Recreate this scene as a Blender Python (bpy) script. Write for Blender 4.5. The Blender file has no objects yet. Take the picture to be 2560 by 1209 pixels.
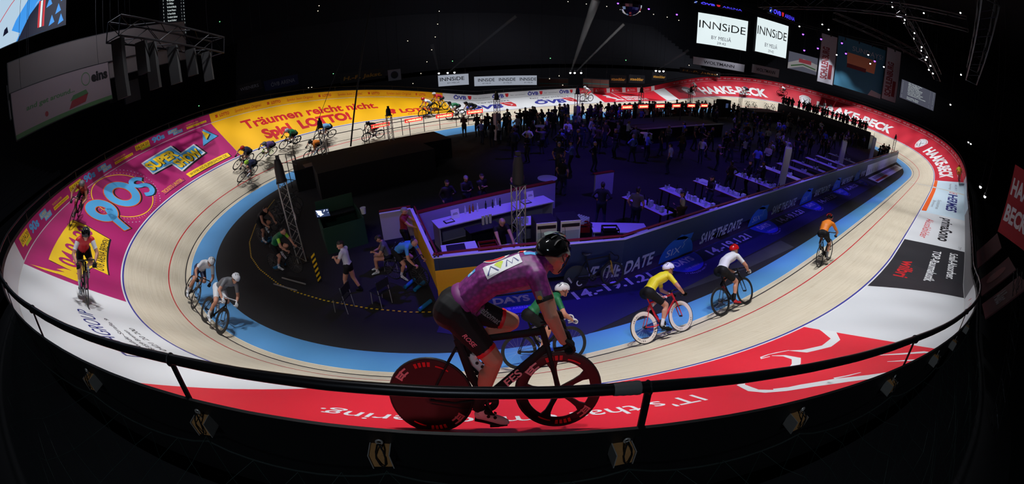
import bpy, bmesh, math, random
import numpy as np
from mathutils import Vector, Matrix
from mathutils.geometry import tessellate_polygon
random.seed(7)
SC = bpy.context.scene
COL = SC.collection
# ---------------------------------------------------------------- camera (fisheye lens, above the outer fence at the exit of the bend)
CAM = np.array([-29.388148, -16.988972, 6.047771])
YAW, PITCH, ROLL = math.radians(58.798232), math.radians(-32.344972), math.radians(-0.801273)
LF, LK3, LK5, LU, LV = 1033.90991, 0.0772692, -0.0224277, 1291.2956, 706.994
_f = np.array([math.cos(PITCH)*math.cos(YAW), math.cos(PITCH)*math.sin(YAW), math.sin(PITCH)])
_r0 = np.array([math.sin(YAW), -math.cos(YAW), 0.0])
_u0 = np.cross(_r0, _f)
_r = _r0*math.cos(ROLL) + _u0*math.sin(ROLL)
_u = np.cross(_r, _f)
cd = bpy.data.cameras.new('camera'); cam = bpy.data.objects.new('camera', cd); COL.objects.link(cam)
cam.matrix_world = Matrix(((_r[0], _u[0], -_f[0], CAM[0]), (_r[1], _u[1], -_f[1], CAM[1]), (_r[2], _u[2], -_f[2], CAM[2]), (0, 0, 0, 1)))
cd.type = 'PANO'
_P = cd if hasattr(cd, 'panorama_type') else cd.cycles
_P.panorama_type = 'FISHEYE_LENS_POLYNOMIAL'
_P.fisheye_fov = math.radians(176)
_P.fisheye_polynomial_k0 = 0.0
_P.fisheye_polynomial_k1 = -6.76649499e-02
_P.fisheye_polynomial_k2 = -4.35553007e-04
_P.fisheye_polynomial_k3 = 6.40026481e-05
_P.fisheye_polynomial_k4 = -2.42622092e-06
cd.sensor_width = 36; cd.sensor_fit = 'HORIZONTAL'
cd.shift_x = (1280-LU)/2560.0; cd.shift_y = (LV-604.5)/1209.0
cd.clip_start = 0.05; cd.clip_end = 400
SC.camera = cam
# ---------------------------------------------------------------- world, exposure
W = bpy.data.worlds.new('world'); SC.world = W; W.use_nodes = True
W.node_tree.nodes['Background'].inputs[0].default_value = (0.35, 0.42, 0.75, 1)
W.node_tree.nodes['Background'].inputs[1].default_value = 0.006
SC.view_settings.view_transform = 'Standard'; SC.view_settings.look = 'None'
SC.view_settings.gamma = 1; SC.view_settings.exposure = 0.0; SC.view_settings.use_curve_mapping = False
SC.cycles.use_denoising = True
SC.cycles.max_bounces = 5; SC.cycles.diffuse_bounces = 2; SC.cycles.glossy_bounces = 2
SC.cycles.transmission_bounces = 3; SC.cycles.transparent_max_bounces = 8; SC.cycles.volume_bounces = 1
SC.cycles.sample_clamp_indirect = 4; SC.cycles.use_light_tree = True; SC.cycles.caustics_reflective = False
# ---------------------------------------------------------------- the shape of the track (metres; s runs round the black line, d up the banking)
TS, TT, TR, BS, BC, GK, GB = 11.4408783, 21.8524585, 12.2817529, 9.5846826, 42.5330643, 0.97115480, -0.3754636
D_RED, D_BLUE, D_OUT, D_IN, H_B, B_IN, LEAN = 0.705, 2.498, 5.956, -1.226, 0.69, math.radians(17.536857), math.radians(8.946)
Z0 = D_IN*math.sin(B_IN)
def _track():
    angT = TT/(2*TR); Cc = (math.pi/2-angT)*TR; Lq = TS+TT+Cc
    s = np.linspace(0, 4*Lq, 2401)
    d = np.minimum(np.mod(s, 2*Lq), 2*Lq-np.mod(s, 2*Lq))
    x = np.clip((d-TS)/TT, 0, 1); x = x+GK*(x*x*(3-2*x)-x); k = x/TR
    th = np.concatenate([[0], np.cumsum((k[1:]+k[:-1])/2*np.diff(s))]); th *= 2*math.pi/th[-1]
    X = np.concatenate([[0], np.cumsum((np.cos(th[1:])+np.cos(th[:-1]))/2*np.diff(s))])
    Y = np.concatenate([[0], np.cumsum((np.sin(th[1:])+np.sin(th[:-1]))/2*np.diff(s))])
    Y -= (Y.max()+Y.min())/2; X -= (X.max()+X.min())/2
    beta = np.radians(BS+(BC-BS)*np.maximum(x, 1e-9)**math.exp(GB))
    return s, X, Y, th, beta, 4*Lq
_s, _X, _Y, _th, _be, L = _track()
NS = 480; DS = L/NS
_gs = np.arange(NS+1)*DS
_fr = [np.interp(_gs, _s, a) for a in (_X, _Y, np.sin(_th), -np.cos(_th), _be)]
def frame(s):
    """position on the black line, tangent, outward normal (flat) and banking at s"""
    s = s % L
    t = float(np.interp(s, _s, _th))
    return (np.array([np.interp(s, _s, _X), np.interp(s, _s, _Y), 0.0]), np.array([math.cos(t), math.sin(t), 0]), np.array([math.sin(t), -math.cos(t), 0]), float(np.interp(s, _s, _be)))
def _node(i):
    i = i % NS
    return [a[i] for a in _fr]
def _pt(nd, d, off):
    x, y, nx, ny, b = nd
    if d < 0: b = B_IN
    c, sn = math.cos(b), math.sin(b)
    m = math.hypot(nx, ny); nx /= m; ny /= m
    return np.array([x+nx*(d*c-off*sn), y+ny*(d*c-off*sn), d*sn+off*c])
def P(s, d, off=0.0):
    s = s % L; i = int(s/DS); t = s/DS-i
    return _pt(_node(i), d, off)*(1-t)+_pt(_node(i+1), d, off)*t
def _bpt(nd, h, off):
    x, y, nx, ny, b = nd; m = math.hypot(nx, ny); nx /= m; ny /= m
    o = D_OUT*math.cos(b)+h*math.sin(LEAN)-off
    return np.array([x+nx*o, y+ny*o, D_OUT*math.sin(b)+h*math.cos(LEAN)])
def PB(s, h, off=0.0):
    s = s % L; i = int(s/DS); t = s/DS-i
    return _bpt(_node(i), h, off)*(1-t)+_bpt(_node(i+1), h, off)*t
def PO(s, o, h):
    """point above the outer edge of the track, o outward, h up"""
    p, t, n, b = frame(s)
    return p+n*(D_OUT*math.cos(b)+o)+np.array([0, 0, D_OUT*math.sin(b)+h])
def ray(u, v):
    T = np.linspace(0, 1.5, 3001); R = 2*LF*np.sin(T/2)*(1+LK3*T**2+LK5*T**4)
    du, dv = u-LU, -(v-LV); rho = math.hypot(du, dv)+1e-9; t = float(np.interp(rho, R, T))
    return _r*(math.sin(t)*du/rho)+_u*(math.sin(t)*dv/rho)+_f*math.cos(t)
def at(u, v, z=Z0):
    """where the line of sight through a point of the photograph meets the level z"""
    d = ray(u, v); return CAM+d*((z-CAM[2])/d[2])
def far(u, v, D):
    """the point in that direction at horizontal distance D from the lens"""
    d = ray(u, v); return CAM+d*(D/math.hypot(d[0], d[1]))
# ---------------------------------------------------------------- lights: a ring of lamps over the track, aimed at the banking only
def add_light(name, kind, loc, aim, energy, color=(1, 1, 1), **kw):
    l = bpy.data.lights.new(name, kind); o = bpy.data.objects.new(name, l); COL.objects.link(o)
    l.energy = energy; l.color = color
    for k, v in kw.items(): setattr(l, k, v)
    o.location = Vector(loc)
    o.rotation_euler = Vector(np.array(aim)-np.array(loc)).to_track_quat('-Z', 'Y').to_euler()
    return o
LAMP_Z, NLAMP, E_TRACK = 13.0, 68, 2500
lamp_spots = []
for i in range(NLAMP):
    s = (i+0.5)*L/NLAMP
    p, t, n, b = frame(s)
    src = p+n*(-1.6)+np.array([0, 0, LAMP_Z])
    a = P(s, D_IN*1.35)-src; c = PO(s, 0.1, 0.62)-src
    aa = math.atan2(a@n, -a[2]); ca = math.atan2(c@n, -c[2]); mid = (aa+ca)/2; half = (ca-aa)/2
    aim = src+n*math.sin(mid)*6-np.array([0, 0, math.cos(mid)*6])
    lamp_spots.append((src, aim))
    k = 1.0-0.30*math.exp(-((s-124.0)/17.0)**2)   # the left bend is lit a little less
    add_light('track_lamp_light', 'SPOT', src, aim, E_TRACK*k, (0.96, 0.97, 1.0), spot_size=2*half*1.22, spot_blend=0.65, shadow_soft_size=0.12)
# violet lamps over the club area
PURPLE = [(-23.5, -6.0, 7.5, 650), (-16, -6.5, 7.5, 480), (-8, -6.5, 7.5, 420), (1, -6, 7.5, 330), (11, -4, 7.5, 300), (-14, 1.5, 7.5, 420), (-3, 1, 7.5, 330), (9, 2, 7.5, 220), (20, -3, 7.5, 260), (-7, 6.5, 7.5, 260)]
for x, y, z, e in PURPLE:
    add_light('violet_lamp_light', 'SPOT', (x, y, z), (x, y-0.3, 0), e*3.0, (0.13, 0.05, 1.0), spot_size=math.radians(84), spot_blend=0.8, shadow_soft_size=0.2)
for x in (-22, -15.5, -8, 0, 8, 16):
    add_light('floor_banner_light', 'SPOT', (x, -12.9, 8.0), (x+0.5, -10.5, Z0+0.2), 900, (0.24, 0.2, 1.0), spot_size=math.radians(42), spot_blend=0.9, shadow_soft_size=0.1)
# extra white spots added to imitate rig spill on the pit, near bar and columns
for a, b, e, w in (((-26, -12.5, 9), (-23.6, -7.4, 1.0), 420, 34), ((-30, -9, 9), (-29.4, -3.5, 0.2), 190, 50), ((-9, -13, 9), (-7, -8.2, 1.0), 260, 22), ((3, -13, 9), (4.9, -8.2, 1.0), 260, 22), ((16, -13, 9), (17.5, -8.2, 1.0), 260, 22), ((-29, -9.5, 8.5), (-27.2, -6.2, 0), 140, 36)):
    add_light('added_spill_light', 'SPOT', a, b, e, (1.0, 0.97, 0.92), spot_size=math.radians(w), spot_blend=0.8, shadow_soft_size=0.15)
# unseen area lamp added behind the lens to lift the handrail and fence back
add_light('rail_fill_light', 'AREA', (-33.5, -23.5, 13.0), tuple(PO(139.8, 0.3, 0.4)), 230, (0.75, 0.88, 1.0), size=1.5)
# ---------------------------------------------------------------- materials
MATS = {}
def mat(name, color=(0.5, 0.5, 0.5), rough=0.6, metal=0.0, emit=None, es=1.0, spec=0.5, bump=0.0, bscale=40, var=0.0, vscale=6, alpha=1.0, trans=0.0):
    if name in MATS: return MATS[name]
    m = bpy.data.materials.new(name); m.use_nodes = True; nt = m.node_tree; b = nt.nodes['Principled BSDF']
    b.inputs['Base Color'].default_value = (*color, 1); b.inputs['Roughness'].default_value = rough
    b.inputs['Metallic'].default_value = metal; b.inputs['Specular IOR Level'].default_value = spec
    if alpha < 1: b.inputs['Alpha'].default_value = alpha
    if trans: b.inputs['Transmission Weight'].default_value = trans
    if emit: b.inputs['Emission Color'].default_value = (*emit, 1); b.inputs['Emission Strength'].default_value = es
    if bump or var:
        tc = nt.nodes.new('ShaderNodeTexCoord'); n = nt.nodes.new('ShaderNodeTexNoise'); nt.links.new(tc.outputs['Object'], n.inputs['Vector'])
        n.inputs['Scale'].default_value = bscale if bump else vscale; n.inputs['Detail'].default_value = 3
        if bump:
            bp = nt.nodes.new('ShaderNodeBump'); bp.inputs['Strength'].default_value = bump; nt.links.new(n.outputs['Fac'], bp.inputs['Height']); nt.links.new(bp.outputs['Normal'], b.inputs['Normal'])
        if var:
            n2 = nt.nodes.new('ShaderNodeTexNoise'); nt.links.new(tc.outputs['Object'], n2.inputs['Vector']); n2.inputs['Scale'].default_value = vscale
            r = nt.nodes.new('ShaderNodeMapRange'); r.inputs['To Min'].default_value = 1-var; r.inputs['To Max'].default_value = 1+var; nt.links.new(n2.outputs['Fac'], r.inputs['Value'])
            mx = nt.nodes.new('ShaderNodeVectorMath'); mx.operation = 'SCALE'; mx.inputs[0].default_value = color; nt.links.new(r.outputs['Result'], mx.inputs['Scale']); nt.links.new(mx.outputs['Vector'], b.inputs['Base Color'])
    MATS[name] = m
    return m
def C8(r, g, b):
    f = lambda c: (c/255/12.92) if c/255 <= 0.04045 else ((c/255+0.055)/1.055)**2.4
    return (f(r), f(g), f(b))
def flat(name, rgb, **k): return mat(name, C8(*rgb), **k)
flat('black', (14, 14, 16), rough=0.55); flat('steel', (176, 172, 168), rough=0.4, metal=0.35); flat('dark_steel', (48, 48, 52), rough=0.4, metal=0.7)
flat('pipe', (34, 34, 38), rough=0.33, metal=0.6, bump=0.05, bscale=120); flat('white', (225, 226, 228), rough=0.5); flat('red_ad', (226, 32, 52), rough=0.5); flat('deep_red', (196, 22, 48), rough=0.5)
flat('yellow_ad', (250, 186, 0), rough=0.5); flat('magenta_ad', (178, 28, 106), rough=0.5); flat('cyan_ad', (82, 170, 226), rough=0.5); flat('ink', (18, 18, 24), rough=0.5)
flat('yel_txt', (252, 206, 30), rough=0.5); flat('navy', (28, 42, 120), rough=0.5); flat('line_red', (205, 20, 30), rough=0.5); flat('line_blue', (40, 46, 150), rough=0.5); flat('line_black', (22, 20, 28), rough=0.5)
flat('orange_ad', (240, 96, 20), rough=0.5); flat('pale_blue', (205, 226, 240), rough=0.5); flat('charcoal_ad', (36, 36, 42), rough=0.5); flat('off_white', (214, 216, 220), rough=0.5); flat('cream', (235, 226, 205), rough=0.5)
flat('lime', (196, 214, 40), rough=0.5); flat('teal', (40, 150, 130), rough=0.5); flat('grey', (120, 120, 124), rough=0.6); flat('plywood', (176, 128, 78), rough=0.7, var=0.15, vscale=30); flat('rope', (20, 32, 30), rough=0.8)
# ---------------------------------------------------------------- objects
def obj(name, me, parent=None, mats=None, smooth=False):
    o = bpy.data.objects.new(name, me); COL.objects.link(o)
    if mats:
        for m in mats: me.materials.append(MATS[m] if isinstance(m, str) else m)
    if smooth:
        for p in me.polygons: p.use_smooth = True
    if parent is not None: o.parent = parent
    return o
def thing(name, label, cat, loc=(0, 0, 0), rot=None, group=None):
    o = bpy.data.objects.new(name, None); COL.objects.link(o); o.location = Vector(loc); o.empty_display_size = 0.1
    if rot is not None: o.rotation_euler = rot
    return tag(o, label, cat, group)
def tag(o, label, cat, group=None, kind=None):
    o['label'] = label; o['category'] = cat
    if group: o['group'] = group
    if kind: o['kind'] = kind
    return o
def struct(o): o['kind'] = 'structure'; return o
def dup(root, loc=None, rot=None, label=None, group=None, name=None):
    def rec(o, par):
        c = o.copy(); COL.objects.link(c); c.parent = par
        for ch in list(o.children): rec(ch, c)
        return c
    r = rec(root, None)
    if loc is not None: r.location = Vector(loc)
    if rot is not None: r.rotation_euler = rot
    if label: r['label'] = label
    if group: r['group'] = group
    return r
class MB:
    """collects shapes, builds ONE mesh object"""
    def __init__(s): s.v = []; s.f = []; s.m = []; s.mats = []
    def mi(s, m):
        if m not in s.mats: s.mats.append(m)
        return s.mats.index(m)
    def add(s, vs, fs, m='black'):
        k = len(s.v); s.v += [tuple(map(float, v)) for v in vs]; i = s.mi(m)
        for f in fs: s.f.append(tuple(k+a for a in f)); s.m.append(i)
        return s
    def box(s, c, d, m='black', R=None):
        c = np.array(c, float); h = np.array(d, float)/2
        vs = [np.array([x, y, z])*h for x in (-1, 1) for y in (-1, 1) for z in (-1, 1)]
        if R is not None: vs = [np.array(R) @ v for v in vs]
        return s.add([c+v for v in vs], [(0, 1, 3, 2), (4, 6, 7, 5), (0, 4, 5, 1), (2, 3, 7, 6), (0, 2, 6, 4), (1, 5, 7, 3)], m)
    def quad(s, a, b, c, d, m='black'): return s.add([a, b, c, d], [(0, 1, 2, 3)], m)
    def tube(s, pts, r, m='black', n=8, cap=True, up=None, flat=1.0):
        pts = [np.array(p, float) for p in pts]; rs = r if isinstance(r, (list, tuple)) else [r]*len(pts)
        T = []
        for i in range(len(pts)):
            a = pts[max(i-1, 0)]; b = pts[min(i+1, len(pts)-1)]; t = b-a; T.append(t/(np.linalg.norm(t)+1e-12))
        u = np.array(up, float) if up is not None else (np.array([0, 0, 1.0]) if abs(T[0][2]) < 0.9 else np.array([1.0, 0, 0]))
        vs = []
        for i, p in enumerate(pts):
            t = T[i]; u = u-t*(u@t); nu = np.linalg.norm(u)
            if nu < 1e-6: u = np.cross(t, [0.3, 0.5, 0.8]); nu = np.linalg.norm(u)
            u = u/nu; w = np.cross(t, u)
            for k in range(n):
                a = 2*math.pi*k/n; vs.append(p+rs[i]*(u*math.cos(a)*flat+w*math.sin(a)))
        fs = [(i*n+k, i*n+(k+1) % n, (i+1)*n+(k+1) % n, (i+1)*n+k) for i in range(len(pts)-1) for k in range(n)]
        if cap: fs += [tuple(range(n))[::-1], tuple(range((len(pts)-1)*n, len(pts)*n))]
        return s.add(vs, fs, m)
    def cyl(s, a, b, r, m='black', n=12, r2=None): return s.tube([a, b], [r, r if r2 is None else r2], m, n)
    def ball(s, c, r, m='black', n=10, k=6):
        c = np.array(c, float); r = np.array(r, float)*np.ones(3); vs = [c+r*[0, 0, 1]]
        for i in range(1, k):
            a = math.pi*i/k
            for j in range(n): b = 2*math.pi*j/n; vs.append(c+r*[math.sin(a)*math.cos(b), math.sin(a)*math.sin(b), math.cos(a)])
        vs.append(c-r*[0, 0, 1]); e = len(vs)-1
        fs = [(0, 1+j, 1+(j+1) % n) for j in range(n)]+[(1+i*n+j, 1+(i+1)*n+j, 1+(i+1)*n+(j+1) % n, 1+i*n+(j+1) % n) for i in range(k-2) for j in range(n)]+[(e, e-n+(j+1) % n, e-n+j) for j in range(n)]
        return s.add(vs, fs, m)
    def lathe(s, prof, c=(0, 0, 0), axis='z', m='black', n=24):
        c = np.array(c, float); vs = []
        for r, h in prof:
            for k in range(n):
                a = 2*math.pi*k/n; p = {'z': (r*math.cos(a), r*math.sin(a), h), 'y': (r*math.cos(a), h, r*math.sin(a)), 'x': (h, r*math.cos(a), r*math.sin(a))}[axis]; vs.append(c+p)
        q = len(prof); fs = [(i*n+k, i*n+(k+1) % n, (i+1)*n+(k+1) % n, (i+1)*n+k) for i in range(q-1) for k in range(n)]
        return s.add(vs, fs, m)
    def build(s, name, parent=None, smooth=False):
        me = bpy.data.meshes.new(name); me.from_pydata(s.v, [], s.f); me.validate()
        for m in s.mats: me.materials.append(MATS[m])
        if len(me.polygons) == len(s.m): me.polygons.foreach_set('material_index', s.m)
        me.update()
        bm = bmesh.new(); bm.from_mesh(me); bmesh.ops.recalc_face_normals(bm, faces=bm.faces); bm.to_mesh(me); bm.free()
        if smooth:
            me.polygons.foreach_set('use_smooth', [True]*len(me.polygons))
            try: me.set_sharp_from_angle(angle=math.radians(50))
            except Exception: pass
        return obj(name, me, parent)
def truss(mb, a, b, w=0.29, m='steel', seg=0.4, r=0.024, n=6, ref=(1, 0, 0)):
    a, b = np.array(a, float), np.array(b, float); t = b-a; ln = np.linalg.norm(t); t /= ln
    u = np.array(ref, float); u -= t*(u@t)
    if np.linalg.norm(u) < 0.1: u = np.array([0, 1.0, 0]); u -= t*(u@t)
    u /= np.linalg.norm(u); v = np.cross(t, u); h = w/2
    cs = [u*h+v*h, -u*h+v*h, -u*h-v*h, u*h-v*h]
    for c in cs: mb.cyl(a+c, b+c, r, m, n)
    k = max(1, int(ln/seg))
    for i in range(k):
        p0, p1 = a+t*ln*i/k, a+t*ln*(i+1)/k
        for j in range(4):
            c0, c1 = cs[j], cs[(j+1) % 4]
            mb.cyl(p0+(c0 if i % 2 else c1), p1+(c1 if i % 2 else c0), r*0.45, m, 4)
            if i == 0: mb.cyl(p0+c0, p0+c1, r*0.6, m, 4)
            if i == k-1: mb.cyl(p1+c0, p1+c1, r*0.6, m, 4)
    return mb
# ---------------------------------------------------------------- flat print: shapes and lettering in (x right, y up), then laid on a surface
_fc = {}
def glyphs(txt, bold=0.0):
    """triangles of a line of lettering, capital height 1"""
    key = (txt, bold)
    if key not in _fc:
        cu = bpy.data.curves.new('t', 'FONT'); cu.body = txt; cu.size = 1; cu.offset = bold; cu.resolution_u = 3
        o = bpy.data.objects.new('t', cu); COL.objects.link(o); dg = bpy.context.evaluated_depsgraph_get(); dg.update()
        me = bpy.data.meshes.new_from_object(o.evaluated_get(dg))
        vs = np.array([v.co[:2] for v in me.vertices]).reshape(-1, 2); fs = [tuple(p.vertices) for p in me.polygons]
        bpy.data.objects.remove(o); bpy.data.curves.remove(cu); bpy.data.meshes.remove(me)
        vs = vs/0.729 if len(vs) else vs
        if len(vs): vs[:, 0] -= vs[:, 0].min()
        _fc[key] = (vs, fs)
    return _fc[key]
class Print:
    def __init__(s): s.items = []
    def poly(s, pts, m, z=1):
        pts = [tuple(map(float, p)) for p in pts]
        tr = tessellate_polygon([[Vector((p[0], p[1], 0)) for p in pts]])
        s.items.append((np.array(pts), [tuple(t) for t in tr], m, z)); return s
    def rect(s, x0, y0, x1, y1, m, z=1): return s.poly([(x0, y0), (x1, y0), (x1, y1), (x0, y1)], m, z)
    def disc(s, cx, cy, rx, m, z=1, ry=None, n=28, a0=0, a1=360):
        ry = ry or rx; A = [math.radians(a0+(a1-a0)*i/n) for i in range(n+(a1-a0 < 360))]
        return s.poly([(cx+rx*math.cos(a), cy+ry*math.sin(a)) for a in A], m, z)
    def band(s, pts, w, m, z=1, close=False):
        pts = [np.array(p, float) for p in pts]; n = len(pts); ws = w if isinstance(w, (list, tuple)) else [w]*n; A = []; B = []
        for i in range(n):
            a = pts[(i-1) % n] if close else pts[max(i-1, 0)]; b = pts[(i+1) % n] if close else pts[min(i+1, n-1)]
            t = b-a; t = t/(np.linalg.norm(t)+1e-9); q = np.array([-t[1], t[0]])*ws[i]/2; A.append(pts[i]+q); B.append(pts[i]-q)
        vs = A+B; k = n if close else n-1
        s.items.append((np.array(vs), [(i, (i+1) % n, n+(i+1) % n, n+i) for i in range(k)], m, z)); return s
    def arc(s, cx, cy, rx, ry, a0, a1, w, m, z=1, n=36, rot=0):
        cr, sr = math.cos(math.radians(rot)), math.sin(math.radians(rot)); pts = []
        full = abs(a1-a0) >= 360
        for i in range(n if full else n+1):
            a = math.radians(a0+(a1-a0)*i/n); x, y = rx*math.cos(a), ry*math.sin(a); pts.append((cx+x*cr-y*sr, cy+x*sr+y*cr))
        return s.band(pts, w, m, z, close=full)
    def text(s, txt, x0, y0, h, m, x1=None, z=2, shear=0.0, rot=0.0, bold=0.0, track=1.0):
        vs, fs = glyphs(txt, bold)
        if not len(vs): return s
        v = vs.copy(); w = v[:, 0].max(); kx = (x1-x0)/w if x1 is not None else h*track
        X = v[:, 0]*kx+v[:, 1]*h*shear; Y = v[:, 1]*h; c, sn = math.cos(rot), math.sin(rot)
        s.items.append((np.stack([x0+X*c-Y*sn, y0+X*sn+Y*c], 1), fs, m, z)); return s
    def build(s, name, fmap, parent=None, cuts=None, base=0.003, step=0.0025, ycut=None):
        """fmap(x, y, off) -> 3-D point; cuts: x positions where the surface is creased"""
        V = []; F = []; MI = []; mats = []
        for vs, fs, m, z in s.items:
            if m not in mats: mats.append(m)
            bm = bmesh.new(); bv = [bm.verts.new((x, y, 0)) for x, y in vs]
            for f in fs:
                try: bm.faces.new([bv[i] for i in f])
                except ValueError: pass
            if cuts is not None:
                a, b = vs[:, 0].min(), vs[:, 0].max()
                for c in cuts:
                    if a+1e-4 < c < b-1e-4:
                        bmesh.ops.bisect_plane(bm, geom=bm.verts[:]+bm.edges[:]+bm.faces[:], dist=1e-6, plane_co=(c, 0, 0), plane_no=(1, 0, 0))
                a, b = vs[:, 1].min(), vs[:, 1].max()
                yc = ycut or 0.5
                if b-a > (ycut or 0.9):
                    for c in np.arange(math.ceil(a/yc)*yc, b-yc*0.1, yc):
                        if c > a+yc*0.1: bmesh.ops.bisect_plane(bm, geom=bm.verts[:]+bm.edges[:]+bm.faces[:], dist=1e-6, plane_co=(0, c, 0), plane_no=(0, 1, 0))
            k = len(V); bm.verts.index_update()
            V += [tuple(fmap(v.co.x, v.co.y, base+step*z)) for v in bm.verts]
            for f in bm.faces: F.append([k+v.index for v in f.verts]); MI.append(mats.index(m))
            bm.free()
        me = bpy.data.meshes.new(name); me.from_pydata(V, [], F)
        for m in mats: me.materials.append(MATS[m])
        me.polygons.foreach_set('material_index', MI); me.update()
        return obj(name, me, parent)
def on_track(s0): return (lambda x, y, off: P(s0-x, y, off))
def on_board(s0): return (lambda x, y, off: PB(s0-x, y, off))
def cuts_for(s0, x0, x1):
    return [s0-k*DS for k in range(int((s0-x1)/DS)-1, int((s0-x0)/DS)+2)]
def on_plane(o, ex, ey):
    o, ex, ey = (np.array(a, float) for a in (o, ex, ey)); ex = ex/np.linalg.norm(ex); ey = ey/np.linalg.norm(ey); nn = np.cross(ex, ey)
    return lambda x, y, off: o+ex*x+ey*y+nn*off
# ---------------------------------------------------------------- the track itself
def wood_mat():
    m = bpy.data.materials.new('track_wood'); m.use_nodes = True; nt = m.node_tree; b = nt.nodes['Principled BSDF']; N = nt.nodes.new; K = nt.links.new
    uv = N('ShaderNodeUVMap'); mp = N('ShaderNodeMapping'); mp.inputs['Scale'].default_value = (0.9, 26, 1); K(uv.outputs[0], mp.inputs[0])
    n1 = N('ShaderNodeTexNoise'); n1.inputs['Scale'].default_value = 1.0; n1.inputs['Detail'].default_value = 5; K(mp.outputs[0], n1.inputs['Vector'])
    mp2 = N('ShaderNodeMapping'); mp2.inputs['Scale'].default_value = (5.0, 1.6, 1); K(uv.outputs[0], mp2.inputs[0])
    n2 = N('ShaderNodeTexNoise'); n2.inputs['Scale'].default_value = 1.3; n2.inputs['Detail'].default_value = 7; n2.inputs['Roughness'].default_value = 0.75; K(mp2.outputs[0], n2.inputs['Vector'])
    br = N('ShaderNodeTexBrick'); br.inputs['Scale'].default_value = 1; br.inputs['Brick Width'].default_value = 4.0; br.inputs['Row Height'].default_value = 0.04; br.inputs['Mortar Size'].default_value = 0.0016
    br.inputs['Color1'].default_value = (*C8(222, 211, 190), 1); br.inputs['Color2'].default_value = (*C8(214, 202, 180), 1); br.inputs['Mortar'].default_value = (*C8(200, 186, 162), 1); K(uv.outputs[0], br.inputs['Vector'])
    r1 = N('ShaderNodeValToRGB'); r1.color_ramp.elements[0].position = 0.28; r1.color_ramp.elements[0].color = (0.72, 0.66, 0.56, 1); r1.color_ramp.elements[1].position = 0.55; r1.color_ramp.elements[1].color = (1, 1, 1, 1); K(n1.outputs['Fac'], r1.inputs[0])
    r2 = N('ShaderNodeValToRGB'); r2.color_ramp.elements[0].position = 0.30; r2.color_ramp.elements[0].color = (0.80, 0.74, 0.66, 1); r2.color_ramp.elements[1].position = 0.44; r2.color_ramp.elements[1].color = (1, 1, 1, 1); K(n2.outputs['Fac'], r2.inputs[0])
    m1 = N('ShaderNodeMix'); m1.data_type = 'RGBA'; m1.blend_type = 'MULTIPLY'; m1.inputs[0].default_value = 0.38; K(br.outputs['Color'], m1.inputs[6]); K(r1.outputs[0], m1.inputs[7])
    m2 = N('ShaderNodeMix'); m2.data_type = 'RGBA'; m2.blend_type = 'MULTIPLY'; m2.inputs[0].default_value = 0.55; K(m1.outputs[2], m2.inputs[6]); K(r2.outputs[0], m2.inputs[7])
    K(m2.outputs[2], b.inputs['Base Color']); b.inputs['Roughness'].default_value = 0.5; b.inputs['Specular IOR Level'].default_value = 0.3
    MATS['track_wood'] = m
wood_mat()
def blue_mat():
    m = mat('blue_band', C8(92, 160, 218), rough=0.5, var=0.05, vscale=1.2); return m
blue_mat()
def ribbon(name, rows, m, s0=0, s1=None, label=None):
    """a strip that follows the track; rows = list of (d, off)"""
    a = int(round(s0/DS)); b = NS if s1 is None else int(round(s1/DS)); V = []; F = []; UV = []
    n = len(rows)
    for i in range(a, b+1):
        for d, off in rows: V.append(tuple(_pt(_node(i), d, off))); UV.append((i*DS, d))
    for i in range(b-a):
        for j in range(n-1): F.append((i*n+j, (i+1)*n+j, (i+1)*n+j+1, i*n+j+1))
    me = bpy.data.meshes.new(name); me.from_pydata(V, [], F); me.materials.append(MATS[m])
    ul = me.uv_layers.new(name='UVMap')
    for p in me.polygons:
        for li in p.loop_indices: ul.data[li].uv = UV[me.loops[li].vertex_index]
    me.update(); return obj(name, me)
struct(ribbon('floor_track', [(0.5*k, 0) for k in range(12)]+[(D_OUT, 0)], 'track_wood'))
_apr = ribbon('floor_apron', [(-0.001, 0), (-0.21, 0)], 'track_wood'); struct(_apr)
struct(ribbon('floor_blue_band', [(-0.21, 0.0), (D_IN, 0.0)], 'blue_band'))
struct(ribbon('trim_1', [(-0.022, 0.004), (-0.0001, 0.004), (0.0001, 0.004), (0.022, 0.004)], 'line_black'))
struct(ribbon('trim_2', [(D_RED-0.022, 0.003), (D_RED+0.022, 0.003)], 'line_red'))
struct(ribbon('trim_3', [(D_BLUE-0.03, 0.004), (D_BLUE+0.028, 0.004)], 'line_blue'))
struct(ribbon('trim_4', [(D_BLUE+0.028, 0.003), (D_BLUE+0.09, 0.003)], 'white'))
struct(ribbon('trim_5', [(-0.225, 0.0035), (-0.2, 0.0035)], 'cream'))
# start and finish line across the track
pr = Print(); pr.rect(-13.5, 0.03, -13.3, 2.46, 'white', 1)
tag(pr.build('finish_line', on_track(0), cuts=cuts_for(0, -13.6, -13.2), base=0.0), 'white finish line painted straight across the wooden track', 'line')
# ---------------------------------------------------------------- fence round the outer edge
def fence():
    prof = [(0.0, 0.0), (0.0, H_B), (-0.02, H_B), (-0.02, -0.55)]   # (off towards the riders, h)
    V = []; F = []
    for i in range(NS+1):
        for off, h in prof: V.append(tuple(_bpt(_node(i), h, off)))
    n = len(prof)
    for i in range(NS):
        for j in range(n-1): F.append((i*n+j, i*n+j+1, (i+1)*n+j+1, (i+1)*n+j))
    me = bpy.data.meshes.new('wall_fence'); me.from_pydata(V, [], F); me.materials.append(MATS['black']); me.update()
    return struct(obj('wall_fence', me))
fence()
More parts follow.
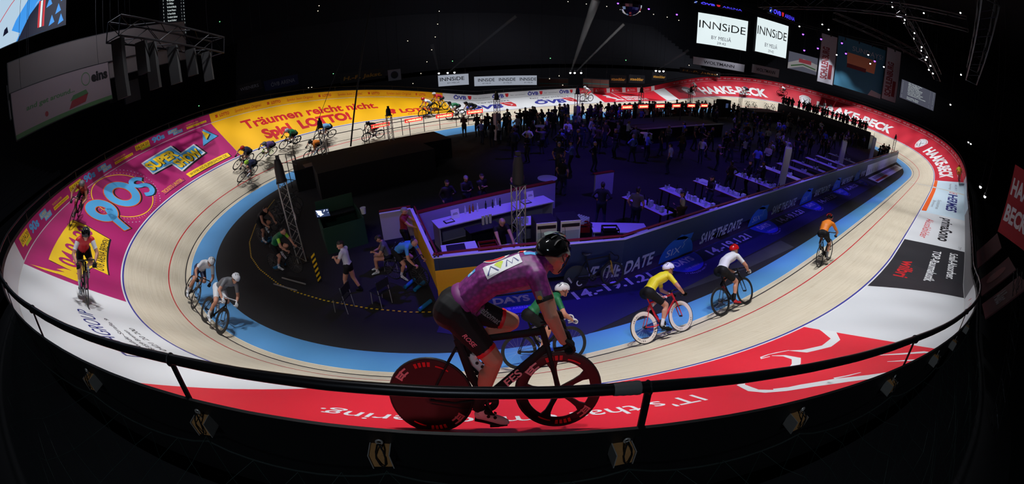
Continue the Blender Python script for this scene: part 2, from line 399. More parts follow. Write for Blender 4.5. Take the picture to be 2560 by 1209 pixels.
# white flashing strip where the banking meets the fence
pr = Print(); pr.rect(-L, 0.0, 0, 0.03, 'off_white', 1)
struct(pr.build('trim_6', on_board(0), cuts=cuts_for(0, -L, 0)))
HB0, HB1 = 0.03, 0.615
def quad_ad(p, sl_b, sr_b, sl_t, sr_t, m, d0=D_BLUE+0.085, d1=D_OUT-0.01):
    p.poly([(-sl_b, d0), (-sr_b, d0), (-sr_t, d1), (-sl_t, d1)], m, 0)
def t_ad(name, p, sl, sr, label, cat='advert', group=None, board=False):
    o = p.build(name, on_board(0) if board else on_track(0), cuts=cuts_for(0, -sl-2.5, -sr+2.5), base=0.006); tag(o, label, cat, group); return o
def shield(p, sx, d, w, h, m, rim=None, z=1):
    def out(k, dy=0): return [(sx-w/2*k, d+h*0.80), (sx-w/4*k, d+h*(0.90+0.06*k)), (sx, d+h*(0.93+0.07*k)), (sx+w/4*k, d+h*(0.90+0.06*k)), (sx+w/2*k, d+h*0.80), (sx+w*0.46*k, d+h*0.42), (sx+w*0.28*k, d+h*0.16), (sx, d+h*(1-k)*0.5), (sx-w*0.28*k, d+h*0.16), (sx-w*0.46*k, d+h*0.42)]
    p.poly(out(1.0), rim or m, z)
    if rim: p.poly([(x, y) for x, y in out(0.86)], m, z+1)
# 1 ---- white telephone advert and the red one beside it
p = Print(); quad_ad(p, 137.3, 130.85, 136.0, 130.35, 'white')
p.text('DATAGROUP', -135.1, 3.96, 0.42, 'navy', x1=-132.36, z=1, shear=0.12)
p.text('wilde-Straße 9', -134.4, 3.58, 0.13, 'ink', x1=-132.6, z=1); p.text('28359 Bremen', -134.6, 3.34, 0.13, 'ink', x1=-133.24, z=1); p.text('0421 20 200', -134.5, 3.06, 0.15, 'ink', x1=-133.0, z=1)
p.poly([(-133.95, 4.95), (-133.6, 5.4), (-133.5, 5.35), (-133.8, 4.95)], 'deep_red', 1)
t_ad('track_advert', p, 137, 131, 'white advert on the banking with the word datagroup in dark letters')
p = Print(); quad_ad(p, 145.75, 137.3, 145.42, 136.0, 'red_ad')
p.text("IT's that empowering.", -141.66, 4.02, 0.36, 'white', x1=-137.96, z=1, bold=0.004)
W_ = 'white'
p.poly([(-145.72, 3.40), (-145.2, 3.78), (-144.7, 3.86), (-144.19, 3.68), (-144.14, 3.28), (-144.3, 3.5), (-144.7, 3.66), (-145.2, 3.56), (-145.62, 3.1), (-145.7, 3.0)], W_, 1)
p.band([(-144.17, 3.30), (-143.95, 3.2), (-143.77, 3.15)], [0.03, 0.05, 0.03], W_, 1); p.band([(-143.78, 3.15), (-143.6, 3.16), (-143.52, 3.22), (-143.7, 3.26)], [0.03, 0.05, 0.06, 0.03], W_, 1)
p.band([(-143.75, 3.26), (-143.85, 3.45), (-143.8, 3.75), (-143.55, 3.95), (-143.2, 4.12), (-142.93, 4.2), (-142.62, 4.12)], [0.03, 0.08, 0.16, 0.14, 0.1, 0.06, 0.04], W_, 1)
p.poly([(-142.95, 4.16), (-142.45, 4.03), (-142.36, 4.12), (-142.30, 4.45), (-142.40, 4.62), (-142.75, 4.72), (-143.2, 4.95), (-143.62, 5.32), (-143.55, 5.4), (-143.2, 5.15), (-142.8, 4.95), (-142.45, 4.78), (-142.25, 4.62), (-142.18, 4.4), (-142.28, 4.05), (-142.5, 3.98)], W_, 1)
p.band([(-142.4, 4.6), (-142.75, 4.85), (-143.2, 5.12), (-143.7, 5.5), (-144.0, 5.85)], [0.08, 0.12, 0.16, 0.2, 0.2], W_, 1)
p.band([(-143.2, 4.92), (-143.4, 5.02), (-143.62, 5.1)], [0.05, 0.04, 0.02], W_, 1); p.band([(-144.52, 4.8), (-144.8, 5.2), (-145.12, 5.6), (-145.1, 5.9)], [0.02, 0.08, 0.12, 0.1], W_, 1); p.band([(-144.3, 5.2), (-144.55, 5.55), (-144.7, 5.9)], [0.02, 0.08, 0.12], W_, 1)
t_ad('track_advert', p, 145, 137, 'red advert on the near banking with white ribbon drawing and upside-down slogan')
p = Print(); quad_ad(p, 150.35, 145.75, 152.35, 145.42, 'off_white'); t_ad('track_advert', p, 152, 146, 'blank white panel on the banking between the red and the charcoal advert')
p = Print(); quad_ad(p, 158.75, 150.35, 160.3, 152.35, 'charcoal_ad')
p.text('Schall-Absorber.', -159.1, 5.12, 0.46, 'white', x1=-155.0, z=1, shear=-0.5, bold=0.02); p.text('TOP-Raumakustik.', -158.45, 4.22, 0.44, 'white', x1=-153.2, z=1, shear=-0.5, bold=0.02); p.text('wilbri', -155.45, 3.06, 0.6, 'line_red', x1=-152.55, z=1, shear=-0.3, bold=0.02)
t_ad('track_advert', p, 160, 151, 'charcoal advert on the banking with white lines over a red word')
p = Print(); quad_ad(p, 167.0, 158.75, 168.75, 160.3, 'off_white')
p.text('primaSono', -167.2, 4.28, 0.8, 'ink', x1=-160.75, z=1, shear=-0.35, bold=0.03); p.text('Akustikbilder', -165.3, 3.22, 0.52, 'line_red', x1=-160.1, z=1, shear=-0.3); p.text('TM', -161.0, 5.55, 0.2, 'grey', x1=-160.4, z=1)
t_ad('track_advert', p, 168, 159, 'white advert on the banking with a black word above thin red letters')
p = Print(); quad_ad(p, 13.3, 0.36, 13.3, 2.13, 'pale_blue'); p.poly([(-13.1, 2.6), (-0.75, 2.6), (-1.1, 2.95), (-13.15, 2.95)], 'orange_ad', 1)
p.text('HERMES', -12.3, 4.35, 0.92, 'navy', x1=-3.8, z=1, shear=-0.3, bold=0.03); p.arc(-12.95, 4.6, 0.2, 0.2, 0, 360, 0.08, 'line_red', 1); p.arc(-12.95, 5.0, 0.16, 0.16, 0, 360, 0.08, 'line_red', 1)
p.text('Systeme', -7.5, 3.5, 0.3, 'grey', x1=-3.0, z=1, shear=-0.2); p.text('Bremen', -6.5, 3.12, 0.24, 'grey', x1=-3.3, z=1, shear=-0.2)
t_ad('track_advert', p, 14, 0.4, 'pale blue advert with navy capitals and an orange bar along its foot')
p = Print(); quad_ad(p, 16.55, 13.5, 16.9, 13.5, 'pale_blue'); p.rect(-16.5, 2.6, -13.65, 2.95, 'orange_ad', 1); p.text('0421 49 17', -15.9, 4.9, 0.26, 'navy', x1=-14.0, z=1); p.text('Hoyerswege', -15.9, 4.3, 0.26, 'grey', x1=-13.9, z=1)
t_ad('track_advert', p, 17, 13.5, 'narrow pale blue advert with small print just beyond the finish line')
# red brewery adverts round the far bend
def brewery(p, sc, s1, s2, d0=3.2, h=1.55, bold=0.045):
    p.text('HAAKE-BECK', -s1, d0, h, 'white', x1=-s2, z=2, bold=bold, shear=0.0)
    shield(p, -sc, 3.0, 1.5, 2.3, 'off_white', 'white', 1); shield(p, -sc, 3.12, 1.26, 2.02, 'off_white', 'deep_red', 2)
    p.band([(-sc-0.3, 4.5), (-sc+0.3, 3.6)], 0.07, 'ink', 5); p.band([(-sc+0.3, 4.5), (-sc-0.3, 3.6)], 0.07, 'ink', 5); p.arc(-sc, 3.9, 0.34, 0.42, 200, 340, 0.07, 'ink', 5)
for sc, s1, s2, a, b, at_, ab_, lab in ((30.5, 28.7, 17.9, 33.0, 16.55, 33.0, 16.9, 'red brewery advert at the far right bend, beside the pale blue advert'), (47.7, 46.2, 35.6, 50.8, 33.0, 50.8, 33.0, 'red brewery advert half hidden behind the crowd on the raised platform'), (65.2, 63.3, 52.8, 68.9, 50.8, 68.1, 50.8, 'red brewery advert with complete crest, above the far end of the crowd')):
    p = Print(); quad_ad(p, a, b, at_, ab_, 'deep_red'); brewery(p, sc, s1, s2); t_ad('track_advert', p, a, b, lab)
p = Print(); quad_ad(p, 71.2, 68.9, 70.1, 68.1, 'white'); t_ad('track_advert', p, 71.2, 68, 'slanted white gap between two red adverts on the far banking')
p = Print(); quad_ad(p, 81.7, 71.2, 80.55, 70.1, 'red_ad'); p.poly([(-78.35, 2.7), (-78.2, 2.7), (-77.6, 5.9), (-77.75, 5.9)], 'white', 1)
p.text('BREMEN', -77.5, 3.85, 0.6, 'white', x1=-74.5, z=1, shear=0.1, bold=0.04); p.text('ERLEBEN!', -77.7, 3.05, 0.6, 'white', x1=-74.1, z=1, shear=0.1, bold=0.04)
p.poly([(-79.9, 2.9), (-79.2, 3.3), (-79.5, 3.9), (-80.0, 4.2), (-79.6, 4.6), (-79.9, 5.0), (-79.4, 5.2), (-79.0, 4.8), (-79.1, 4.3), (-78.6, 4.0), (-78.8, 3.6), (-78.2, 3.3), (-78.5, 2.9), (-79.0, 3.1)], 'white', 1)
t_ad('track_advert', p, 82, 70, 'red city advert on the far banking with white animal emblem and two-line slogan')
for a, b, at_, ab_, o, lab in ((98.68, 90.9, 98.35, 90.9, 0, 'white insurance advert on the far banking, next to the yellow one'), (90.9, 81.7, 90.9, 80.55, 7.3, 'white insurance advert on the far banking, behind the far truss tower')):
    p = Print(); quad_ad(p, a, b, at_, ab_, 'white'); p.text('fair versichert', -(96.75-o), 5.1, 0.42, 'ink', x1=-(91.8-o), z=1, shear=0.25, bold=0.01)
    p.text('ÖVB', -(97.3-o), 3.3, 1.15, 'line_blue', x1=-(93.5-o), z=1, shear=0.45, bold=0.05); p.poly([(-(93.2-o), 4.75), (-(91.9-o), 4.75), (-(91.85-o), 3.9), (-(92.2-o), 3.2), (-(92.9-o), 3.6)], 'line_red', 1); p.band([(-(92.8-o), 4.5), (-(92.2-o), 3.9), (-(92.5-o), 3.7)], 0.14, 'white', 2)
    t_ad('track_advert', p, a, b, lab)
p = Print(); quad_ad(p, 115.35, 98.68, 115.3, 98.35, 'yellow_ad')
p.text('Träumen reicht nicht.', -113.8, 4.45, 0.88, 'line_red', x1=-104.5, z=1, bold=0.03, rot=-0.028); p.text('Spiel  LOTTO!', -113.1, 3.1, 0.9, 'line_red', x1=-106.9, z=1, bold=0.055)
for a in (30, 120, 210, 300): p.disc(-103.7+0.2*math.cos(math.radians(a)), 3.55+0.25*math.sin(math.radians(a)), 0.17, 'line_red', 1, ry=0.21, n=12)
p.band([(-103.7, 3.5), (-103.75, 3.0)], 0.06, 'line_red', 1); p.text('LOTTO', -103.05, 3.2, 0.62, 'line_red', x1=-99.9, z=1, bold=0.05); p.text('BREMEN', -102.6, 2.82, 0.17, 'line_red', x1=-101.2, z=1)
t_ad('track_advert', p, 115, 98, 'yellow lottery advert with big red lettering on the left banking')
# magenta show advert
p = Print(); quad_ad(p, 130.85, 115.37, 130.35, 115.3, 'magenta_ad')
def shadow_text(txt, x0, y, h, m, x1, **k):
    p.text(txt, x0+0.06, y-0.06, h, 'ink', x1=x1+0.06, z=3, **k); p.text(txt, x0, y, h, m, x1=x1, z=4, **k)
p.poly([(-129.55, 5.15), (-129.78, 3.93), (-128.95, 3.62), (-129.12, 2.98), (-126.37, 3.32), (-126.15, 4.6), (-126.22, 5.2)], 'ink', 1)
p.poly([(-129.5, 5.2), (-129.8, 3.98), (-128.97, 3.66), (-129.1, 3.04), (-126.4, 3.4), (-126.2, 4.6), (-126.25, 5.25)], 'yel_txt', 2)
p.text('04.04.20', -129.45, 4.15, 0.75, 'magenta_ad', x1=-126.4, z=4, shear=0.1, bold=0.02); p.text('ÖVB ARENA BREMEN', -128.95, 3.2, 0.33, 'ink', x1=-126.5, z=4, shear=0.05, rot=0.05)
p.poly([(-130.25, 5.75), (-130.3, 5.2), (-130.25, 4.7), (-130.35, 4.1), (-130.2, 3.95), (-129.7, 4.2), (-129.75, 4.6), (-129.95, 4.85), (-129.98, 4.55), (-130.12, 4.9)], 'yel_txt', 2)
for r, m, w in ((1.72, 'yel_txt', 0.05),): p.arc(-123.0, 4.35, 1.6, 1.55, 0, 360, w, m, 1, n=60)
for k in range(64):
    a = 2*math.pi*k/64
    for rr, m, w in ((1.68, 'pale_blue', 0.02), (1.76, 'orange_ad', 0.03), (1.96, 'pale_blue', 0.025)):
        x, y = -123.0+rr*1.02*math.cos(a), 4.35+rr*0.98*math.sin(a)
        if 2.66 < y < 5.86: p.disc(x, y, w, m, 1, n=6)
for ox, oy, m, z in ((0.09, -0.07, 'ink', 3), (0.0, 0.0, 'orange_ad', 4)):
    e = 0.03 if m == 'orange_ad' else 0
    p.arc(-124.72+ox, 4.5+oy, 0.52, 0.56, 0, 360, 0.5+e*2, m, z); p.band([(-124.35+ox, 4.35+oy), (-124.85+ox, 3.7+oy), (-125.15+ox, 2.95+oy)], 0.42+e*2, m, z)
    p.arc(-122.95+ox, 4.42+oy, 0.66, 0.74, 0, 360, 0.46+e*2, m, z)
p.arc(-124.72, 4.5, 0.52, 0.56, 0, 360, 0.47, 'cyan_ad', 5); p.band([(-124.38, 4.35), (-124.85, 3.7), (-125.13, 2.98)], 0.38, 'cyan_ad', 5); p.arc(-122.95, 4.42, 0.66, 0.74, 0, 360, 0.43, 'cyan_ad', 6)
sp_ = [(-121.3, 4.42), (-121.5, 4.66), (-121.8, 4.7), (-122.0, 4.5), (-121.85, 4.22), (-121.55, 4.08), (-121.4, 3.85), (-121.5, 3.55), (-121.8, 3.42), (-122.1, 3.58)]
def spline(q, n=5):
    q = [V_ for V_ in map(np.array, q)]; q = [2*q[0]-q[1]]+q+[2*q[-1]-q[-2]]; out = []
    for a, b, c, d in zip(q, q[1:], q[2:], q[3:]):
        for k in range(n): t = k/n; out.append(0.5*(2*b+(c-a)*t+(2*a-5*b+4*c-d)*t*t+(3*b-a-3*c+d)*t**3))
    return out+[q[-2]]
sp = spline(sp_)
p.band([(x+0.08, y-0.07) for x, y in sp], 0.3, 'ink', 3); p.band(sp, 0.27, 'cyan_ad', 5)
BX = [(-120.55, 4.3), (-120.4, 5.35), (-118.2, 5.5), (-118.15, 4.66), (-117.1, 4.86), (-117.0, 3.86), (-119.12, 3.45), (-119.17, 4.24)]
p.poly([(x+0.1, y-0.1) for x, y in BX], 'ink', 2); p.poly(BX, 'white', 3); cx, cy = np.mean(BX, 0)
p.poly([(-120.45, 4.38), (-120.32, 5.26), (-118.28, 5.4), (-118.22, 4.56), (-117.18, 4.75), (-117.1, 3.94), (-119.04, 3.56), (-119.08, 4.32)], 'cyan_ad', 4)
for dx, dy, m, z in ((0.05, -0.05, 'ink', 5), (0, 0, 'yel_txt', 6)): p.text('SUPER', -120.38+dx, 4.52+dy, 0.66, m, x1=-118.35+dx, z=z, rot=0.03, bold=0.05); p.text('SHOW', -118.98+dx, 3.74+dy, 0.66, m, x1=-117.2+dx, z=z, rot=0.06, bold=0.05)
p.rect(-119.05, 2.76, -115.87, 3.1, 'ink', 1); p.rect(-119.1, 2.82, -115.93, 3.17, 'yel_txt', 2); p.text('WWW.90S-SUPERSHOW.DE', -118.95, 2.89, 0.2, 'ink', x1=-116.1, z=4)
p.text('TICKETS UNTER', -121.25, 2.9, 0.24, 'yel_txt', x1=-119.6, z=2); p.band([(-121.3, 2.83), (-119.5, 2.83), (-119.46, 3.05)], 0.035, 'ink', 1)
p.poly([(-115.95, 5.7), (-115.5, 4.68), (-116.75, 4.35)], 'ink', 1); p.poly([(-115.95, 5.7), (-115.58, 4.7), (-116.75, 4.42)], 'cyan_ad', 2); p.poly([(-116.1, 5.6), (-115.85, 5.05), (-116.3, 4.72)], 'yel_txt', 3); p.band([(-115.85, 5.08), (-116.25, 4.74)], 0.09, 'ink', 4)
t_ad('track_advert', p, 131, 115, 'magenta show advert on the left banking with pale blue 90s numerals')
# ---------------------------------------------------------------- print on the fence
G = 'adverts along the fence'
def b_ad(p, sl, sr, label, m): p.rect(-sl, HB0, -sr, HB1, m, 0); return t_ad('fence_advert', p, sl, sr, label, board=True)
p = Print()
for o in (0.0, 4.82, 9.62):
    w = lambda a, b: (-(a-o), -(b-o))
    if o < 9: 
        a, b = w(124.92, 124.0); p.rect(a, 0.26, b, 0.54, 'yel_txt', 1); p.text('04.04.20', a+0.05, 0.31, 0.17, 'ink', x1=b-0.05, z=2)
        p.rect(a+0.3, 0.16, b, 0.25, 'lime', 1)
    a, b = w(123.8, 123.0)
    if o < 9: p.text('90s', a, 0.24, 0.3, 'cyan_ad', x1=b, z=1, bold=0.04); a, b = w(122.75, 121.87); p.rect(a, 0.3, a+0.6, 0.52, 'cyan_ad', 1); p.rect(a+0.28, 0.14, b, 0.34, 'cyan_ad', 1); p.text('SUPER', a+0.04, 0.34, 0.14, 'yel_txt', x1=a+0.56, z=2); p.text('SHOW', a+0.32, 0.18, 0.14, 'yel_txt', x1=b-0.04, z=2)
    if o < 9: a, b = w(121.6, 120.35); p.rect(a, 0.17, b, 0.3, 'yel_txt', 1); p.text('WWW.90S-SUPERSHOW.DE', a+0.04, 0.2, 0.07, 'ink', x1=b-0.04, z=2); p.text('TICKETS UNTER', a, 0.36, 0.08, 'yel_txt', x1=a+0.8, z=1)
o = -4.82; w = lambda a, b: (-(a-o), -(b-o))
a, b = w(124.92, 124.0); p.rect(a, 0.26, b, 0.54, 'yel_txt', 1); p.text('04.04.20', a+0.05, 0.31, 0.17, 'ink', x1=b-0.05, z=2); p.rect(a+0.3, 0.16, b, 0.25, 'lime', 1)
a, b = w(123.8, 123.0); p.text('90s', a, 0.24, 0.3, 'cyan_ad', x1=b, z=1, bold=0.04)
a, b = w(122.75, 121.87); p.rect(a, 0.3, a+0.6, 0.52, 'cyan_ad', 1); p.rect(a+0.28, 0.14, b, 0.34, 'cyan_ad', 1); p.text('SUPER', a+0.04, 0.34, 0.14, 'yel_txt', x1=a+0.56, z=2); p.text('SHOW', a+0.32, 0.18, 0.14, 'yel_txt', x1=b-0.04, z=2)
a, b = w(121.6, 120.35); p.rect(a, 0.17, b, 0.3, 'yel_txt', 1); p.text('WWW.90S-SUPERSHOW.DE', a+0.04, 0.2, 0.07, 'ink', x1=b-0.04, z=2); p.text('TICKETS UNTER', a, 0.36, 0.08, 'yel_txt', x1=a+0.8, z=1)
b_ad(p, 130.2, 115.25, 'magenta strip on the fence with small 90s prints and yellow tags', 'magenta_ad')
p = Print()
for s in (114.9, 111.6, 108.2, 104.65, 100.8):
    p.text('LOTTO', -(s-0.25), 0.24, 0.2, 'line_red', x1=-(s-0.85), z=1, bold=0.03)
    for q in range(4): a = math.radians(45+90*q); p.disc(-s+0.05+0.05*math.cos(a), 0.34+0.07*math.sin(a), 0.045, 'line_red', 1, n=8)
for a, b in ((113.7, 112.0), (110.35, 108.6), (106.9, 105.1), (103.25, 101.2)): p.text('Spielen beim Original.', -a, 0.24, 0.2, 'line_red', x1=-b, z=1, shear=0.2)
b_ad(p, 115.25, 98.34, 'yellow strip on the fence with small lottery lettering', 'yellow_ad')
p = Print()
for a in (97.3, 93.26, 89.19, 85.19): p.text('ÖVB', -a, 0.14, 0.34, 'line_blue', x1=-(a-1.3), z=1, bold=0.04); p.poly([(-(a-1.45), 0.5), (-(a-1.85), 0.5), (-(a-1.8), 0.22), (-(a-1.65), 0.12), (-(a-1.5), 0.22)], 'line_red', 1); p.text('fair versichert', -(a-2.05), 0.22, 0.15, 'grey', x1=-(a-3.8), z=1) if a > 86 else None
b_ad(p, 98.34, 82.9, 'white strip on the fence with blue insurance lettering', 'white')
p = Print()
for a, b in ((82.9, 80.95), (80.36, 78.31), (77.77, 75.72), (75.14, 73.07), (72.5, 70.46)):
    p.rect(-a, HB0, -b, HB1, 'red_ad', 1); p.poly([(-(a-0.25), 0.15), (-(a-0.45), 0.5), (-(a-0.65), 0.15)], 'white', 2); p.rect(-(a-0.75), 0.1, -(a-0.78), 0.55, 'white', 2); p.text('BREMEN', -(a-0.9), 0.32, 0.1, 'white', x1=-(a-1.6), z=2); p.text('ERLEBEN!', -(a-0.9), 0.18, 0.1, 'white', x1=-(a-1.7), z=2)
b_ad(p, 82.9, 69.84, 'white strip on the fence with five red city logos', 'white')
p = Print()
k = 66.4
while k > 18:
    p.text('HB', -k, 0.24, 0.2, 'off_white', x1=-(k-0.35), z=1); p.text('HAAKE', -(k-0.5), 0.32, 0.09, 'off_white', x1=-(k-1.0), z=1); p.text('BECK', -(k-0.5), 0.2, 0.09, 'off_white', x1=-(k-0.95), z=1); k -= 1.36
b_ad(p, 69.84, 17.2, 'long red strip on the fence round the far bend with tiny pale logos', 'deep_red')
p = Print(); b_ad(p, 17.2, 4.1, 'pale blue strip on the fence at the right', 'pale_blue')
p = Print(); b_ad(p, 170.74, 152.0, 'grey strip on the fence at the far right, scuffed and unprinted', 'grey')
p = Print(); p.band([(-150.6, 0.25), (-150.1, 0.4)], 0.03, 'line_red', 1); p.text('M.', -149.4, 0.22, 0.2, 'line_red', z=1); b_ad(p, 152.0, 130.2, 'white strip on the near fence running into the left corner', 'off_white')
# ---------------------------------------------------------------- handrail on brackets along the outside of the fence
POSTS = [136.3, 138.15, 140.15, 142.45, 144.65]
s = 144.65
while s < 136.3+L-2.6: s += 2.15; POSTS.append(s)
POSTS = sorted(p % L for p in POSTS)
def handrail():
    t = thing('handrail', 'long black handrail pipe that runs above the fence all the way round the track', 'handrail', PO(139.6, 0.07, 0))
    O = np.array(t.location)
    mb = MB(); pts = []
    for a, b in zip(POSTS, POSTS[1:]+[POSTS[0]+L]): pts += [PO(a+(b-a)*k/5, 0.07, 0.955-0.012*math.sin(math.pi*k/5))-O for k in range(5)]
    mb.tube(pts+[pts[0]], 0.031, 'pipe', 14, cap=False, up=(0, 0, 1)); mb.build('rail_pipe', t, smooth=True)
    for p in POSTS:
        if not (132 < p < 150 or 95 < p < 130 and int(p*10) % 2 == 0): pass
        pos, tg, n, b = frame(p); mb = MB()
        T = PO(p, 0.07, 0.95); B = PO(p, 0.13, 0.36); ax = (B-T)/np.linalg.norm(B-T)
        w = np.cross(ax, n); w /= np.linalg.norm(w); R = np.stack([w, np.cross(ax, w), ax], 1)
        c = (T+B)/2-O+ax*0.015
        mb.box(c, (0.042, 0.012, np.linalg.norm(B-T)-0.03), 'dark_steel', R)
        ring = [T-O+0.0345*(math.cos(a)*np.array([0, 0, 1])+math.sin(a)*n) for a in np.linspace(0, 2*math.pi, 17)]
        mb.tube(ring, 0.007, 'dark_steel', 6, cap=False)
        mb.build('post', t)
    # grey tape wound round the pipe joint next to one post
    mb = MB(); a, b = PO(139.82, 0.07, 0.95), PO(140.1, 0.07, 0.95)
    a = PO(140.0, 0.07, 0.952); b = PO(140.11, 0.07, 0.955)
    pts = [a+(b-a)*k/8-O for k in range(9)]; mb.tube(pts, [0.0325, 0.034, 0.0335, 0.036, 0.0345, 0.037, 0.0355, 0.038, 0.036], 'tape', 14, cap=False)
    mb.build('tape', t, smooth=True)['label'] = 'grey tape wrapped round the pipe'
flat('tape', (92, 92, 94), rough=0.6, bump=0.5, bscale=60)
handrail()
# plywood blocks in steel angles, with eye bolt and snap hook for the net
def block(s, label):
    p, tg, n, b = frame(s); P0 = PO(s-0.02, 0.105, 0.495)
    R = np.stack([-tg, n, [0, 0, 1.0]], 1)
    t = thing('fence_block', label, 'bracket', P0, Matrix(R.tolist()).to_euler(), 'plywood blocks behind the fence')
    MB().box((0, 0.035, -0.01), (0.105, 0.085, 0.11), 'plywood').build('wood_block', t)
    m = MB(); m.box((-0.058, 0.035, -0.012), (0.006, 0.1, 0.125), 'steel'); m.box((0.058, 0.035, -0.012), (0.006, 0.1, 0.125), 'steel'); m.box((0, 0.02, -0.07), (0.122, 0.07, 0.005), 'steel'); m.build('bracket', t)
    m = MB(); m.cyl((-0.01, 0.03, 0.04), (-0.01, 0.03, 0.085), 0.006, 'steel', 8); m.tube([(-0.01+0.017*math.sin(a), 0.03, 0.1-0.017*math.cos(a)) for a in np.linspace(0, 2*math.pi, 15)], 0.006, 'steel', 6, cap=False); m.build('eye_bolt', t, smooth=True)
    m = MB(); q = [(-0.012, 0.05, 0.105), (-0.03, 0.07, 0.07), (-0.034, 0.085, 0.03), (-0.024, 0.095, -0.02), (-0.01, 0.10, -0.035), (0.004, 0.095, -0.02), (0.016, 0.085, 0.03), (0.01, 0.07, 0.07), (-0.004, 0.05, 0.105)]
    m.tube(q, 0.0055, 'dark_steel', 6, cap=False); m.build('snap_hook', t, smooth=True)
    return P0, n
BL = [(137.15, 'plywood block with bright snap hook, first one left of the wide strap post'), (138.2, 'plywood block half covered by the strap post left of the big disc wheel'), (139.1, 'plywood block below the rear disc wheel of the nearest bicycle'), (140.1, 'plywood block at the taped joint of the handrail, right of the front wheel'), (141.15, 'plywood block under the red banking right of the taped joint'), (142.3, 'plywood block beside the strap post where the green net begins'), (143.5, 'plywood block above the green net, second from the strap post'), (144.45, 'plywood block with small hook near the right corner'), (145.7, 'plywood block farthest into the right corner')]
HK = [block(*b) for b in BL]
# rope and net hanging from the hooks
def net():
    t = thing('safety_net', 'dark green safety net sagging from a rope below the plywood blocks', 'net', PO(140, 0.3, 0))
    O = np.array(t.location); mb = MB(); top = []
    S_ = [134.5]+[b[0] for b in BL]+[147.5]
    for a, b in zip(S_[:-1], S_[1:]):
        for k in range(8):
            f = k/8; s = a+(b-a)*f; top.append((s, 0.41-0.11*math.sin(math.pi*f)**0.7))
    pts = [PO(s, 0.21, h)-O for s, h in top]
    mb.tube(pts, 0.007, 'rope', 6); r = random.Random(3)
    mb.build('rope', t)
    mb = MB(); rows = 11; W = []
    for i in range(rows):
        W.append([PO(top[j][0], 0.21+0.13*i-0.02*i*math.sin(j*0.8), top[j][1]-0.10*i-0.006*i*i+0.03*math.sin(j*0.9+i))-O+np.array([r.uniform(-.012, .012) for _ in range(3)]) for j in range(0, len(top), 1)])
    for i in range(rows-1):
        for j in range(0, len(top)-1):
            if (i+j) % 2 == 0: mb.cyl(W[i][j], W[i+1][min(j+1, len(top)-1)], 0.0018, 'net_cord', 4)
            else: mb.cyl(W[i][min(j+1, len(top)-1)], W[i+1][j], 0.0018, 'net_cord', 4)
    mb.build('mesh', t)
flat('net_cord', (22, 48, 44), rough=0.7)
net()
# dark slope and boards right behind the fence, below the lens
def outer_ground():
    V = []; F = []
    pr = [(0.05, -0.6), (0.6, -0.75), (1.2, -1.3), (3.5, -1.8), (3.6, -3.2)]
    for i in range(NS+1):
        for o, h in pr: V.append(tuple(PO(i*DS, o, h) if True else 0))
    n = len(pr)
    for i in range(NS):
        for j in range(n-1): F.append((i*n+j, (i+1)*n+j, (i+1)*n+j+1, i*n+j+1))
    me = bpy.data.meshes.new('floor_outer'); me.from_pydata(V, [], F); me.materials.append(MATS['void']); me.update(); return struct(obj('floor_outer', me))
flat('void', (16, 16, 20), rough=0.8)
outer_ground()
m = MB(); m.box((0, 0, Z0-2.2), (260, 260, 0.1), 'void'); struct(m.build('floor_hall'))
# ---------------------------------------------------------------- figures: one continuous skin grown over tapered limbs
def V3(*a): return np.array(a, float)
def nrm(a): a = np.array(a, float); return a/(np.linalg.norm(a)+1e-12)
SLOTS = ['top', 'sleeve', 'pants', 'skin', 'sock', 'hair']
def voxelise(mb, voxel, smooth=3, fac=0.5):
    me = bpy.data.meshes.new('t'); me.from_pydata(mb.v, [], mb.f); me.update()
    bm = bmesh.new(); bm.from_mesh(me); bmesh.ops.recalc_face_normals(bm, faces=bm.faces); bm.to_mesh(me); bm.free()
    o = bpy.data.objects.new('t', me); COL.objects.link(o)
    md = o.modifiers.new('r', 'REMESH'); md.mode = 'VOXEL'; md.voxel_size = voxel; md.adaptivity = 0
    ms = o.modifiers.new('s', 'SMOOTH'); ms.factor = fac; ms.iterations = smooth
    dg = bpy.context.evaluated_depsgraph_get(); dg.update(); out = bpy.data.meshes.new_from_object(o.evaluated_get(dg))
    bpy.data.objects.remove(o); bpy.data.meshes.remove(me); return out
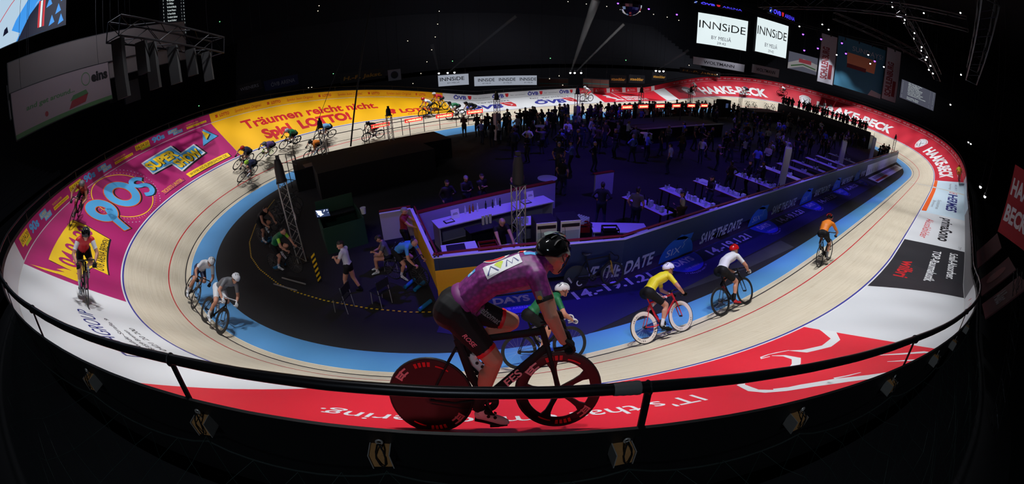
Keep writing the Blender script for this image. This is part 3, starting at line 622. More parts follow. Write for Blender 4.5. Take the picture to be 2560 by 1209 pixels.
def skin_mesh(segs, voxel, extra=()):
    """segs: (a, b, ra, rb, [(t_end, slot), ...], flat, up)"""
    mb = MB()
    for a, b, ra, rb, tg, fl, up in segs:
        n = 12; a = V3(*a); b = V3(*b); t = nrm(b-a); k = 4
        pts = []; rs = []
        for i in range(k+1):      # rounded start
            q = math.pi/2*i/k; pts.append(a-t*ra*math.cos(q)*0.8); rs.append(max(ra*math.sin(q), ra*0.12))
        for i in range(1, 4): pts.append(a+(b-a)*i/4); rs.append(ra+(rb-ra)*i/4)
        for i in range(k+1):
            q = math.pi/2*i/k; pts.append(b+t*rb*math.sin(q)*0.8); rs.append(max(rb*math.cos(q), rb*0.12))
        mb.tube(pts, rs, 'black', n, True, up, fl)
    for c, r in extra: mb.ball(c, r, 'black', 14, 9)
    me = voxelise(mb, voxel)
    A = np.array([s[0] for s in segs], float); B = np.array([s[1] for s in segs], float); ra = np.array([s[2] for s in segs]); rb = np.array([s[3] for s in segs])
    n = len(me.polygons); cen = np.zeros(n*3); me.polygons.foreach_get('center', cen); cen = cen.reshape(-1, 3)
    AB = B-A; l2 = (AB**2).sum(1); best = np.full(n, 1e9); idx = np.zeros(n, int)
    for i, s in enumerate(segs):
        t = np.clip(((cen-A[i])@AB[i])/l2[i], 0, 1); d = np.linalg.norm(cen-A[i]-t[:, None]*AB[i], axis=1); q = d/(ra[i]+(rb[i]-ra[i])*t); slot = np.zeros(n, int)
        for te, sl in reversed(s[4]): slot[t <= te] = SLOTS.index(sl)
        m = q < best; best[m] = q[m]; idx[m] = slot[m]
    me.polygons.foreach_set('material_index', idx); me.polygons.foreach_set('use_smooth', [True]*n); me.update()
    return me
def ik(a, b, l1, l2, bend):
    """middle joint between a and b, pushed towards bend"""
    a, b = V3(*a), V3(*b); d = np.linalg.norm(b-a); d = min(d, (l1+l2)*0.999); t = nrm(b-a); x = (l1*l1-l2*l2+d*d)/(2*d); h = math.sqrt(max(l1*l1-x*x, 0))
    u = V3(*bend); u = nrm(u-t*(u@t)); return a+t*x+u*h
HEADSEG = []
def head_parts(c, f, up, k=1.0):
    """skull, jaw, nose and ears round head centre c, facing f"""
    f = nrm(f); up = nrm(V3(*up)-f*(V3(*up)@f)); l = np.cross(up, f); s = k
    seg = [(c-f*0.025*s+up*0.02*s, c+f*0.02*s+up*0.015*s, 0.093*s, 0.086*s, [(1, 'skin')], 1.0, up), (c+f*0.01*s-up*0.02*s, c+f*0.052*s-up*0.085*s, 0.068*s, 0.038*s, [(1, 'skin')], 1.0, l),
           (c+f*0.088*s+up*0.012*s, c+f*0.108*s-up*0.028*s, 0.010*s, 0.015*s, [(1, 'skin')], 1.0, l), (c+l*0.078*s-up*0.005*s, c+l*0.086*s-up*0.03*s, 0.014*s, 0.009*s, [(1, 'skin')], 1.0, f), (c-l*0.078*s-up*0.005*s, c-l*0.086*s-up*0.03*s, 0.014*s, 0.009*s, [(1, 'skin')], 1.0, f),
           (c+f*0.075*s-up*0.052*s+l*0.018*s, c+f*0.075*s-up*0.052*s-l*0.018*s, 0.012*s, 0.012*s, [(1, 'skin')], 1.0, up), (c+f*0.078*s+up*0.022*s+l*0.03*s, c+f*0.078*s+up*0.022*s-l*0.03*s, 0.012*s, 0.012*s, [(1, 'skin')], 1.0, up)]
    return seg
def cap_segs(pos, f, up, r=0.095): return [(pos-f*0.04+up*0.035, pos+f*0.01+up*0.045, r, r*0.93, [(1, 'hair')], 1.0, up)]
POSE = {}
def pose_rider(crank=-80, lean=0.0, drop=True, head=(1, 0, -0.2), hip=(-0.22, 1.03), chest=(0.33, 1.33), hand=None, elbow_out=0.27):
    """joints of a rider in the bicycle's own frame: x forwards, y left, z up"""
    J = {}; hz = V3(hip[0], 0, hip[1]); cz = V3(chest[0], 0, chest[1]); J['pelvis'] = hz; J['chest'] = cz
    sp = nrm(cz-hz); bk = nrm(V3(-sp[2], 0, sp[0])); J['bk'] = bk; J['sp'] = sp
    J['neck'] = cz+sp*0.03+bk*0.01; hd = nrm(V3(*head)); J['headf'] = hd; J['head'] = J['neck']+nrm(V3(0.75, 0, 0.55)+0.25*hd)*0.155
    hp = hand or ((0.53, 0.21, 0.79) if drop else (0.56, 0.20, 0.95))
    for s, sg in (('L', 1), ('R', -1)):
        J['sh'+s] = cz+V3(0, sg*0.175, 0)-bk*0.045-sp*0.02; J['wr'+s] = V3(hp[0], sg*hp[1], hp[2]); J['el'+s] = ik(J['sh'+s], J['wr'+s], 0.29, 0.255, (-0.5, sg*elbow_out*3, -0.2))
        J['hip'+s] = hz+V3(0.02, sg*0.085, -0.03); a = math.radians(crank+(180 if sg > 0 else 0)); pd = V3(-0.06+0.17*math.cos(a), sg*0.12, 0.30+0.17*math.sin(a)); J['pd'+s] = pd
        down = 0.5-0.5*math.sin(a); ta = math.radians(-12-30*(1-down)) if True else 0     # toe points down more at the top of the stroke
        fd = V3(math.cos(ta), 0, math.sin(ta)); J['toe'+s] = pd+fd*0.07+V3(0, 0, 0.04); J['an'+s] = pd-fd*0.12+V3(0, 0, 0.105)+V3(0, 0, 0.02); J['kn'+s] = ik(J['hip'+s], J['an'+s], 0.425, 0.42, (1, sg*0.12, 0.3)); J['fd'+s] = fd
    return J
def rider_mesh(J, voxel, key, bulk=1.06, sleeve=0.62, short=0.72):
    if key in POSE: return POSE[key]
    c, p, bk, sp = J['chest'], J['pelvis'], J['bk'], J['sp']; mid = (c*0.5+p*0.5)+bk*0.055; y = V3(0, 1, 0)
    S = [(p-bk*0.01, p+sp*0.10, 0.142, 0.132, [(0.75, 'pants'), (1, 'top')], 0.80, bk), (p+sp*0.12+bk*0.01, mid, 0.135, 0.145, [(1, 'top')], 0.72, bk), (mid, c-sp*0.07-bk*0.005, 0.148, 0.168, [(1, 'top')], 0.68, bk), (c-sp*0.10, c-sp*0.0, 0.16, 0.12, [(1, 'top')], 0.62, bk),
         (c, J['neck']+sp*0.03, 0.075, 0.056, [(0.2, 'top'), (1, 'skin')], 1, bk), (J['neck'], J['head']-V3(0, 0, 0.03), 0.056, 0.055, [(1, 'skin')], 1, bk)]
    for s, sg in (('L', 1), ('R', -1)):
        sh, el, wr = J['sh'+s], J['el'+s], J['wr'+s]
        S += [(c-sp*0.03+y*sg*0.07, sh, 0.075, 0.062, [(1, 'top')], 1, bk), (sh, el, 0.058, 0.041, [(sleeve, 'sleeve'), (1, 'skin')], 1, bk), (el, wr, 0.043, 0.027, [(1, 'skin')], 1, bk)]
        h, kn, an, to = J['hip'+s], J['kn'+s], J['an'+s], J['toe'+s]
        hh = kn+(an-kn)*0.3; cf = nrm(V3(an[2]-kn[2], 0, -(an[0]-kn[0])))    # calf lies behind the shin
        S += [(p-sp*0.02+y*sg*0.06-bk*0.0, h, 0.118, 0.112, [(1, 'pants')], 1, bk), (h, kn, 0.102, 0.058, [(short, 'pants'), (1, 'skin')], 1, bk), (kn, an, 0.053, 0.035, [(0.68, 'skin'), (1, 'sock')], 1, bk), (hh+cf*0.022, hh+cf*0.02+(an-kn)*0.2, 0.048, 0.036, [(1, 'skin')], 1, bk), (an, an+(to-an)*0.6, 0.030, 0.017, [(1, 'sock')], 1, bk)]
    S = [(a, b, ra*bulk, rb*bulk, tg, fl, up) for a, b, ra, rb, tg, fl, up in S]
    S += head_parts(J['head'], J['headf'], (0, 0, 1))
    S = [(V3(*a), V3(*b), ra, rb, tg, fl, up) for a, b, ra, rb, tg, fl, up in S]
    me = skin_mesh(S, voxel); POSE[key] = me; return me
def dress(me, cols, parent, name='body'):
    """the same skin in other colours"""
    if len(me.materials) == 0:
        for s in SLOTS: me.materials.append(None)
    o = obj(name, me, parent)
    for i, s in enumerate(SLOTS):
        o.material_slots[i].link = 'OBJECT'; o.material_slots[i].material = MATS[cols[s]]
    return o
def cached(key, fn, name, parent, mats=None):
    """mesh data shared by every copy of a part"""
    if key not in POSE:
        o = fn(MB()).build(name, parent, smooth=True); POSE[key] = o.data
    else: o = obj(name, POSE[key], parent)
    if mats:
        for i, m in enumerate(mats):
            if i < len(o.material_slots): o.material_slots[i].link = 'OBJECT'; o.material_slots[i].material = MATS[m]
    return o
def align(o, pos, f, up=(0, 0, 1)):
    f = nrm(f); up = V3(*up); up = nrm(up-f*(up@f)); l = np.cross(up, f)
    o.matrix_local = Matrix(((f[0], l[0], up[0], pos[0]), (f[1], l[1], up[1], pos[1]), (f[2], l[2], up[2], pos[2]), (0, 0, 0, 1))); return o
# parts in their own frame: x forwards, z up
def m_helmet(m):
    n, k = 28, 12; vs = []; 
    for i in range(k+1):
        t = i/k*0.60*math.pi
        for j in range(n):
            a = 2*math.pi*j/n; x = math.sin(t)*math.cos(a); y = math.sin(t)*math.sin(a); z = math.cos(t)
            groove = 1-0.05*max(0, math.cos(y*22))*(0.25 < t < 1.55); vs.append((x*(0.138 if x > 0 else 0.155)*groove, y*0.108*groove, z*0.112*groove+0.03-0.012*(x < -0.3)))
    fs = [(i*n+j, i*n+(j+1) % n, (i+1)*n+(j+1) % n, (i+1)*n+j) for i in range(k) for j in range(n)]
    m.add(vs, fs, 'white')
    for yy in (-0.075, -0.04, 0.0, 0.04, 0.075):                     # dark vents between the ribs
        for x0, x1 in ((-0.10, -0.035), (-0.01, 0.07)):
            pts = []
            for q in range(5):
                x = x0+(x1-x0)*q/4; r = max(0.0, 1-(x/0.145)**2-(yy/0.108)**2); pts.append((x, yy, 0.112*math.sqrt(r)*0.975+0.032))
            m.tube(pts, [0.004, 0.009, 0.010, 0.009, 0.004], 'black', 6, True, (0, 0, 1), 0.35)
    for sg in (1, -1): m.tube([(0.05, sg*0.1, 0.01), (0.03, sg*0.088, -0.06), (0.045, sg*0.03, -0.118)], 0.005, 'black', 5); m.tube([(-0.04, sg*0.1, 0.01), (0.03, sg*0.088, -0.06)], 0.004, 'black', 5)
    return m
def m_glasses(m):
    pts = [(0.055*math.cos(a)+0.048, 0.085*math.sin(a), 0.012) for a in np.linspace(-1.45, 1.45, 13)]
    return m.tube(pts, [0.006]+[0.017]*11+[0.006], 'black', 6, True, (0, 0, 1), 1.0)
def m_shoe(m):
    P_ = [(-0.085, 0, 0.035), (-0.07, 0, 0.04), (-0.02, 0, 0.042), (0.05, 0, 0.03), (0.12, 0, 0.016), (0.165, 0, 0.008), (0.18, 0, 0.004)]
    m.tube(P_, [0.016, 0.034, 0.038, 0.036, 0.034, 0.024, 0.008], 'white', 12, True, (0, 0, 1), 0.95)
    m.tube([(-0.08, 0, -0.006), (-0.02, 0, -0.006), (0.03, 0, -0.014), (0.11, 0, -0.018), (0.17, 0, -0.012)], [0.026, 0.03, 0.026, 0.036, 0.018], 'black', 10, True, (0, 0, 1), 0.3)
    m.tube([(-0.03, 0, 0.05), (-0.045, 0, 0.09)], [0.036, 0.034], 'white', 12)
    for x in (0.015, 0.065): m.cyl((x, -0.03, 0.052), (x+0.004, -0.037, 0.06), 0.012, 'black', 12); m.cyl((x, 0.03, 0.052), (x+0.004, 0.037, 0.06), 0.012, 'black', 12)
    return m
def m_hand(m):
    """hand closed round a bar that runs along y at (0.055, 0, 0)"""
    m.tube([(-0.03, 0, 0.012), (0.0, 0, 0.02), (0.035, 0, 0.03), (0.06, 0, 0.032)], [0.026, 0.034, 0.043, 0.040], 'white', 10, True, (0, 0, 1), 0.5)
    for i, (yy, r, ln) in enumerate(((-0.033, 0.0105, 0.94), (-0.011, 0.0110, 1.04), (0.011, 0.0108, 1.0), (0.032, 0.0095, 0.84))):
        P_ = [(0.055, yy, 0.033), (0.055+0.036*ln, yy*1.03, 0.024), (0.055+0.046*ln, yy*1.03, -0.006), (0.055+0.028*ln, yy, -0.028), (0.055+0.004, yy*0.98, -0.03)]
        m.tube(P_, [r*1.1, r*1.05, r, r*0.9, r*0.75], 'white', 8, True, (0, 1, 0))
    m.tube([(0.0, 0.03, 0.012), (0.028, 0.046, -0.004), (0.055, 0.04, -0.022), (0.075, 0.022, -0.026)], [0.015, 0.0135, 0.012, 0.0095], 'white', 8, True, (0, 0, 1))
    return m
def cuffs(t, J, ms, mp, bulk=1.06, sleeve=0.62, short=0.72, jersey=None):
    if jersey:
        p, sp, bk = J['pelvis'], J['sp'], J['bk']; r = 0.138*bulk; c = p+sp*0.055
        MB().tube([c, c+sp*0.01, c+sp*0.045, c+sp*0.06], [r*0.99, r*1.035, r*1.03, r*0.96], jersey, 28, True, bk, 0.80).build('jersey_hem', t, smooth=True)
    for a, b, ra, rb, f, m, nme in ((J['shL'], J['elL'], 0.058, 0.041, sleeve, ms, 'sleeve_cuff'), (J['shR'], J['elR'], 0.058, 0.041, sleeve, ms, 'sleeve_cuff'), (J['hipL'], J['knL'], 0.102, 0.058, short, mp, 'shorts_hem'), (J['hipR'], J['knR'], 0.102, 0.058, short, mp, 'shorts_hem')):
        r = (ra+(rb-ra)*f)*bulk; c = a+(b-a)*f; d = nrm(b-a); r2 = (ra+(rb-ra)*(f+0.04))*bulk
        MB().tube([c-d*0.014, c-d*0.006, c+d*0.016, c+d*0.018], [r*0.985, r*1.03, r2*1.035, r2*0.97], m, 20).build(nme, t, smooth=True)
def rider(name, cols, J, key, root_m, label, group=None, voxel=0.02, helmet=('white', 'black'), shoe='white', glove='black', glasses=True, k=1.12, cat='person', sleeve=0.62, short=0.72, full=True, bulk=1.06):
    t = thing(name, label, cat, (0, 0, 0), None, group); t.matrix_world = root_m @ Matrix.Scale(1, 4)
    b = dress(rider_mesh(J, voxel, key, bulk, sleeve=sleeve, short=short), cols, t)
    h = cached('helmet', m_helmet, 'helmet', t, helmet); align(h, J['head']+V3(0, 0, 0.015), J['headf'])
    if full:
        if glasses: align(cached('glasses', m_glasses, 'glasses', t), J['head'], J['headf'])
        for s in 'LR':
            align(cached('shoe', m_shoe, 'shoe', t, (shoe, 'black')), J['pd'+s]+V3(0, 0, 0.025)-J['fd'+s]*0.07, J['fd'+s])
            d = nrm(J['wr'+s]-J['el'+s]); align(cached('hand', m_hand, 'gloved_hand' if glove != 'skin' else 'hand', t, (glove,)), J['wr'+s], nrm(d+V3(0.25, 0, 0)), (0.3, 0, 1) if d[2] > -0.8 else (1, 0, 0.2))
    return t, b
def world_m(s, d, tilt, yaw=0.0, k=1.12):
    """matrix of a bicycle whose wheels stand on the track at (s, d), leaning inwards by tilt from the vertical"""
    p, t, n, b = frame(s); up = math.cos(tilt)*V3(0, 0, 1)-math.sin(tilt)*n; f = nrm(t-up*(t@up)); l = np.cross(up, f); c, sn = math.cos(yaw), math.sin(yaw); f, l = f*c+l*sn, l*c-f*sn; o = P(s, d, 0.012)
    return Matrix(((f[0]*k, l[0]*k, up[0]*k, o[0]), (f[1]*k, l[1]*k, up[1]*k, o[1]), (f[2]*k, l[2]*k, up[2]*k, o[2]), (0, 0, 0, 1)))
# ---------------------------------------------------------------- bicycles
WR = 0.335
def wheel_mesh(m, style, rim='black'):
    m.tube([(WR*0.966*math.cos(a), 0, WR*0.966*math.sin(a)) for a in np.linspace(0, 2*math.pi, 49)], 0.0115, 'black', 8, cap=False)
    ri = {'disc': 0.0, 'five': 0.245, 'deep': 0.235, 'mid': 0.27, 'box': 0.295}[style]
    if style == 'disc': m.lathe([(0.012, 0.022), (0.09, 0.018), (0.2, 0.014), (0.285, 0.012), (0.316, 0.010), (0.316, -0.010), (0.285, -0.012), (0.2, -0.014), (0.09, -0.018), (0.012, -0.022)], axis='y', m=rim, n=48)
    else: m.lathe([(0.316, 0.009), (0.318, -0.009), ((ri+0.318)/2, -0.0125), (ri, -0.004), (ri, 0.004), ((ri+0.318)/2, 0.0125), (0.316, 0.009)], axis='y', m=rim, n=48)
    m.cyl((0, -0.04, 0), (0, 0.04, 0), 0.02, 'dark_steel', 12); m.cyl((0, -0.055, 0), (0, 0.055, 0), 0.007, 'steel', 8)
    if style == 'five':
        for k in range(5):
            a = 2*math.pi*k/5+0.5; c, s = math.cos(a), math.sin(a)
            pr = [(0.0, 0.022), (0.06, 0.021), (0.14, 0.019), (0.20, 0.024), (0.25, 0.045)]
            vs = []
            for r, w in pr:
                for sg, th in ((1, 0.011), (-1, 0.011), (-1, -0.011), (1, -0.011)): vs.append((c*r-s*w*sg, th*(1-r), s*r+c*w*sg))
            m.add(vs, [(i*4+j, i*4+(j+1) % 4, i*4+4+(j+1) % 4, i*4+4+j) for i in range(4) for j in range(4)], rim)
        m.cyl((0, -0.022, 0), (0, 0.022, 0), 0.034, rim, 16)
    if style in ('deep', 'mid', 'box'):
        for k in range(20):
            a = 2*math.pi*k/20; b = a+(0.35 if k % 2 else -0.35); m.cyl((0.018*math.cos(b), (0.02 if k % 4 < 2 else -0.02), 0.018*math.sin(b)), (ri*math.cos(a), 0, ri*math.sin(a)), 0.0011, 'steel', 3)
    return m
def frame_mesh(m, c, aero=False):
    ht, hb, sc, bb, rd = V3(0.375, 0, 0.86), V3(0.41, 0, 0.715), V3(-0.235, 0, 0.80), V3(-0.06, 0, 0.30), V3(-0.49, 0, WR)
    w = 1.35 if aero else 1.0
    m.tube([hb-V3(0, 0, 0.01), bb], [0.024*w, 0.029*w], c, 10, True, (0, 1, 0), 0.55); m.tube([ht-V3(0.005, 0, 0.03), sc-V3(0, 0, 0.02)], [0.022*w, 0.017*w], c, 10, True, (0, 1, 0), 0.6)
    m.tube([bb, V3(-0.16, 0, 0.5), sc], [0.028*w, 0.026*w, 0.020*w], c, 10, True, (0, 1, 0), 0.5); m.tube([ht, hb], [0.022, 0.026], c, 12); m.tube([sc, V3(-0.265, 0, 0.90)], [0.018, 0.015], c, 8, True, (0, 1, 0), 0.55)
    for sg in (1, -1):
        m.tube([bb+V3(-0.02, sg*0.02, 0), V3(-0.3, sg*0.055, 0.30), rd+V3(0, sg*0.06, 0)], [0.013, 0.010, 0.009], c, 8); m.tube([sc+V3(-0.01, sg*0.01, -0.06), V3(-0.36, sg*0.045, 0.56), rd+V3(0, sg*0.06, 0)], [0.011, 0.008, 0.008], c, 8)
    m.cyl(bb+V3(0, -0.04, 0), bb+V3(0, 0.04, 0), 0.028, c, 12); return m
def fork_mesh(m, c):
    for sg in (1, -1): m.tube([(0.412, sg*0.012, 0.71), (0.425, sg*0.042, 0.66), (0.455, sg*0.05, 0.5), (0.49, sg*0.052, WR)], [0.019, 0.017, 0.014, 0.009], c, 8, True, (0, 1, 0), 0.6)
    return m
def bar_mesh(m, c):
    m.tube([(0.37, 0, 0.885), (0.45, 0, 0.90)], [0.017, 0.016], 'black', 10)
    m.tube([(0.45, -0.2, 0.90), (0.45, 0, 0.90), (0.45, 0.2, 0.90)], 0.0135, c, 8)
    for sg in (1, -1): m.tube([(0.45, sg*0.14, 0.90), (0.455, sg*0.19, 0.902), (0.50, sg*0.205, 0.905), (0.535, sg*0.205, 0.885), (0.55, sg*0.207, 0.845), (0.54, sg*0.21, 0.80), (0.505, sg*0.21, 0.775), (0.44, sg*0.21, 0.77)], 0.0155, c, 8)
    return m
def saddle_mesh(m):
    m.tube([(-0.35, 0, 0.952), (-0.32, 0, 0.956), (-0.25, 0, 0.95), (-0.17, 0, 0.946), (-0.09, 0, 0.94)], [0.045, 0.07, 0.05, 0.024, 0.014], 'black', 12, True, (0, 0, 1), 0.32)
    for sg in (1, -1): m.tube([(-0.32, sg*0.03, 0.935), (-0.28, sg*0.022, 0.91), (-0.2, sg*0.022, 0.91), (-0.13, sg*0.012, 0.93)], 0.0035, 'steel', 5)
    return m
def crank_mesh(m, a):
    bb = V3(-0.06, 0, 0.30); m.lathe([(0.04, 0.0), (0.092, 0.0), (0.095, 0.003), (0.092, 0.006), (0.04, 0.006)], c=bb+V3(0, -0.05, 0), axis='y', m='dark_steel', n=32)
    for k in range(5): q = 2*math.pi*k/5+a; m.tube([bb+V3(0, -0.05, 0), bb+V3(0.075*math.cos(q), -0.048, 0.075*math.sin(q))], [0.014, 0.007], 'dark_steel', 6)
    for sg, q in ((-1, a), (1, a+math.pi)):
        e = bb+V3(0.17*math.cos(q), sg*0.075, 0.17*math.sin(q)); m.tube([bb+V3(0, sg*0.06, 0), e], [0.015, 0.011], 'black', 8, True, (0, 1, 0), 0.6); m.cyl(e, e+V3(0, sg*0.045, 0), 0.007, 'steel', 6); m.box(e+V3(0, sg*0.05, 0), (0.07, 0.05, 0.018), 'black')
    return m
def chain_mesh(m):
    for z0, z1 in ((0.095, 0.036), (-0.095, -0.036)): m.cyl((-0.06, -0.047, 0.30+z0), (-0.49, -0.047, WR+z1), 0.0045, 'dark_steel', 4)
    m.cyl((-0.49, -0.05, WR), (-0.49, -0.044, WR), 0.037, 'dark_steel', 16); return m
def bicycle(label, M, frame_c='black', fork_c=None, wheels=('mid', 'mid'), rims=('black', 'black'), bar_c='black', crank=-80, aero=False, group=None, k=1.12, label_rim=None):
    t = thing('track_bicycle', label, 'bicycle', (0, 0, 0), None, group); t.matrix_world = M
    cached('frame%s' % aero, lambda m: frame_mesh(m, 'white', aero), 'frame', t, (frame_c,)); cached('fork', lambda m: fork_mesh(m, 'white'), 'fork', t, (fork_c or frame_c,)); cached('bars', lambda m: bar_mesh(m, 'white'), 'handlebar', t, ('black', bar_c)); cached('saddle', saddle_mesh, 'saddle', t)
    cached('crank%d' % (crank//10), lambda m: crank_mesh(m, math.radians(crank)), 'crankset', t); cached('chain', chain_mesh, 'chain', t)
    for i, x in enumerate((-0.49, 0.49)):
        st, rc = wheels[i], rims[i]
        w = cached('wheel'+st, lambda m: wheel_mesh(m, st, 'white'), 'wheel', t, ('black', rc)); w.location = (x, 0, WR)
    return t
# kit colours
for nme, rgb in dict(skin=(196, 140, 116), skin2=(170, 118, 96), hair_d=(34, 26, 24), hair_b=(120, 96, 66), hair_g=(130, 128, 126), kit_black=(15, 15, 18), kit_white=(224, 226, 232), kit_red=(196, 26, 40), kit_dkred=(120, 22, 34), kit_yellow=(232, 216, 30), kit_green=(20, 110, 66), kit_lime=(160, 230, 60), kit_orange=(236, 130, 30), kit_purple=(88, 60, 120), kit_blue=(40, 100, 190), kit_sky=(110, 170, 220), kit_grey=(110, 112, 118), kit_navy=(26, 34, 70), violet_jersey=(126, 34, 118), frame_red=(200, 20, 40), wood_rim=(236, 224, 214), gold=(190, 150, 40), frame_grey=(60, 60, 66)).items(): flat(nme, rgb, rough=0.55)
MATS['kit_black'].node_tree.nodes['Principled BSDF'].inputs['Roughness'].default_value = 0.7; MATS['kit_black'].node_tree.nodes['Principled BSDF'].inputs['Specular IOR Level'].default_value = 0.25
flat('helmet_gloss', (20, 20, 22), rough=0.12); flat('helmet_white', (232, 234, 240), rough=0.2); flat('helmet_red', (206, 24, 30), rough=0.2); flat('helmet_lime', (190, 250, 60), rough=0.3); flat('silver_gloss', (150, 165, 165), rough=0.15, metal=0.4)
def kit(top, pants='kit_black', sleeve=None, skin='skin', sock='kit_white', hair='hair_d'): return dict(top=top, sleeve=sleeve or top, pants=pants, skin=skin, sock=sock, hair=hair)
def print_on(body, pr, o, ex, ey, name, parent, reach=0.3, off=0.003):
    """lay a print on the surface of a body, looking along -(ex x ey)"""
    from mathutils.bvhtree import BVHTree
    me = body.data; bvh = BVHTree.FromPolygons([v.co for v in me.vertices], [p.vertices for p in me.polygons])
    o = V3(*o); ex = nrm(ex); ey = V3(*ey); ey = nrm(ey-ex*(ey@ex)); nn = np.cross(ex, ey)
    def f(x, y, z):
        q = o+ex*x+ey*y+nn*reach; h = bvh.ray_cast(Vector(q), Vector(-nn), 2*reach)
        if h[0] is None: return o+ex*x+ey*y
        return V3(*h[0])+nn*(off+z)
    xs = [v for it in pr.items for v in it[0][:, 0]]
    ob = pr.build(name, f, parent, cuts=list(np.arange(min(xs), max(xs), 0.012)), base=0, step=0.0012, ycut=0.012)
    return ob
# ---------------------------------------------------------------- the riders on the track
flat('violet_plain', (110, 30, 104), rough=0.6); flat('pinkish', (214, 150, 160)); flat('pink_print', (220, 120, 140)); flat('carbon', (26, 22, 24), rough=0.28)
J0 = pose_rider(crank=-72, hip=(-0.235, 1.055), chest=(0.345, 1.315), head=(0.93, -0.10, -0.25), hand=(0.505, 0.215, 0.83))
J0['elR'] = V3(0.42, -0.26, 1.03); J0['elL'] = V3(0.44, 0.26, 1.03)
J0['head'] = V3(0.475, 0.0, 1.362); J0['headf'] = nrm((0.66, 0.68, -0.28)); J0['neck'] = V3(0.385, 0, 1.335)
M0 = world_m(139.6, 4.62, math.radians(18), -0.1, 1.2)
b0 = bicycle('black bicycle ridden nearest the lens, with rear disc wheel and five-spoke front wheel', M0, 'kit_black', None, ('disc', 'five'), ('carbon', 'carbon'), 'kit_black', -72, True)
t0, body0 = rider('cyclist', kit('violet_jersey', 'kit_black', skin='skin2', sock='kit_black'), J0, 'r0', M0, 'cyclist in purple jersey and black shorts, nearest the lens, gripping the drops', voxel=0.0068, helmet=('helmet_gloss', 'black'), shoe='kit_white', glove='kit_black', glasses=False, k=1.2, sleeve=0.55, short=0.78, bulk=1.15)
m = MB(); m.tube([(x, 0.0, 0.112*math.sqrt(max(0, 1-(x/0.155)**2))+0.044) for x in np.linspace(-0.12, 0.10, 9)], [0.004]+[0.034]*7+[0.004], 'silver_gloss', 8, True, (0, 0, 1), 0.12)
MB().tube([J0['chest']+J0['sp']*0.015, J0['chest']+J0['sp']*0.04], [0.083, 0.078], 'violet_plain', 20).build('collar', t0, smooth=True); hs = m.build('helmet_stripe', t0, smooth=True); hs['label'] = 'silver stripe along the top'; align(hs, J0['head']+V3(0, 0, 0.015), J0['headf'])
cuffs(t0, J0, 'kit_black', 'line_red', 1.15, 0.55, 0.78, 'violet_plain')
# hex pattern of the jersey
nt = MATS['violet_jersey'].node_tree; bs = nt.nodes['Principled BSDF']; vo = nt.nodes.new('ShaderNodeTexVoronoi'); vo.inputs['Scale'].default_value = 34; tc = nt.nodes.new('ShaderNodeTexCoord'); nt.links.new(tc.outputs['Object'], vo.inputs['Vector'])
rp = nt.nodes.new('ShaderNodeValToRGB'); rp.color_ramp.elements[0].color = (*C8(142, 42, 132), 1); rp.color_ramp.elements[1].color = (*C8(98, 24, 96), 1); rp.color_ramp.elements[1].position = 0.7; nt.links.new(vo.outputs['Distance'], rp.inputs[0]); nt.links.new(rp.outputs[0], bs.inputs['Base Color'])
sp_, bk_ = J0['sp'], J0['bk']
p = Print(); p.rect(-0.125, -0.05, 0.125, 0.05, 'white', 0)
for x0, x1 in ((-0.11, -0.035), ): p.band([(x0, -0.03), (x0+0.037, 0.03), (x1, -0.03)], 0.011, 'navy', 1)
p.poly([(-0.05, 0.03), (-0.03, 0.045), (0.0, 0.045), (0.015, 0.03), (-0.018, -0.022)], 'lime', 1); p.band([(0.02, -0.028), (0.04, 0.026), (0.062, -0.022), (0.084, 0.026), (0.106, -0.028)], 0.010, 'navy', 1)
print_on(body0, p, V3(0.14, -0.15, 1.32)+bk_*0.06, sp_+V3(0, 0.0, 0.05), (0, 0.55, 0.8), 'chest_label', t0)
p = Print(); p.arc(-0.05, 0, 0.07, 0.045, 0, 360, 0.055, 'white', 0); p.arc(-0.05, 0, 0.07, 0.045, 40, 320, 0.03, 'line_red', 1); p.band([(0.05, 0.05), (0.12, 0.05), (0.14, 0), (0.12, -0.05)], 0.05, 'white', 0); p.band([(0.05, 0.05), (0.12, 0.05), (0.14, 0), (0.12, -0.05)], 0.028, 'line_red', 1)
print_on(body0, p, V3(0.13, 0.02, 1.40)+bk_*0.05, sp_, (0, 1, 0.1), 'race_number', t0)
p = Print(); p.rect(-0.03, -0.022, 0.035, 0.022, 'cyan_ad', 0); p.disc(0, 0, 0.012, 'white', 1); print_on(body0, p, V3(-0.10, -0.06, 1.32)+bk_*0.05, sp_, (0, 1, 0.3), 'hip_badge', t0)
p = Print(); p.rect(-0.05, -0.025, 0.05, 0.025, 'cyan_ad', 0); print_on(body0, p, V3(0.31, -0.06, 1.45), sp_, (0, 1, 0.3), 'shoulder_badge', t0)
p = Print(); p.text('ROSE', 0, 0, 0.034, 'pink_print', x1=0.11, z=0, shear=0.2, bold=0.02); print_on(body0, p, V3(-0.17, -0.2, 0.90), (0.62, 0, -0.78), (0.78, 0, 0.62), 'thigh_lettering', t0)
p = Print(); p.text('Heizomat', 0, 0, 0.05, 'grey', x1=0.2, z=0, shear=0.15, bold=0.02); print_on(body0, p, V3(-0.08, -0.2, 1.02), (0.7, 0, -0.7), (0.7, 0, 0.7), 'shorts_lettering', t0)
p = Print(); p.rect(-0.03, -0.02, 0.03, 0.02, 'kit_grey', 0); p.disc(0.012, 0.0, 0.014, 'gold', 1); print_on(body0, p, V3(0.35, -0.3, 1.17), (0.25, 0, -1), (1, 0, 0.25), 'sleeve_badge', t0)
if False: print_on(body0, p, J0['hipR']*0.24+J0['knR']*0.76+V3(0, -0.14, 0), nrm(J0['knR']-J0['hipR']), (0.7, 0, 0.7), 'shorts_band', t0)
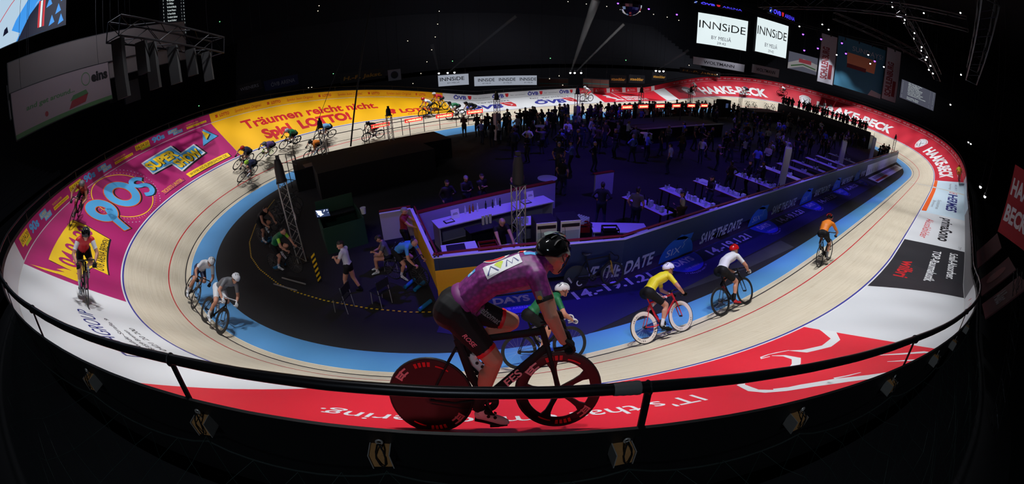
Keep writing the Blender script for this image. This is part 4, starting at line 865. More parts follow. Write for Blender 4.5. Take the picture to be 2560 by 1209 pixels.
# paint on the nearest bicycle
def ring_print(pr, name, par, y): return pr.build(name, lambda a, b, o: V3(a, y-(o if y < 0 else -o), b), par, base=0.0, step=0.001)
wh = [c for c in b0.children if c.name.startswith('wheel')]
for w in wh:
    p = Print()
    for base, txt in ((115, 1), (-65, 1)):
        for a0, a1, mm, wd in ((base+30, base+12, 'kit_white', 0.014),):
            for r_ in (0.30, 0.262): p.arc(0, 0, r_, r_, base+28, base+8, wd, 'pinkish', 1, n=8)
            for k_ in (28, 18): A = math.radians(base+k_); p.band([(0.25*math.cos(A), 0.25*math.sin(A)), (0.31*math.cos(A), 0.31*math.sin(A))], 0.014, 'pinkish', 1)
            p.arc(0, 0, 0.281, 0.281, base+26, base+18, 0.012, 'pinkish', 1, n=5)
        for k_ in (-6, -13, -20, -27): A0 = math.radians(base+k_); A1 = math.radians(base+k_-4.5); p.poly([(0.262*math.cos(A0), 0.262*math.sin(A0)), (0.30*math.cos(A0), 0.30*math.sin(A0)), (0.30*math.cos(A1), 0.30*math.sin(A1)), (0.262*math.cos(A1), 0.262*math.sin(A1))], 'line_red', 1)
        p.arc(0, 0, 0.272, 0.272, base-40, base-62, 0.012, 'line_red', 1, n=8)
    ring_print(p, 'rim_lettering', w, -0.0150)
p = Print(); p.text('FES', 0, 0, 0.062, 'pinkish', x1=0.15, z=1, bold=0.02, shear=0.1)
dt0, dt1 = V3(-0.06, 0, 0.30), V3(0.41, 0, 0.705); e = nrm(dt1-dt0); u_ = V3(-e[2], 0, e[0])
p.build('frame_lettering', lambda x, y, o: dt0+e*(0.20+x)+u_*(y-0.03)+V3(0, -0.0235-o, 0), b0, base=0.0)
# the other riders: s, d, tilt, look
def go(s, d, tilt, label, cols, J, key, yaw=0.0, bike=None, **k):
    M = world_m(s, d, math.radians(tilt), yaw, k.get('k', 1.12)); full = k.pop('full', True)
    bicycle(bike.pop('label'), M, **bike); r_ = rider('cyclist', cols, J, key, M, label, full=full, **k)
    if k.get('voxel', 1) < 0.02: cuffs(r_[0], J, cols['sleeve'], cols['pants'], jersey=cols['top'])
    return r_
JA = pose_rider(-75, head=(1, 0, -0.15), hip=(-0.23, 1.0), chest=(0.30, 1.255), hand=(0.53, 0.21, 0.80)); JB = pose_rider(100, head=(1, 0.05, -0.1)); JC = pose_rider(10, head=(1, 0, -0.35)); JD = pose_rider(190, hip=(-0.25, 1.02), chest=(0.34, 1.17), head=(1, 0, -0.15)); JE = pose_rider(-60, head=(1, 0, -0.4), hip=(-0.22, 1.01), chest=(0.27, 1.31), hand=(0.53, 0.21, 0.84))
t_y, by = go(143.8, 0.15, 38, 'cyclist in yellow jersey with SUISSE on black shorts', kit('kit_yellow'), JA, 'A14', bike=dict(label='red bicycle with deep cream rims under the rider in yellow', frame_c='frame_red', wheels=('deep', 'deep'), rims=('wood_rim', 'wood_rim'), crank=-75), voxel=0.014, helmet=('helmet_white', 'black'), shoe='kit_black', glove='kit_black')
p = Print(); p.text('SUISSE', 0, 0, 0.055, 'white', x1=0.24, z=0, bold=0.03); print_on(by, p, V3(-0.12, -0.2, 0.955), nrm(JA['knR']-JA['hipR']), (0.6, 0, 0.8), 'shorts_lettering', t_y)
p = Print()
for b_ in (-100, -20, 150):
    for j, ch in enumerate('abloc'):
        a = math.radians(b_-j*9); p.text(ch, 0.262*math.cos(a), 0.262*math.sin(a), 0.03, 'ink', z=1, rot=a-math.pi/2, bold=0.03)
for tb in [o for o in COL.objects if o.name.startswith('track_bicycle') and 'cream rims' in o.get('label', '')]:
    for w in [c for c in tb.children if c.name.startswith('wheel')]: ring_print(p, 'rim_lettering', w, -0.0145)
go(146.3, 0.18, 35, 'cyclist in white jersey with red helmet and red shoes', kit('kit_white', sock='kit_black'), JA, 'A14', bike=dict(label='black bicycle under the rider in white jersey', frame_c='kit_black', wheels=('mid', 'mid'), crank=-75), voxel=0.014, helmet=('helmet_red', 'black'), shoe='kit_red', glove='kit_white')
go(151.85, 0.5, 18, 'cyclist in orange jersey seen from behind, alone on the right straight', kit('kit_orange', sleeve='kit_orange', sock='kit_grey'), JA, 'A14', bike=dict(label='dark bicycle with thin rims under the rider in orange', frame_c='kit_black', wheels=('box', 'box'), crank=-75), voxel=0.014, helmet=('helmet_gloss', 'helmet_red'), shoe='kit_grey', glove='kit_black')
go(140.9, -0.05, 30, 'cyclist in green jersey with white helmet, half hidden by the nearest rider', kit('kit_green'), JA, 'A14', bike=dict(label='black bicycle with white bar tape, half hidden by the nearest rider', frame_c='kit_black', bar_c='kit_white', wheels=('mid', 'mid'), crank=-75), voxel=0.014, helmet=('helmet_white', 'helmet_gloss'), shoe='kit_white', glove='kit_white', glasses=False)
go(131.55, 0.1, 46, 'cyclist in grey and black jersey with white shorts on the blue band', kit('kit_grey', pants='kit_white', sleeve='kit_grey'), JE, 'E14', bike=dict(label='bicycle with deep black rims on the blue band, leading the left pair', frame_c='kit_black', bar_c='kit_white', wheels=('deep', 'deep'), crank=-60), voxel=0.014, helmet=('helmet_white', 'helmet_gloss'), shoe='kit_white', glove='kit_white')
go(129.35, 0.15, 48, 'cyclist in white jersey with yellow sleeve behind the rider in white shorts', kit('kit_white', pants='kit_navy', sleeve='kit_white'), JE, 'E14', bike=dict(label='bicycle with silver spokes following in the left pair', frame_c='frame_grey', wheels=('mid', 'mid'), crank=-60), voxel=0.014, helmet=('helmet_white', 'helmet_gloss'), shoe='kit_white', glove='kit_black')
go(131.45, 3.95, 25, 'cyclist in red jersey with black helmet riding high by the yellow date tag', kit('kit_red', pants='kit_black', sleeve='kit_white'), JE, 'E14', bike=dict(label='thin wheeled bicycle under the rider with black helmet, high on the left bend', frame_c='kit_black', wheels=('box', 'box'), crank=-60), voxel=0.014, helmet=('helmet_gloss', 'black'), shoe='kit_white', glove='kit_black')
go(126.3, 5.1, 40, 'cyclist in dark red kit close under the fence beside the big numerals', kit('kit_dkred', pants='kit_black', sleeve='skin2'), JA, 'A22', bike=dict(label='dark bicycle close under the fence beside the big numerals', frame_c='kit_black', wheels=('mid', 'mid'), crank=-75), voxel=0.022, helmet=('kit_grey', 'black'), shoe='kit_grey')

FAR = [(115.9, 1.75, 38, 'JA', 'cyclist with red helmet leading the small group below the yellow advert', dict(top='kit_navy', sleeve='kit_grey'), 'helmet_red', 'kit_black'),
 (116.4, 0.85, 40, 'JD', 'cyclist with lime helmet crouched low beside the red helmeted leader', dict(top='kit_navy'), 'helmet_lime', 'kit_black'),
 (114.2, 1.6, 42, 'JD', 'cyclist in purple and grey jersey crouched low, third in the far group', dict(top='kit_purple', sleeve='kit_grey'), 'kit_grey', 'kit_lime'),
 (112.2, 1.8, 36, 'JA', 'cyclist in green jersey with white helmet, behind the lighting tower cable', dict(top='kit_green'), 'helmet_white', 'kit_black'),
 (111.2, 0.3, 34, 'JD', 'cyclist in orange kit mostly hidden behind the dark railings', dict(top='kit_orange'), 'helmet_gloss', 'kit_black'),
 (109.7, 1.5, 34, 'JD', 'cyclist in sky blue jersey crouched low behind a truss tower', dict(top='kit_sky'), 'kit_navy', 'kit_black'),
 (106.5, 0.3, 25, 'JA', 'cyclist all in black beside the lit brewery sign on the railings', dict(top='kit_black'), 'helmet_gloss', 'kit_black'),
 (101.2, 2.1, 10, 'JE', 'cyclist in white with red helmet taking a hand sling above the far railings', dict(top='kit_white', sleeve='kit_red'), 'helmet_red', 'kit_black'),
 (99.8, 3.2, 10, 'JA', 'cyclist in red jersey just behind the rider in white on the far banking', dict(top='kit_red'), 'helmet_white', 'kit_black'),
 (99.2, 1.3, 10, 'JD', 'dark green clad cyclist crouched behind the far railings', dict(top='kit_green'), 'helmet_gloss', 'kit_black'),
 (97.9, 1.0, 10, 'JD', 'black clad cyclist at the rear of the far railings group', dict(top='kit_black'), 'helmet_gloss', 'kit_black'),
 (83.9, 3.05, 10, 'JE', 'cyclist in white and red jersey riding alone beside the far truss tower', dict(top='kit_white', sleeve='kit_red', pants='kit_red'), 'helmet_white', 'kit_white'),
 (65.2, 3.8, 25, 'JA', 'cyclist in white and black kit riding across the brewery crest', dict(top='kit_white'), 'helmet_white', 'kit_black'),
 (56.6, 3.0, 30, 'JD', 'dark clad cyclist passing in front of the big white brewery letters', dict(top='kit_navy'), 'kit_grey', 'kit_black'),
 (50.8, 4.3, 33, 'JA', 'cyclist in red and white high on the far bend near the raised platform', dict(top='kit_white', sleeve='kit_red'), 'helmet_red', 'kit_black'),
 (16.2, 5.35, 15, 'JE', 'cyclist in yellow and orange high under the right fence', dict(top='kit_yellow', pants='kit_orange'), 'helmet_red', 'kit_black')]
for s_, d_, ti, jn, lab, cols, hc, fc in FAR:
    J_ = {'JA': JA, 'JD': JD, 'JE': JE}[jn]; full = s_ > 98
    kk = kit(**{**dict(pants='kit_black'), **cols})
    go(s_, d_, ti, lab, kk, J_, {'JA': 'A22', 'JD': 'D22', 'JE': 'E22'}[jn], bike=dict(label='bicycle of the '+' '.join(lab.split(' ')[:12]), frame_c=fc, wheels=('five' if 'green jersey' in lab else 'mid', 'mid'), crank={'JA': -75, 'JD': 190, 'JE': -60}[jn]), voxel=0.022, helmet=(hc, 'black'), full=full)
# ---------------------------------------------------------------- the infield: carpet, boards, banners
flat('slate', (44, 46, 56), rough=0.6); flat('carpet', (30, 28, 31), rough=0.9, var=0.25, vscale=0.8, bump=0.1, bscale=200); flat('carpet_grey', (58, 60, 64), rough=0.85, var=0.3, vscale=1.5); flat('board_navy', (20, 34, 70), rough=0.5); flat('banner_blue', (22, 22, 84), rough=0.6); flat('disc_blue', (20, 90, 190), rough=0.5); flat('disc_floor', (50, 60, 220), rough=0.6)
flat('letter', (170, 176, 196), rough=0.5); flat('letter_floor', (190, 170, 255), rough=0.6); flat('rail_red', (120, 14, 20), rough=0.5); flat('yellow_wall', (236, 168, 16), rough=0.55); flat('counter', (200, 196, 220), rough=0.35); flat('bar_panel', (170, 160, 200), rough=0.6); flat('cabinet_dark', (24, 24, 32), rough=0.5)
flat('glass', (200, 205, 235), rough=0.08, spec=0.9); flat('green_cabin', (14, 58, 40), rough=0.7, bump=0.1, bscale=30); flat('panel_white', (176, 172, 196), rough=0.6); flat('drape', (10, 10, 14), rough=0.9, bump=0.3, bscale=8); flat('roller_blue', (24, 120, 170), rough=0.4); flat('wood_seat', (120, 80, 50), rough=0.6)
def floor_infield():
    k = 240; pts = []
    for i in range(k): pts.append(tuple(_pt(_node(i*2), D_IN-0.0, 0)))
    pts = [(x, y, Z0-0.002) for x, y, z in pts]
    me = bpy.data.meshes.new('floor_infield'); me.from_pydata(pts, [], [tuple(range(k))]); me.materials.append(MATS['carpet']); me.update(); return struct(obj('floor_infield', me))
floor_infield()
ZF = Z0
def fl(x, y, off): return V3(x, y, ZF+off)
p = Print(); p.poly([(-22.9, -11.0), (-17.0, -11.75), (-13.5, -12.0), (-13.5, -11.35), (-17.6, -11.25), (-22.2, -10.6)], 'carpet_grey', 0)
tag(p.build('grey_carpet', fl, base=0.004), 'lighter grey carpet patch between the blue banner and the blue band', 'carpet')
# hazard tape along the riders' area
TP = [(-30.6, 5.6), (-31.08, 4.08), (-31.6, 2.4), (-31.85, 0.4), (-31.74, -1.22), (-31.4, -2.53), (-30.74, -4.14), (-30.22, -5.02), (-29.38, -6.1), (-28.26, -7.24), (-27.33, -8.0), (-26.79, -8.33), (-25.6, -8.95)]
def resample(pts, step):
    pts = [V3(*q) for q in pts]; out = [pts[0]]; acc = 0
    for a, b in zip(pts[:-1], pts[1:]):
        l = np.linalg.norm(b-a); t = step-acc
        while t <= l: out.append(a+(b-a)*t/l); t += step
        acc = l-(t-step)
    return out
R_ = resample(TP, 0.085); p = Print(); p.band(R_, 0.055, 'ink', 0)
for i in range(0, len(R_)-1, 2): p.band([R_[i], R_[i+1]], 0.05, 'yel_txt', 1)
tag(p.build('hazard_tape', fl, base=0.003), 'yellow and black tape curving over the dark floor round the riders pit', 'tape')
# the run of boards along the straight
ZB = 0.62
C0, C1, C2, C3, C4 = V3(-25.8, -4.3, 0), V3(-26.42, -8.0, 0), V3(-23.25, -9.2, 0), V3(-21.5, -9.85, 0), V3(27.5, -9.85, 0)
def wall_board(name, a, b, m, label, zt=ZB, th=0.04, group=None):
    t = thing(name, label, 'board', (*((a+b)/2)[:2], ZF), None, group); O = V3(*t.location); d = nrm(b-a); n = V3(d[1], -d[0], 0); L_ = np.linalg.norm(b-a)
    R = np.stack([d, n, [0, 0, 1.0]], 1)
    MB().box((a+b)/2-O-n*th/2+V3(0, 0, (zt+0)/2-ZF/2-0.0), (L_, th, zt-ZF-0.004), m, R).build('panel', t)
    mb = MB(); mb.box((a+b)/2-O-n*(th/2+0.0)+V3(0, 0, zt-ZF+0.008), (L_, 0.10, 0.02), 'off_white', R); mb.build('top_strip', t)
    mb = MB(); mb.box((a+b)/2-O-n*0.13+V3(0, 0, zt-ZF+0.055), (L_, 0.04, 0.06), 'rail_red', R); k = int(L_/1.9)+1
    for i in range(k+1): q = a+d*L_*i/k-O-n*0.13; mb.box(q+V3(0, 0, (zt-ZF)/2+0.02), (0.05, 0.03, zt-ZF+0.04), 'dark_steel', R)
    mb.build('rail', t)
    return t, O, d, n
tb, Ob, d_, n_ = wall_board('barrier_board', C3, C4, 'board_navy', 'long navy board with SAVE THE DATE lettering along the near side of the club area')
p = Print(); W0 = V3(-21.5, -9.85, 0)
def bx(x): return x+21.5
for k in range(6):
    cx = -18.8+5.93*k
    if k < 5: p.disc(bx(cx), 0.02, 0.93, 'disc_blue', 1, ry=0.74, a0=0, a1=180, n=22); p.poly([(bx(cx-0.2), 0.70), (bx(cx+0.1), 0.84), (bx(cx+0.25), 0.78), (bx(cx+0.8), 0.76), (bx(cx+0.7), 0.55)], 'disc_blue', 1); p.text('SIX', bx(cx-0.62), 0.16, 0.26, 'letter', x1=bx(cx+0.15), z=2, shear=0.2); p.band([(bx(cx+0.25), 0.3), (bx(cx+0.36), 0.42), (bx(cx+0.28), 0.5), (bx(cx+0.5), 0.62)], 0.03, 'letter', 2)
    x0 = -17.5+5.93*k
    if k < 5: p.text('SAVE THE DATE', bx(x0), 0.17, 0.4, 'letter', x1=bx(x0+2.95 if k < 4 else x0+1.6), z=2, shear=0.25, bold=0.03)
p.text('DATE', bx(-21.38), 0.17, 0.42, 'letter', x1=bx(-20.1), z=2, shear=0.2, bold=0.03)
p.rect(bx(8.3), 0.0, bx(27.4), 0.97, 'off_white', 1); x = 8.8
while x < 27: p.band([(bx(x), 0.3), (bx(x+0.5), 0.35)], 0.3, 'panel_white', 2); x += 1.1
bf = on_plane(V3(-21.5, -9.85, ZF), (1, 0, 0), (0, 0, 1)); p.build('print', lambda x, y, o: bf(x, y, o)-Ob, tb, base=0.002)
tb, Ob, d_, n_ = wall_board('barrier_board', C1, C3, 'board_navy', 'short navy board angled between the yellow corner and the long board')
p = Print(); Ln = np.linalg.norm(C3-C1); p.rect(0, 0.0, 1.3, 0.985, 'yellow_wall', 1); p.disc(1.95, 0.02, 0.8, 'disc_blue', 1, ry=0.74, a0=0, a1=180); p.text('SAVE THE', 3.72, 0.17, 0.42, 'letter', x1=5.2, z=2, shear=0.2, bold=0.03)
bf = on_plane(C1+V3(0, 0, ZF), d_, (0, 0, 1)); p.build('print', lambda x, y, o: bf(x, y, o)-Ob, tb, base=0.002)
wall_board('barrier_board', C0, C1, 'yellow_wall', 'yellow board at the left end of the bar, next to the rider in pale blue')
tt, Ot, _, _ = wall_board('barrier_board', V3(-26.85, -4.05, 0), V3(-25.8, -4.3, 0), 'bar_panel', 'pale board wing at the back left corner of the bar')
# printed banner on the floor in front of the boards
p = Print(); p.rect(-26.2, -11.25, 6.8, -9.93, 'banner_blue', 0); p.poly([(-26.2, -11.25), (-26.2, -9.93), (-27.0, -9.2), (-26.3, -8.3), (-24.7, -8.9), (-23.2, -9.45), (-21.8, -9.93), (-21.8, -10.3)], 'banner_blue', 0.5)
for k in range(-1, 6):
    cx = -18.8+5.93*k; y0 = -9.95 if k >= 0 else -9.35
    if k < 0: continue
    if k < 5:
        p.disc(cx, y0, 0.93, 'disc_floor', 1, ry=0.86, a0=180, a1=360, n=22); p.text('DAYS', cx-0.5, y0-0.36, 0.28, 'letter_floor', x1=cx+0.5, z=2, bold=0.04); p.text('BREMEN', cx-0.4, y0-0.52, 0.09, 'disc_blue', x1=cx+0.4, z=2); p.text('ÖVB ARENA', cx-0.36, y0-0.68, 0.1, 'letter_floor', x1=cx+0.4, z=2)
        tx = 'sixdaysbremen.de'
        for j, ch in enumerate(tx):
            a = math.radians(235+j*4.6); p.text(ch, cx+1.03*math.cos(a), y0+0.98*math.sin(a), 0.09, 'letter_floor', z=2, rot=a+math.pi/2)
    x0 = cx+1.35
    if k < 4: p.text('14.-19.1.21', x0, y0-0.52, 0.37, 'letter_floor', x1=x0+2.95, z=2, bold=0.03)
p.text('14.-19.1.21', -23.2, -9.93, 0.37, 'letter_floor', x1=-20.42, z=2, bold=0.03, rot=-0.155)
tag(p.build('floor_banner', fl, base=0.006), 'violet lit banner on the floor with dates, along the foot of the navy board', 'banner')
p = Print(); p.disc(0, 0, 0.93, 'disc_floor', 1, ry=0.86, a0=180, a1=360, n=22); p.text('DAYS', -0.5, -0.36, 0.28, 'letter_floor', x1=0.5, z=2, bold=0.04); p.text('BREMEN', -0.4, -0.52, 0.09, 'disc_blue', x1=0.4, z=2); p.text('ÖVB ARENA', -0.36, -0.68, 0.1, 'letter_floor', x1=0.4, z=2)
for j, ch in enumerate('sixdaysbremen.de'): a = math.radians(235+j*4.6); p.text(ch, 1.03*math.cos(a), 0.98*math.sin(a), 0.09, 'letter_floor', z=2, rot=a+math.pi/2)
_d = nrm(C3-C1); _n = V3(-_d[1], _d[0], 0); _c = C1+_d*1.95-_n*0.08
tag(p.build('floor_print', lambda x, y, off: _c+_d*x+_n*y+V3(0, 0, ZF+off), base=0.009), 'first blue half disc on the floor, partly behind the nearest cyclist', 'floor print')
p = Print(); p.rect(7.9, -11.2, 24.5, -10.2, 'off_white', 0); p.rect(8.3, -11.05, 14, -10.8, 'line_red', 1)
x = 9.0
while x < 23: p.rect(x, -10.7, x+0.45, -10.35, 'kit_purple', 1); x += 0.7
tag(p.build('floor_banner', fl, base=0.006), 'white banner on the floor near the far end of the navy board', 'banner')
# ---------------------------------------------------------------- truss towers with loudspeakers
def tower(x, y, zt, label, w=0.29, horn=0.5, box=None, rot=0.0, mm='steel'):
    t = thing('truss_tower', label, 'tower', (x, y, ZF), (0, 0, rot), 'truss towers round the club area')
    z0 = 0.0
    if box: MB().box((0, 0, box/2), (w+0.1, w+0.1, box), 'panel_white').build('base_box', t); z0 = box
    MB().box((0, 0, 0.01), (0.5, 0.5, 0.02), 'dark_steel').build('base_plate', t)
    m = MB(); truss(m, (0, 0, z0), (0, 0, zt-ZF), w, mm, 0.3, 0.022); m.build('truss', t)
    if horn: 
        m = MB(); h = zt-ZF; m.box((0, 0, h+0.015), (w+0.08, w+0.08, 0.03), 'dark_steel'); m.tube([(0, 0, h+0.03), (0, 0, h+horn*0.7), (0, 0, h+horn)], [0.17, 0.15, 0.10], 'black', 10); m.box((0.02, 0.03, h+horn+0.06), (0.12, 0.12, 0.14), 'black'); m.build('moving_light', t, smooth=True)
    return t
t1 = tower(-29.76, -3.0, 2.6, 'leaning truss tower in the riders pit with a red and white sign', horn=0.75)
m = MB(); m.box((0.17, -0.17, 1.75), (0.02, 0.26, 0.2), 'white'); m.box((0.183, -0.17, 1.75), (0.006, 0.22, 0.16), 'line_red'); m.box((0.187, -0.12, 1.75), (0.006, 0.05, 0.1), 'white'); m.box((0.187, -0.22, 1.75), (0.006, 0.05, 0.1), 'white'); m.build('sign', t1)
tower(-23.45, -7.35, 2.2, 'bright truss tower standing in the middle of the near bar', horn=0.85)
for x, z, lab in ((-27.2, 2.45, 'truss tower on the far side with a cable, left of the lottery advert'), (-23.0, 2.4, 'slim truss tower on the far side in front of the lottery clover'), (-15.5, 2.5, 'slim truss tower on the far side in front of the first insurance advert'), (-8.45, 2.5, 'slim truss tower on the far side in front of the second insurance crest'), (-1.2, 2.5, 'slim truss tower on the far side in front of the red city advert'), (6.2, 2.6, 'slim truss tower on the far side beside the brewery crest'), (16.6, 2.9, 'bare truss tower on the far side in front of the brewery letters')):
    tower(x, 8.2, z, lab, box=1.9 if -16 < x < 10 else None, horn=0.45 if x < 10 else None)
def clad(x, y, h, label, rot=0.5, lean=0.0):
    t = thing('clad_column', label, 'column', (x, y, ZF), (0, 0, rot), 'truss columns clad in pale cloth')
    MB().box((0, 0, h/2), (0.36, 0.36, h), 'panel_white').build('cladding', t)
    m = MB(); truss(m, (0, 0, h), (0, 0, h+0.06), 0.3, 'steel', 0.06, 0.02); m.cyl((0.12, 0.12, h), (0.12, 0.12, h+0.55), 0.012, 'steel', 6); m.build('truss_top', t)
clad(-7.0, -8.2, 2.55, 'pale clad column rising from the tables, the nearest of the three'); clad(4.9, -8.2, 2.55, 'pale clad column in the middle of the near row'); clad(17.5, -8.2, 2.6, 'pale clad column farthest away, near the people against the light track', 0.4)
tower(28.6, -8.9, 2.2, 'slim truss tower at the far right corner of the club area', horn=0.45)
# ---------------------------------------------------------------- the near bar
def bar_counter(name, a, b, depth, zt, label, m='counter', front='bar_panel', hgt=None):
    a, b = V3(*a, 0), V3(*b, 0); d = nrm(b-a); n = V3(-d[1], d[0], 0); L_ = np.linalg.norm(b-a); t = thing(name, label, 'counter', (*((a+b)/2)[:2], ZF)); O = V3(*t.location); R = np.stack([d, n, [0, 0, 1.0]], 1); H = zt-ZF
    MB().box(n*depth/2+V3(0, 0, H), (L_, depth, 0.035), m, R).build('top', t)
    for s in (-1, 1): MB().box(d*s*(L_/2-0.05)+n*depth/2+V3(0, 0, H/2-0.01), (0.04, depth-0.1, H-0.03), front, R).build('side_panel', t)
    MB().box(n*(depth-0.04)+V3(0, 0, H/2-0.01), (L_-0.1, 0.03, H-0.03), front, R).build('back_panel', t); return t
t = thing('bar_partition', 'tall pale violet panel with red rail behind the near bar', 'bar', (-22.8, -4.25, ZF)); MB().box((0, 0, 0.55), (6.0, 0.05, 1.1), 'bar_panel').build('panel', t); MB().box((0, 0.08, 1.13), (6.0, 0.22, 0.04), 'rail_red').build('rail_shelf', t)
bar_counter('bar_counter', (-25.25, -5.35), (-20.75, -5.5), 0.75, 0.5, 'long violet lit counter along the back of the near bar')
bar_counter('bar_counter', (-25.9, -7.3), (-24.9, -7.6), 0.8, 0.5, 'sink counter at the left end of the near bar'); bar_counter('bar_counter', (-24.6, -8.1), (-23.9, -8.3), 0.6, 0.55, 'small work counter in front of the bartender', front='counter')
bar_counter('bar_counter', (-22.9, -6.6), (-22.2, -6.8), 0.7, 0.45, 'low shelf with clean glasses behind the bright tower')
bar_counter('bar_counter', (-21.2, -8.2), (-19.6, -9.2), 0.75, 0.45, 'slanted counter right of the two coolers')
m = MB(); m.box((-25.35, -6.95, 0.53), (0.55, 0.4, 0.03), 'cabinet_dark', np.array([[0.95, 0.3, 0], [-0.3, 0.95, 0], [0, 0, 1.0]])); tag(m.build('sink_basin'), 'dark sink basin set in the counter at the left end of the bar', 'sink')
flat('panel_grey', (176, 184, 196), rough=0.35)
def fridge(x, y, label, rot):
    t = thing('drinks_cooler', label, 'refrigerator', (x, y, ZF), (0, 0, rot), 'upright drinks coolers'); h = 1.62
    MB().box((0, 0, h/2+0.02), (0.62, 0.62, h), 'cabinet_dark').build('body', t); MB().box((0, -0.325, h/2+0.02), (0.6, 0.03, h-0.02), 'off_white').build('back_frame', t)
    MB().box((0, -0.343, h/2-0.1), (0.52, 0.012, h-0.36), 'panel_grey').build('back_panel', t); MB().box((0, -0.345, h-0.12), (0.54, 0.01, 0.10), 'cabinet_dark').build('vent', t)
    m = MB(); m.tube([(-0.2, -0.35, h-0.08), (-0.17, -0.37, h-0.3), (-0.19, -0.36, h-0.9), (-0.15, -0.36, 0.4)], 0.006, 'black', 5); m.build('cable', t)
flat('panel_grey', (176, 184, 196), rough=0.35)
fridge(-22.98, -7.98, 'pale backed drinks cooler beside the bright truss tower', -0.36); fridge(-22.30, -8.22, 'pale backed drinks cooler behind the nearest cyclist helmet, right one of the pair', -0.36)
def crate(x, y, z, label, m='rail_red', rot=0.0, sc=1.0):
    t = thing('bottle_crate', label, 'crate', (x, y, z), (0, 0, rot)); a, b, h = 0.40*sc, 0.30*sc, 0.28*sc; q = MB()
    q.box((0, 0, 0.01), (a, b, 0.02), m)
    for s in (-1, 1):
        q.box((0, s*b/2, h*0.35), (a, 0.012, h*0.62), m); q.box((s*a/2, 0, h*0.30), (0.012, b, h*0.5), m); q.box((0, s*b/2, h*0.93), (a, 0.016, h*0.16), m); q.box((s*a/2, 0, h*0.93), (0.016, b, h*0.16), m)
        for r in (-1, 1): q.box((s*a/2, r*b/2, h/2), (0.02, 0.02, h), m)
    q.build('shell', t); return t
crate(-24.75, -7.85, 0.52, 'red bottle crate on the sink counter at the left of the bar', rot=-0.3, sc=1.25); crate(-21.45, -7.95, 0.47, 'dark red bottle crate beside the clean glasses, right of the coolers', 'rail_red', -0.5); crate(-21.0, -8.75, 0.47, 'black crate on the slanted counter right of the coolers', 'black', -0.5, 1.2)
def m_glass(m): return m.lathe([(0.0, 0.0), (0.03, 0.0), (0.034, 0.10), (0.036, 0.15), (0.033, 0.15), (0.029, 0.01)], m='glass', n=8)
def m_bottle(m): return m.lathe([(0.0, 0.0), (0.035, 0.0), (0.036, 0.15), (0.03, 0.19), (0.014, 0.23), (0.014, 0.30), (0.0, 0.30)], m='glass', n=8)
flat('amber', (150, 90, 20), rough=0.15); flat('dark_glass', (20, 40, 26), rough=0.1); flat('paper', (226, 222, 232), rough=0.7)
def put(kind, x, y, z, label, group, mats=None, cat=None, rot=0):
    fn = {'drinking_glass': m_glass, 'bottle': m_bottle}[kind]
    o = cached(kind, fn, kind, None, mats); o.location = (x, y, z); o.rotation_euler = (0, 0, rot); return tag(o, label, cat or kind.replace('drinking_', ''), group)
rr = random.Random(11)
for i in range(30):
    a, b = i % 6, i//6; put('drinking_glass', -21.55+a*0.08+b*0.03, -7.55-b*0.085+a*0.03, 0.62, 'clean glass stacked beside the right cooler', 'clean glasses beside the coolers')
MB_ = MB(); MB_.box((-21.3, -7.65, 0.30), (0.62, 0.5, 0.6), 'cabinet_dark'); tag(MB_.build('glass_rack_stand'), 'dark stand under the clean glasses right of the coolers', 'stand')
for i in range(14): put('drinking_glass', -22.9+0.09*(i % 5), -6.35-0.09*(i//5), 0.47, 'small glass on the low shelf behind the bright tower', 'glasses on the low shelf')
for i, (x, mm) in enumerate(((-24.0, 'glass'), (-23.85, 'amber'), (-23.7, 'amber'), (-23.55, 'glass'), (-23.2, 'dark_glass'), (-22.95, 'dark_glass'), (-22.8, 'glass'), (-22.65, 'dark_glass'))): put('bottle', x, -4.75-0.05*(i % 2), 0.52, 'bottle in the row on the back counter of the near bar', 'bottles on the back counter', (mm,))
for k, (x, y, lab) in enumerate(((-24.45, -4.95, 'white notice sheet standing on the back counter, left of the bright tower'), (-21.4, -4.9, 'white notice sheet standing on the back counter, right of the bright tower'))):
    t = thing('notice_sheet', lab, 'sign', (x, y, 0.52), (-0.25, 0, 0.0)); MB().box((0, 0, 0.16), (0.30, 0.01, 0.32), 'paper').build('sheet', t); p = Print(); p.rect(-0.08, 0.18, 0.08, 0.195, 'ink', 0); p.rect(-0.1, 0.14, 0.1, 0.155, 'ink', 0); p.build('print', on_plane((0, -0.007, 0), (1, 0, 0), (0, 0, 1)), t, base=0.001)
for x, lab in ((-24.75, 'black framed tray left of the first notice on the back counter'), (-21.7, 'black framed tray left of the second notice on the back counter')):
    m = MB(); m.box((x, -5.05, 0.53), (0.34, 0.26, 0.02), 'ink'); m.box((x, -5.05, 0.542), (0.26, 0.18, 0.006), 'counter'); tag(m.build('serving_tray'), lab, 'tray')
for i in range(3):
    m = MB(); m.lathe([(0, 0), (0.045, 0), (0.05, 0.32), (0, 0.33)], c=(-23.95+0.13*i, -6.0, 0.55), m='counter', n=10); tag(m.build('cup_stack'), 'white stack of paper cups behind the bartender', 'cups', 'paper cup stacks')
bar_counter('bar_counter', (-24.6, -6.35), (-23.5, -6.4), 0.5, 0.53, 'dark appliance counter behind the bartender', 'cabinet_dark', 'cabinet_dark')
# violet lit box beside the aisle
t = thing('bar_box', 'tall violet lit bar front with red shelf, in the middle of the aisle', 'bar', (-17.0, -4.15, ZF), (0, 0, -0.05)); MB().box((0, 0, 0.53), (1.05, 0.08, 1.06), 'bar_panel').build('panel', t); MB().box((0, 0.05, 1.08), (1.1, 0.2, 0.03), 'rail_red').build('shelf', t)
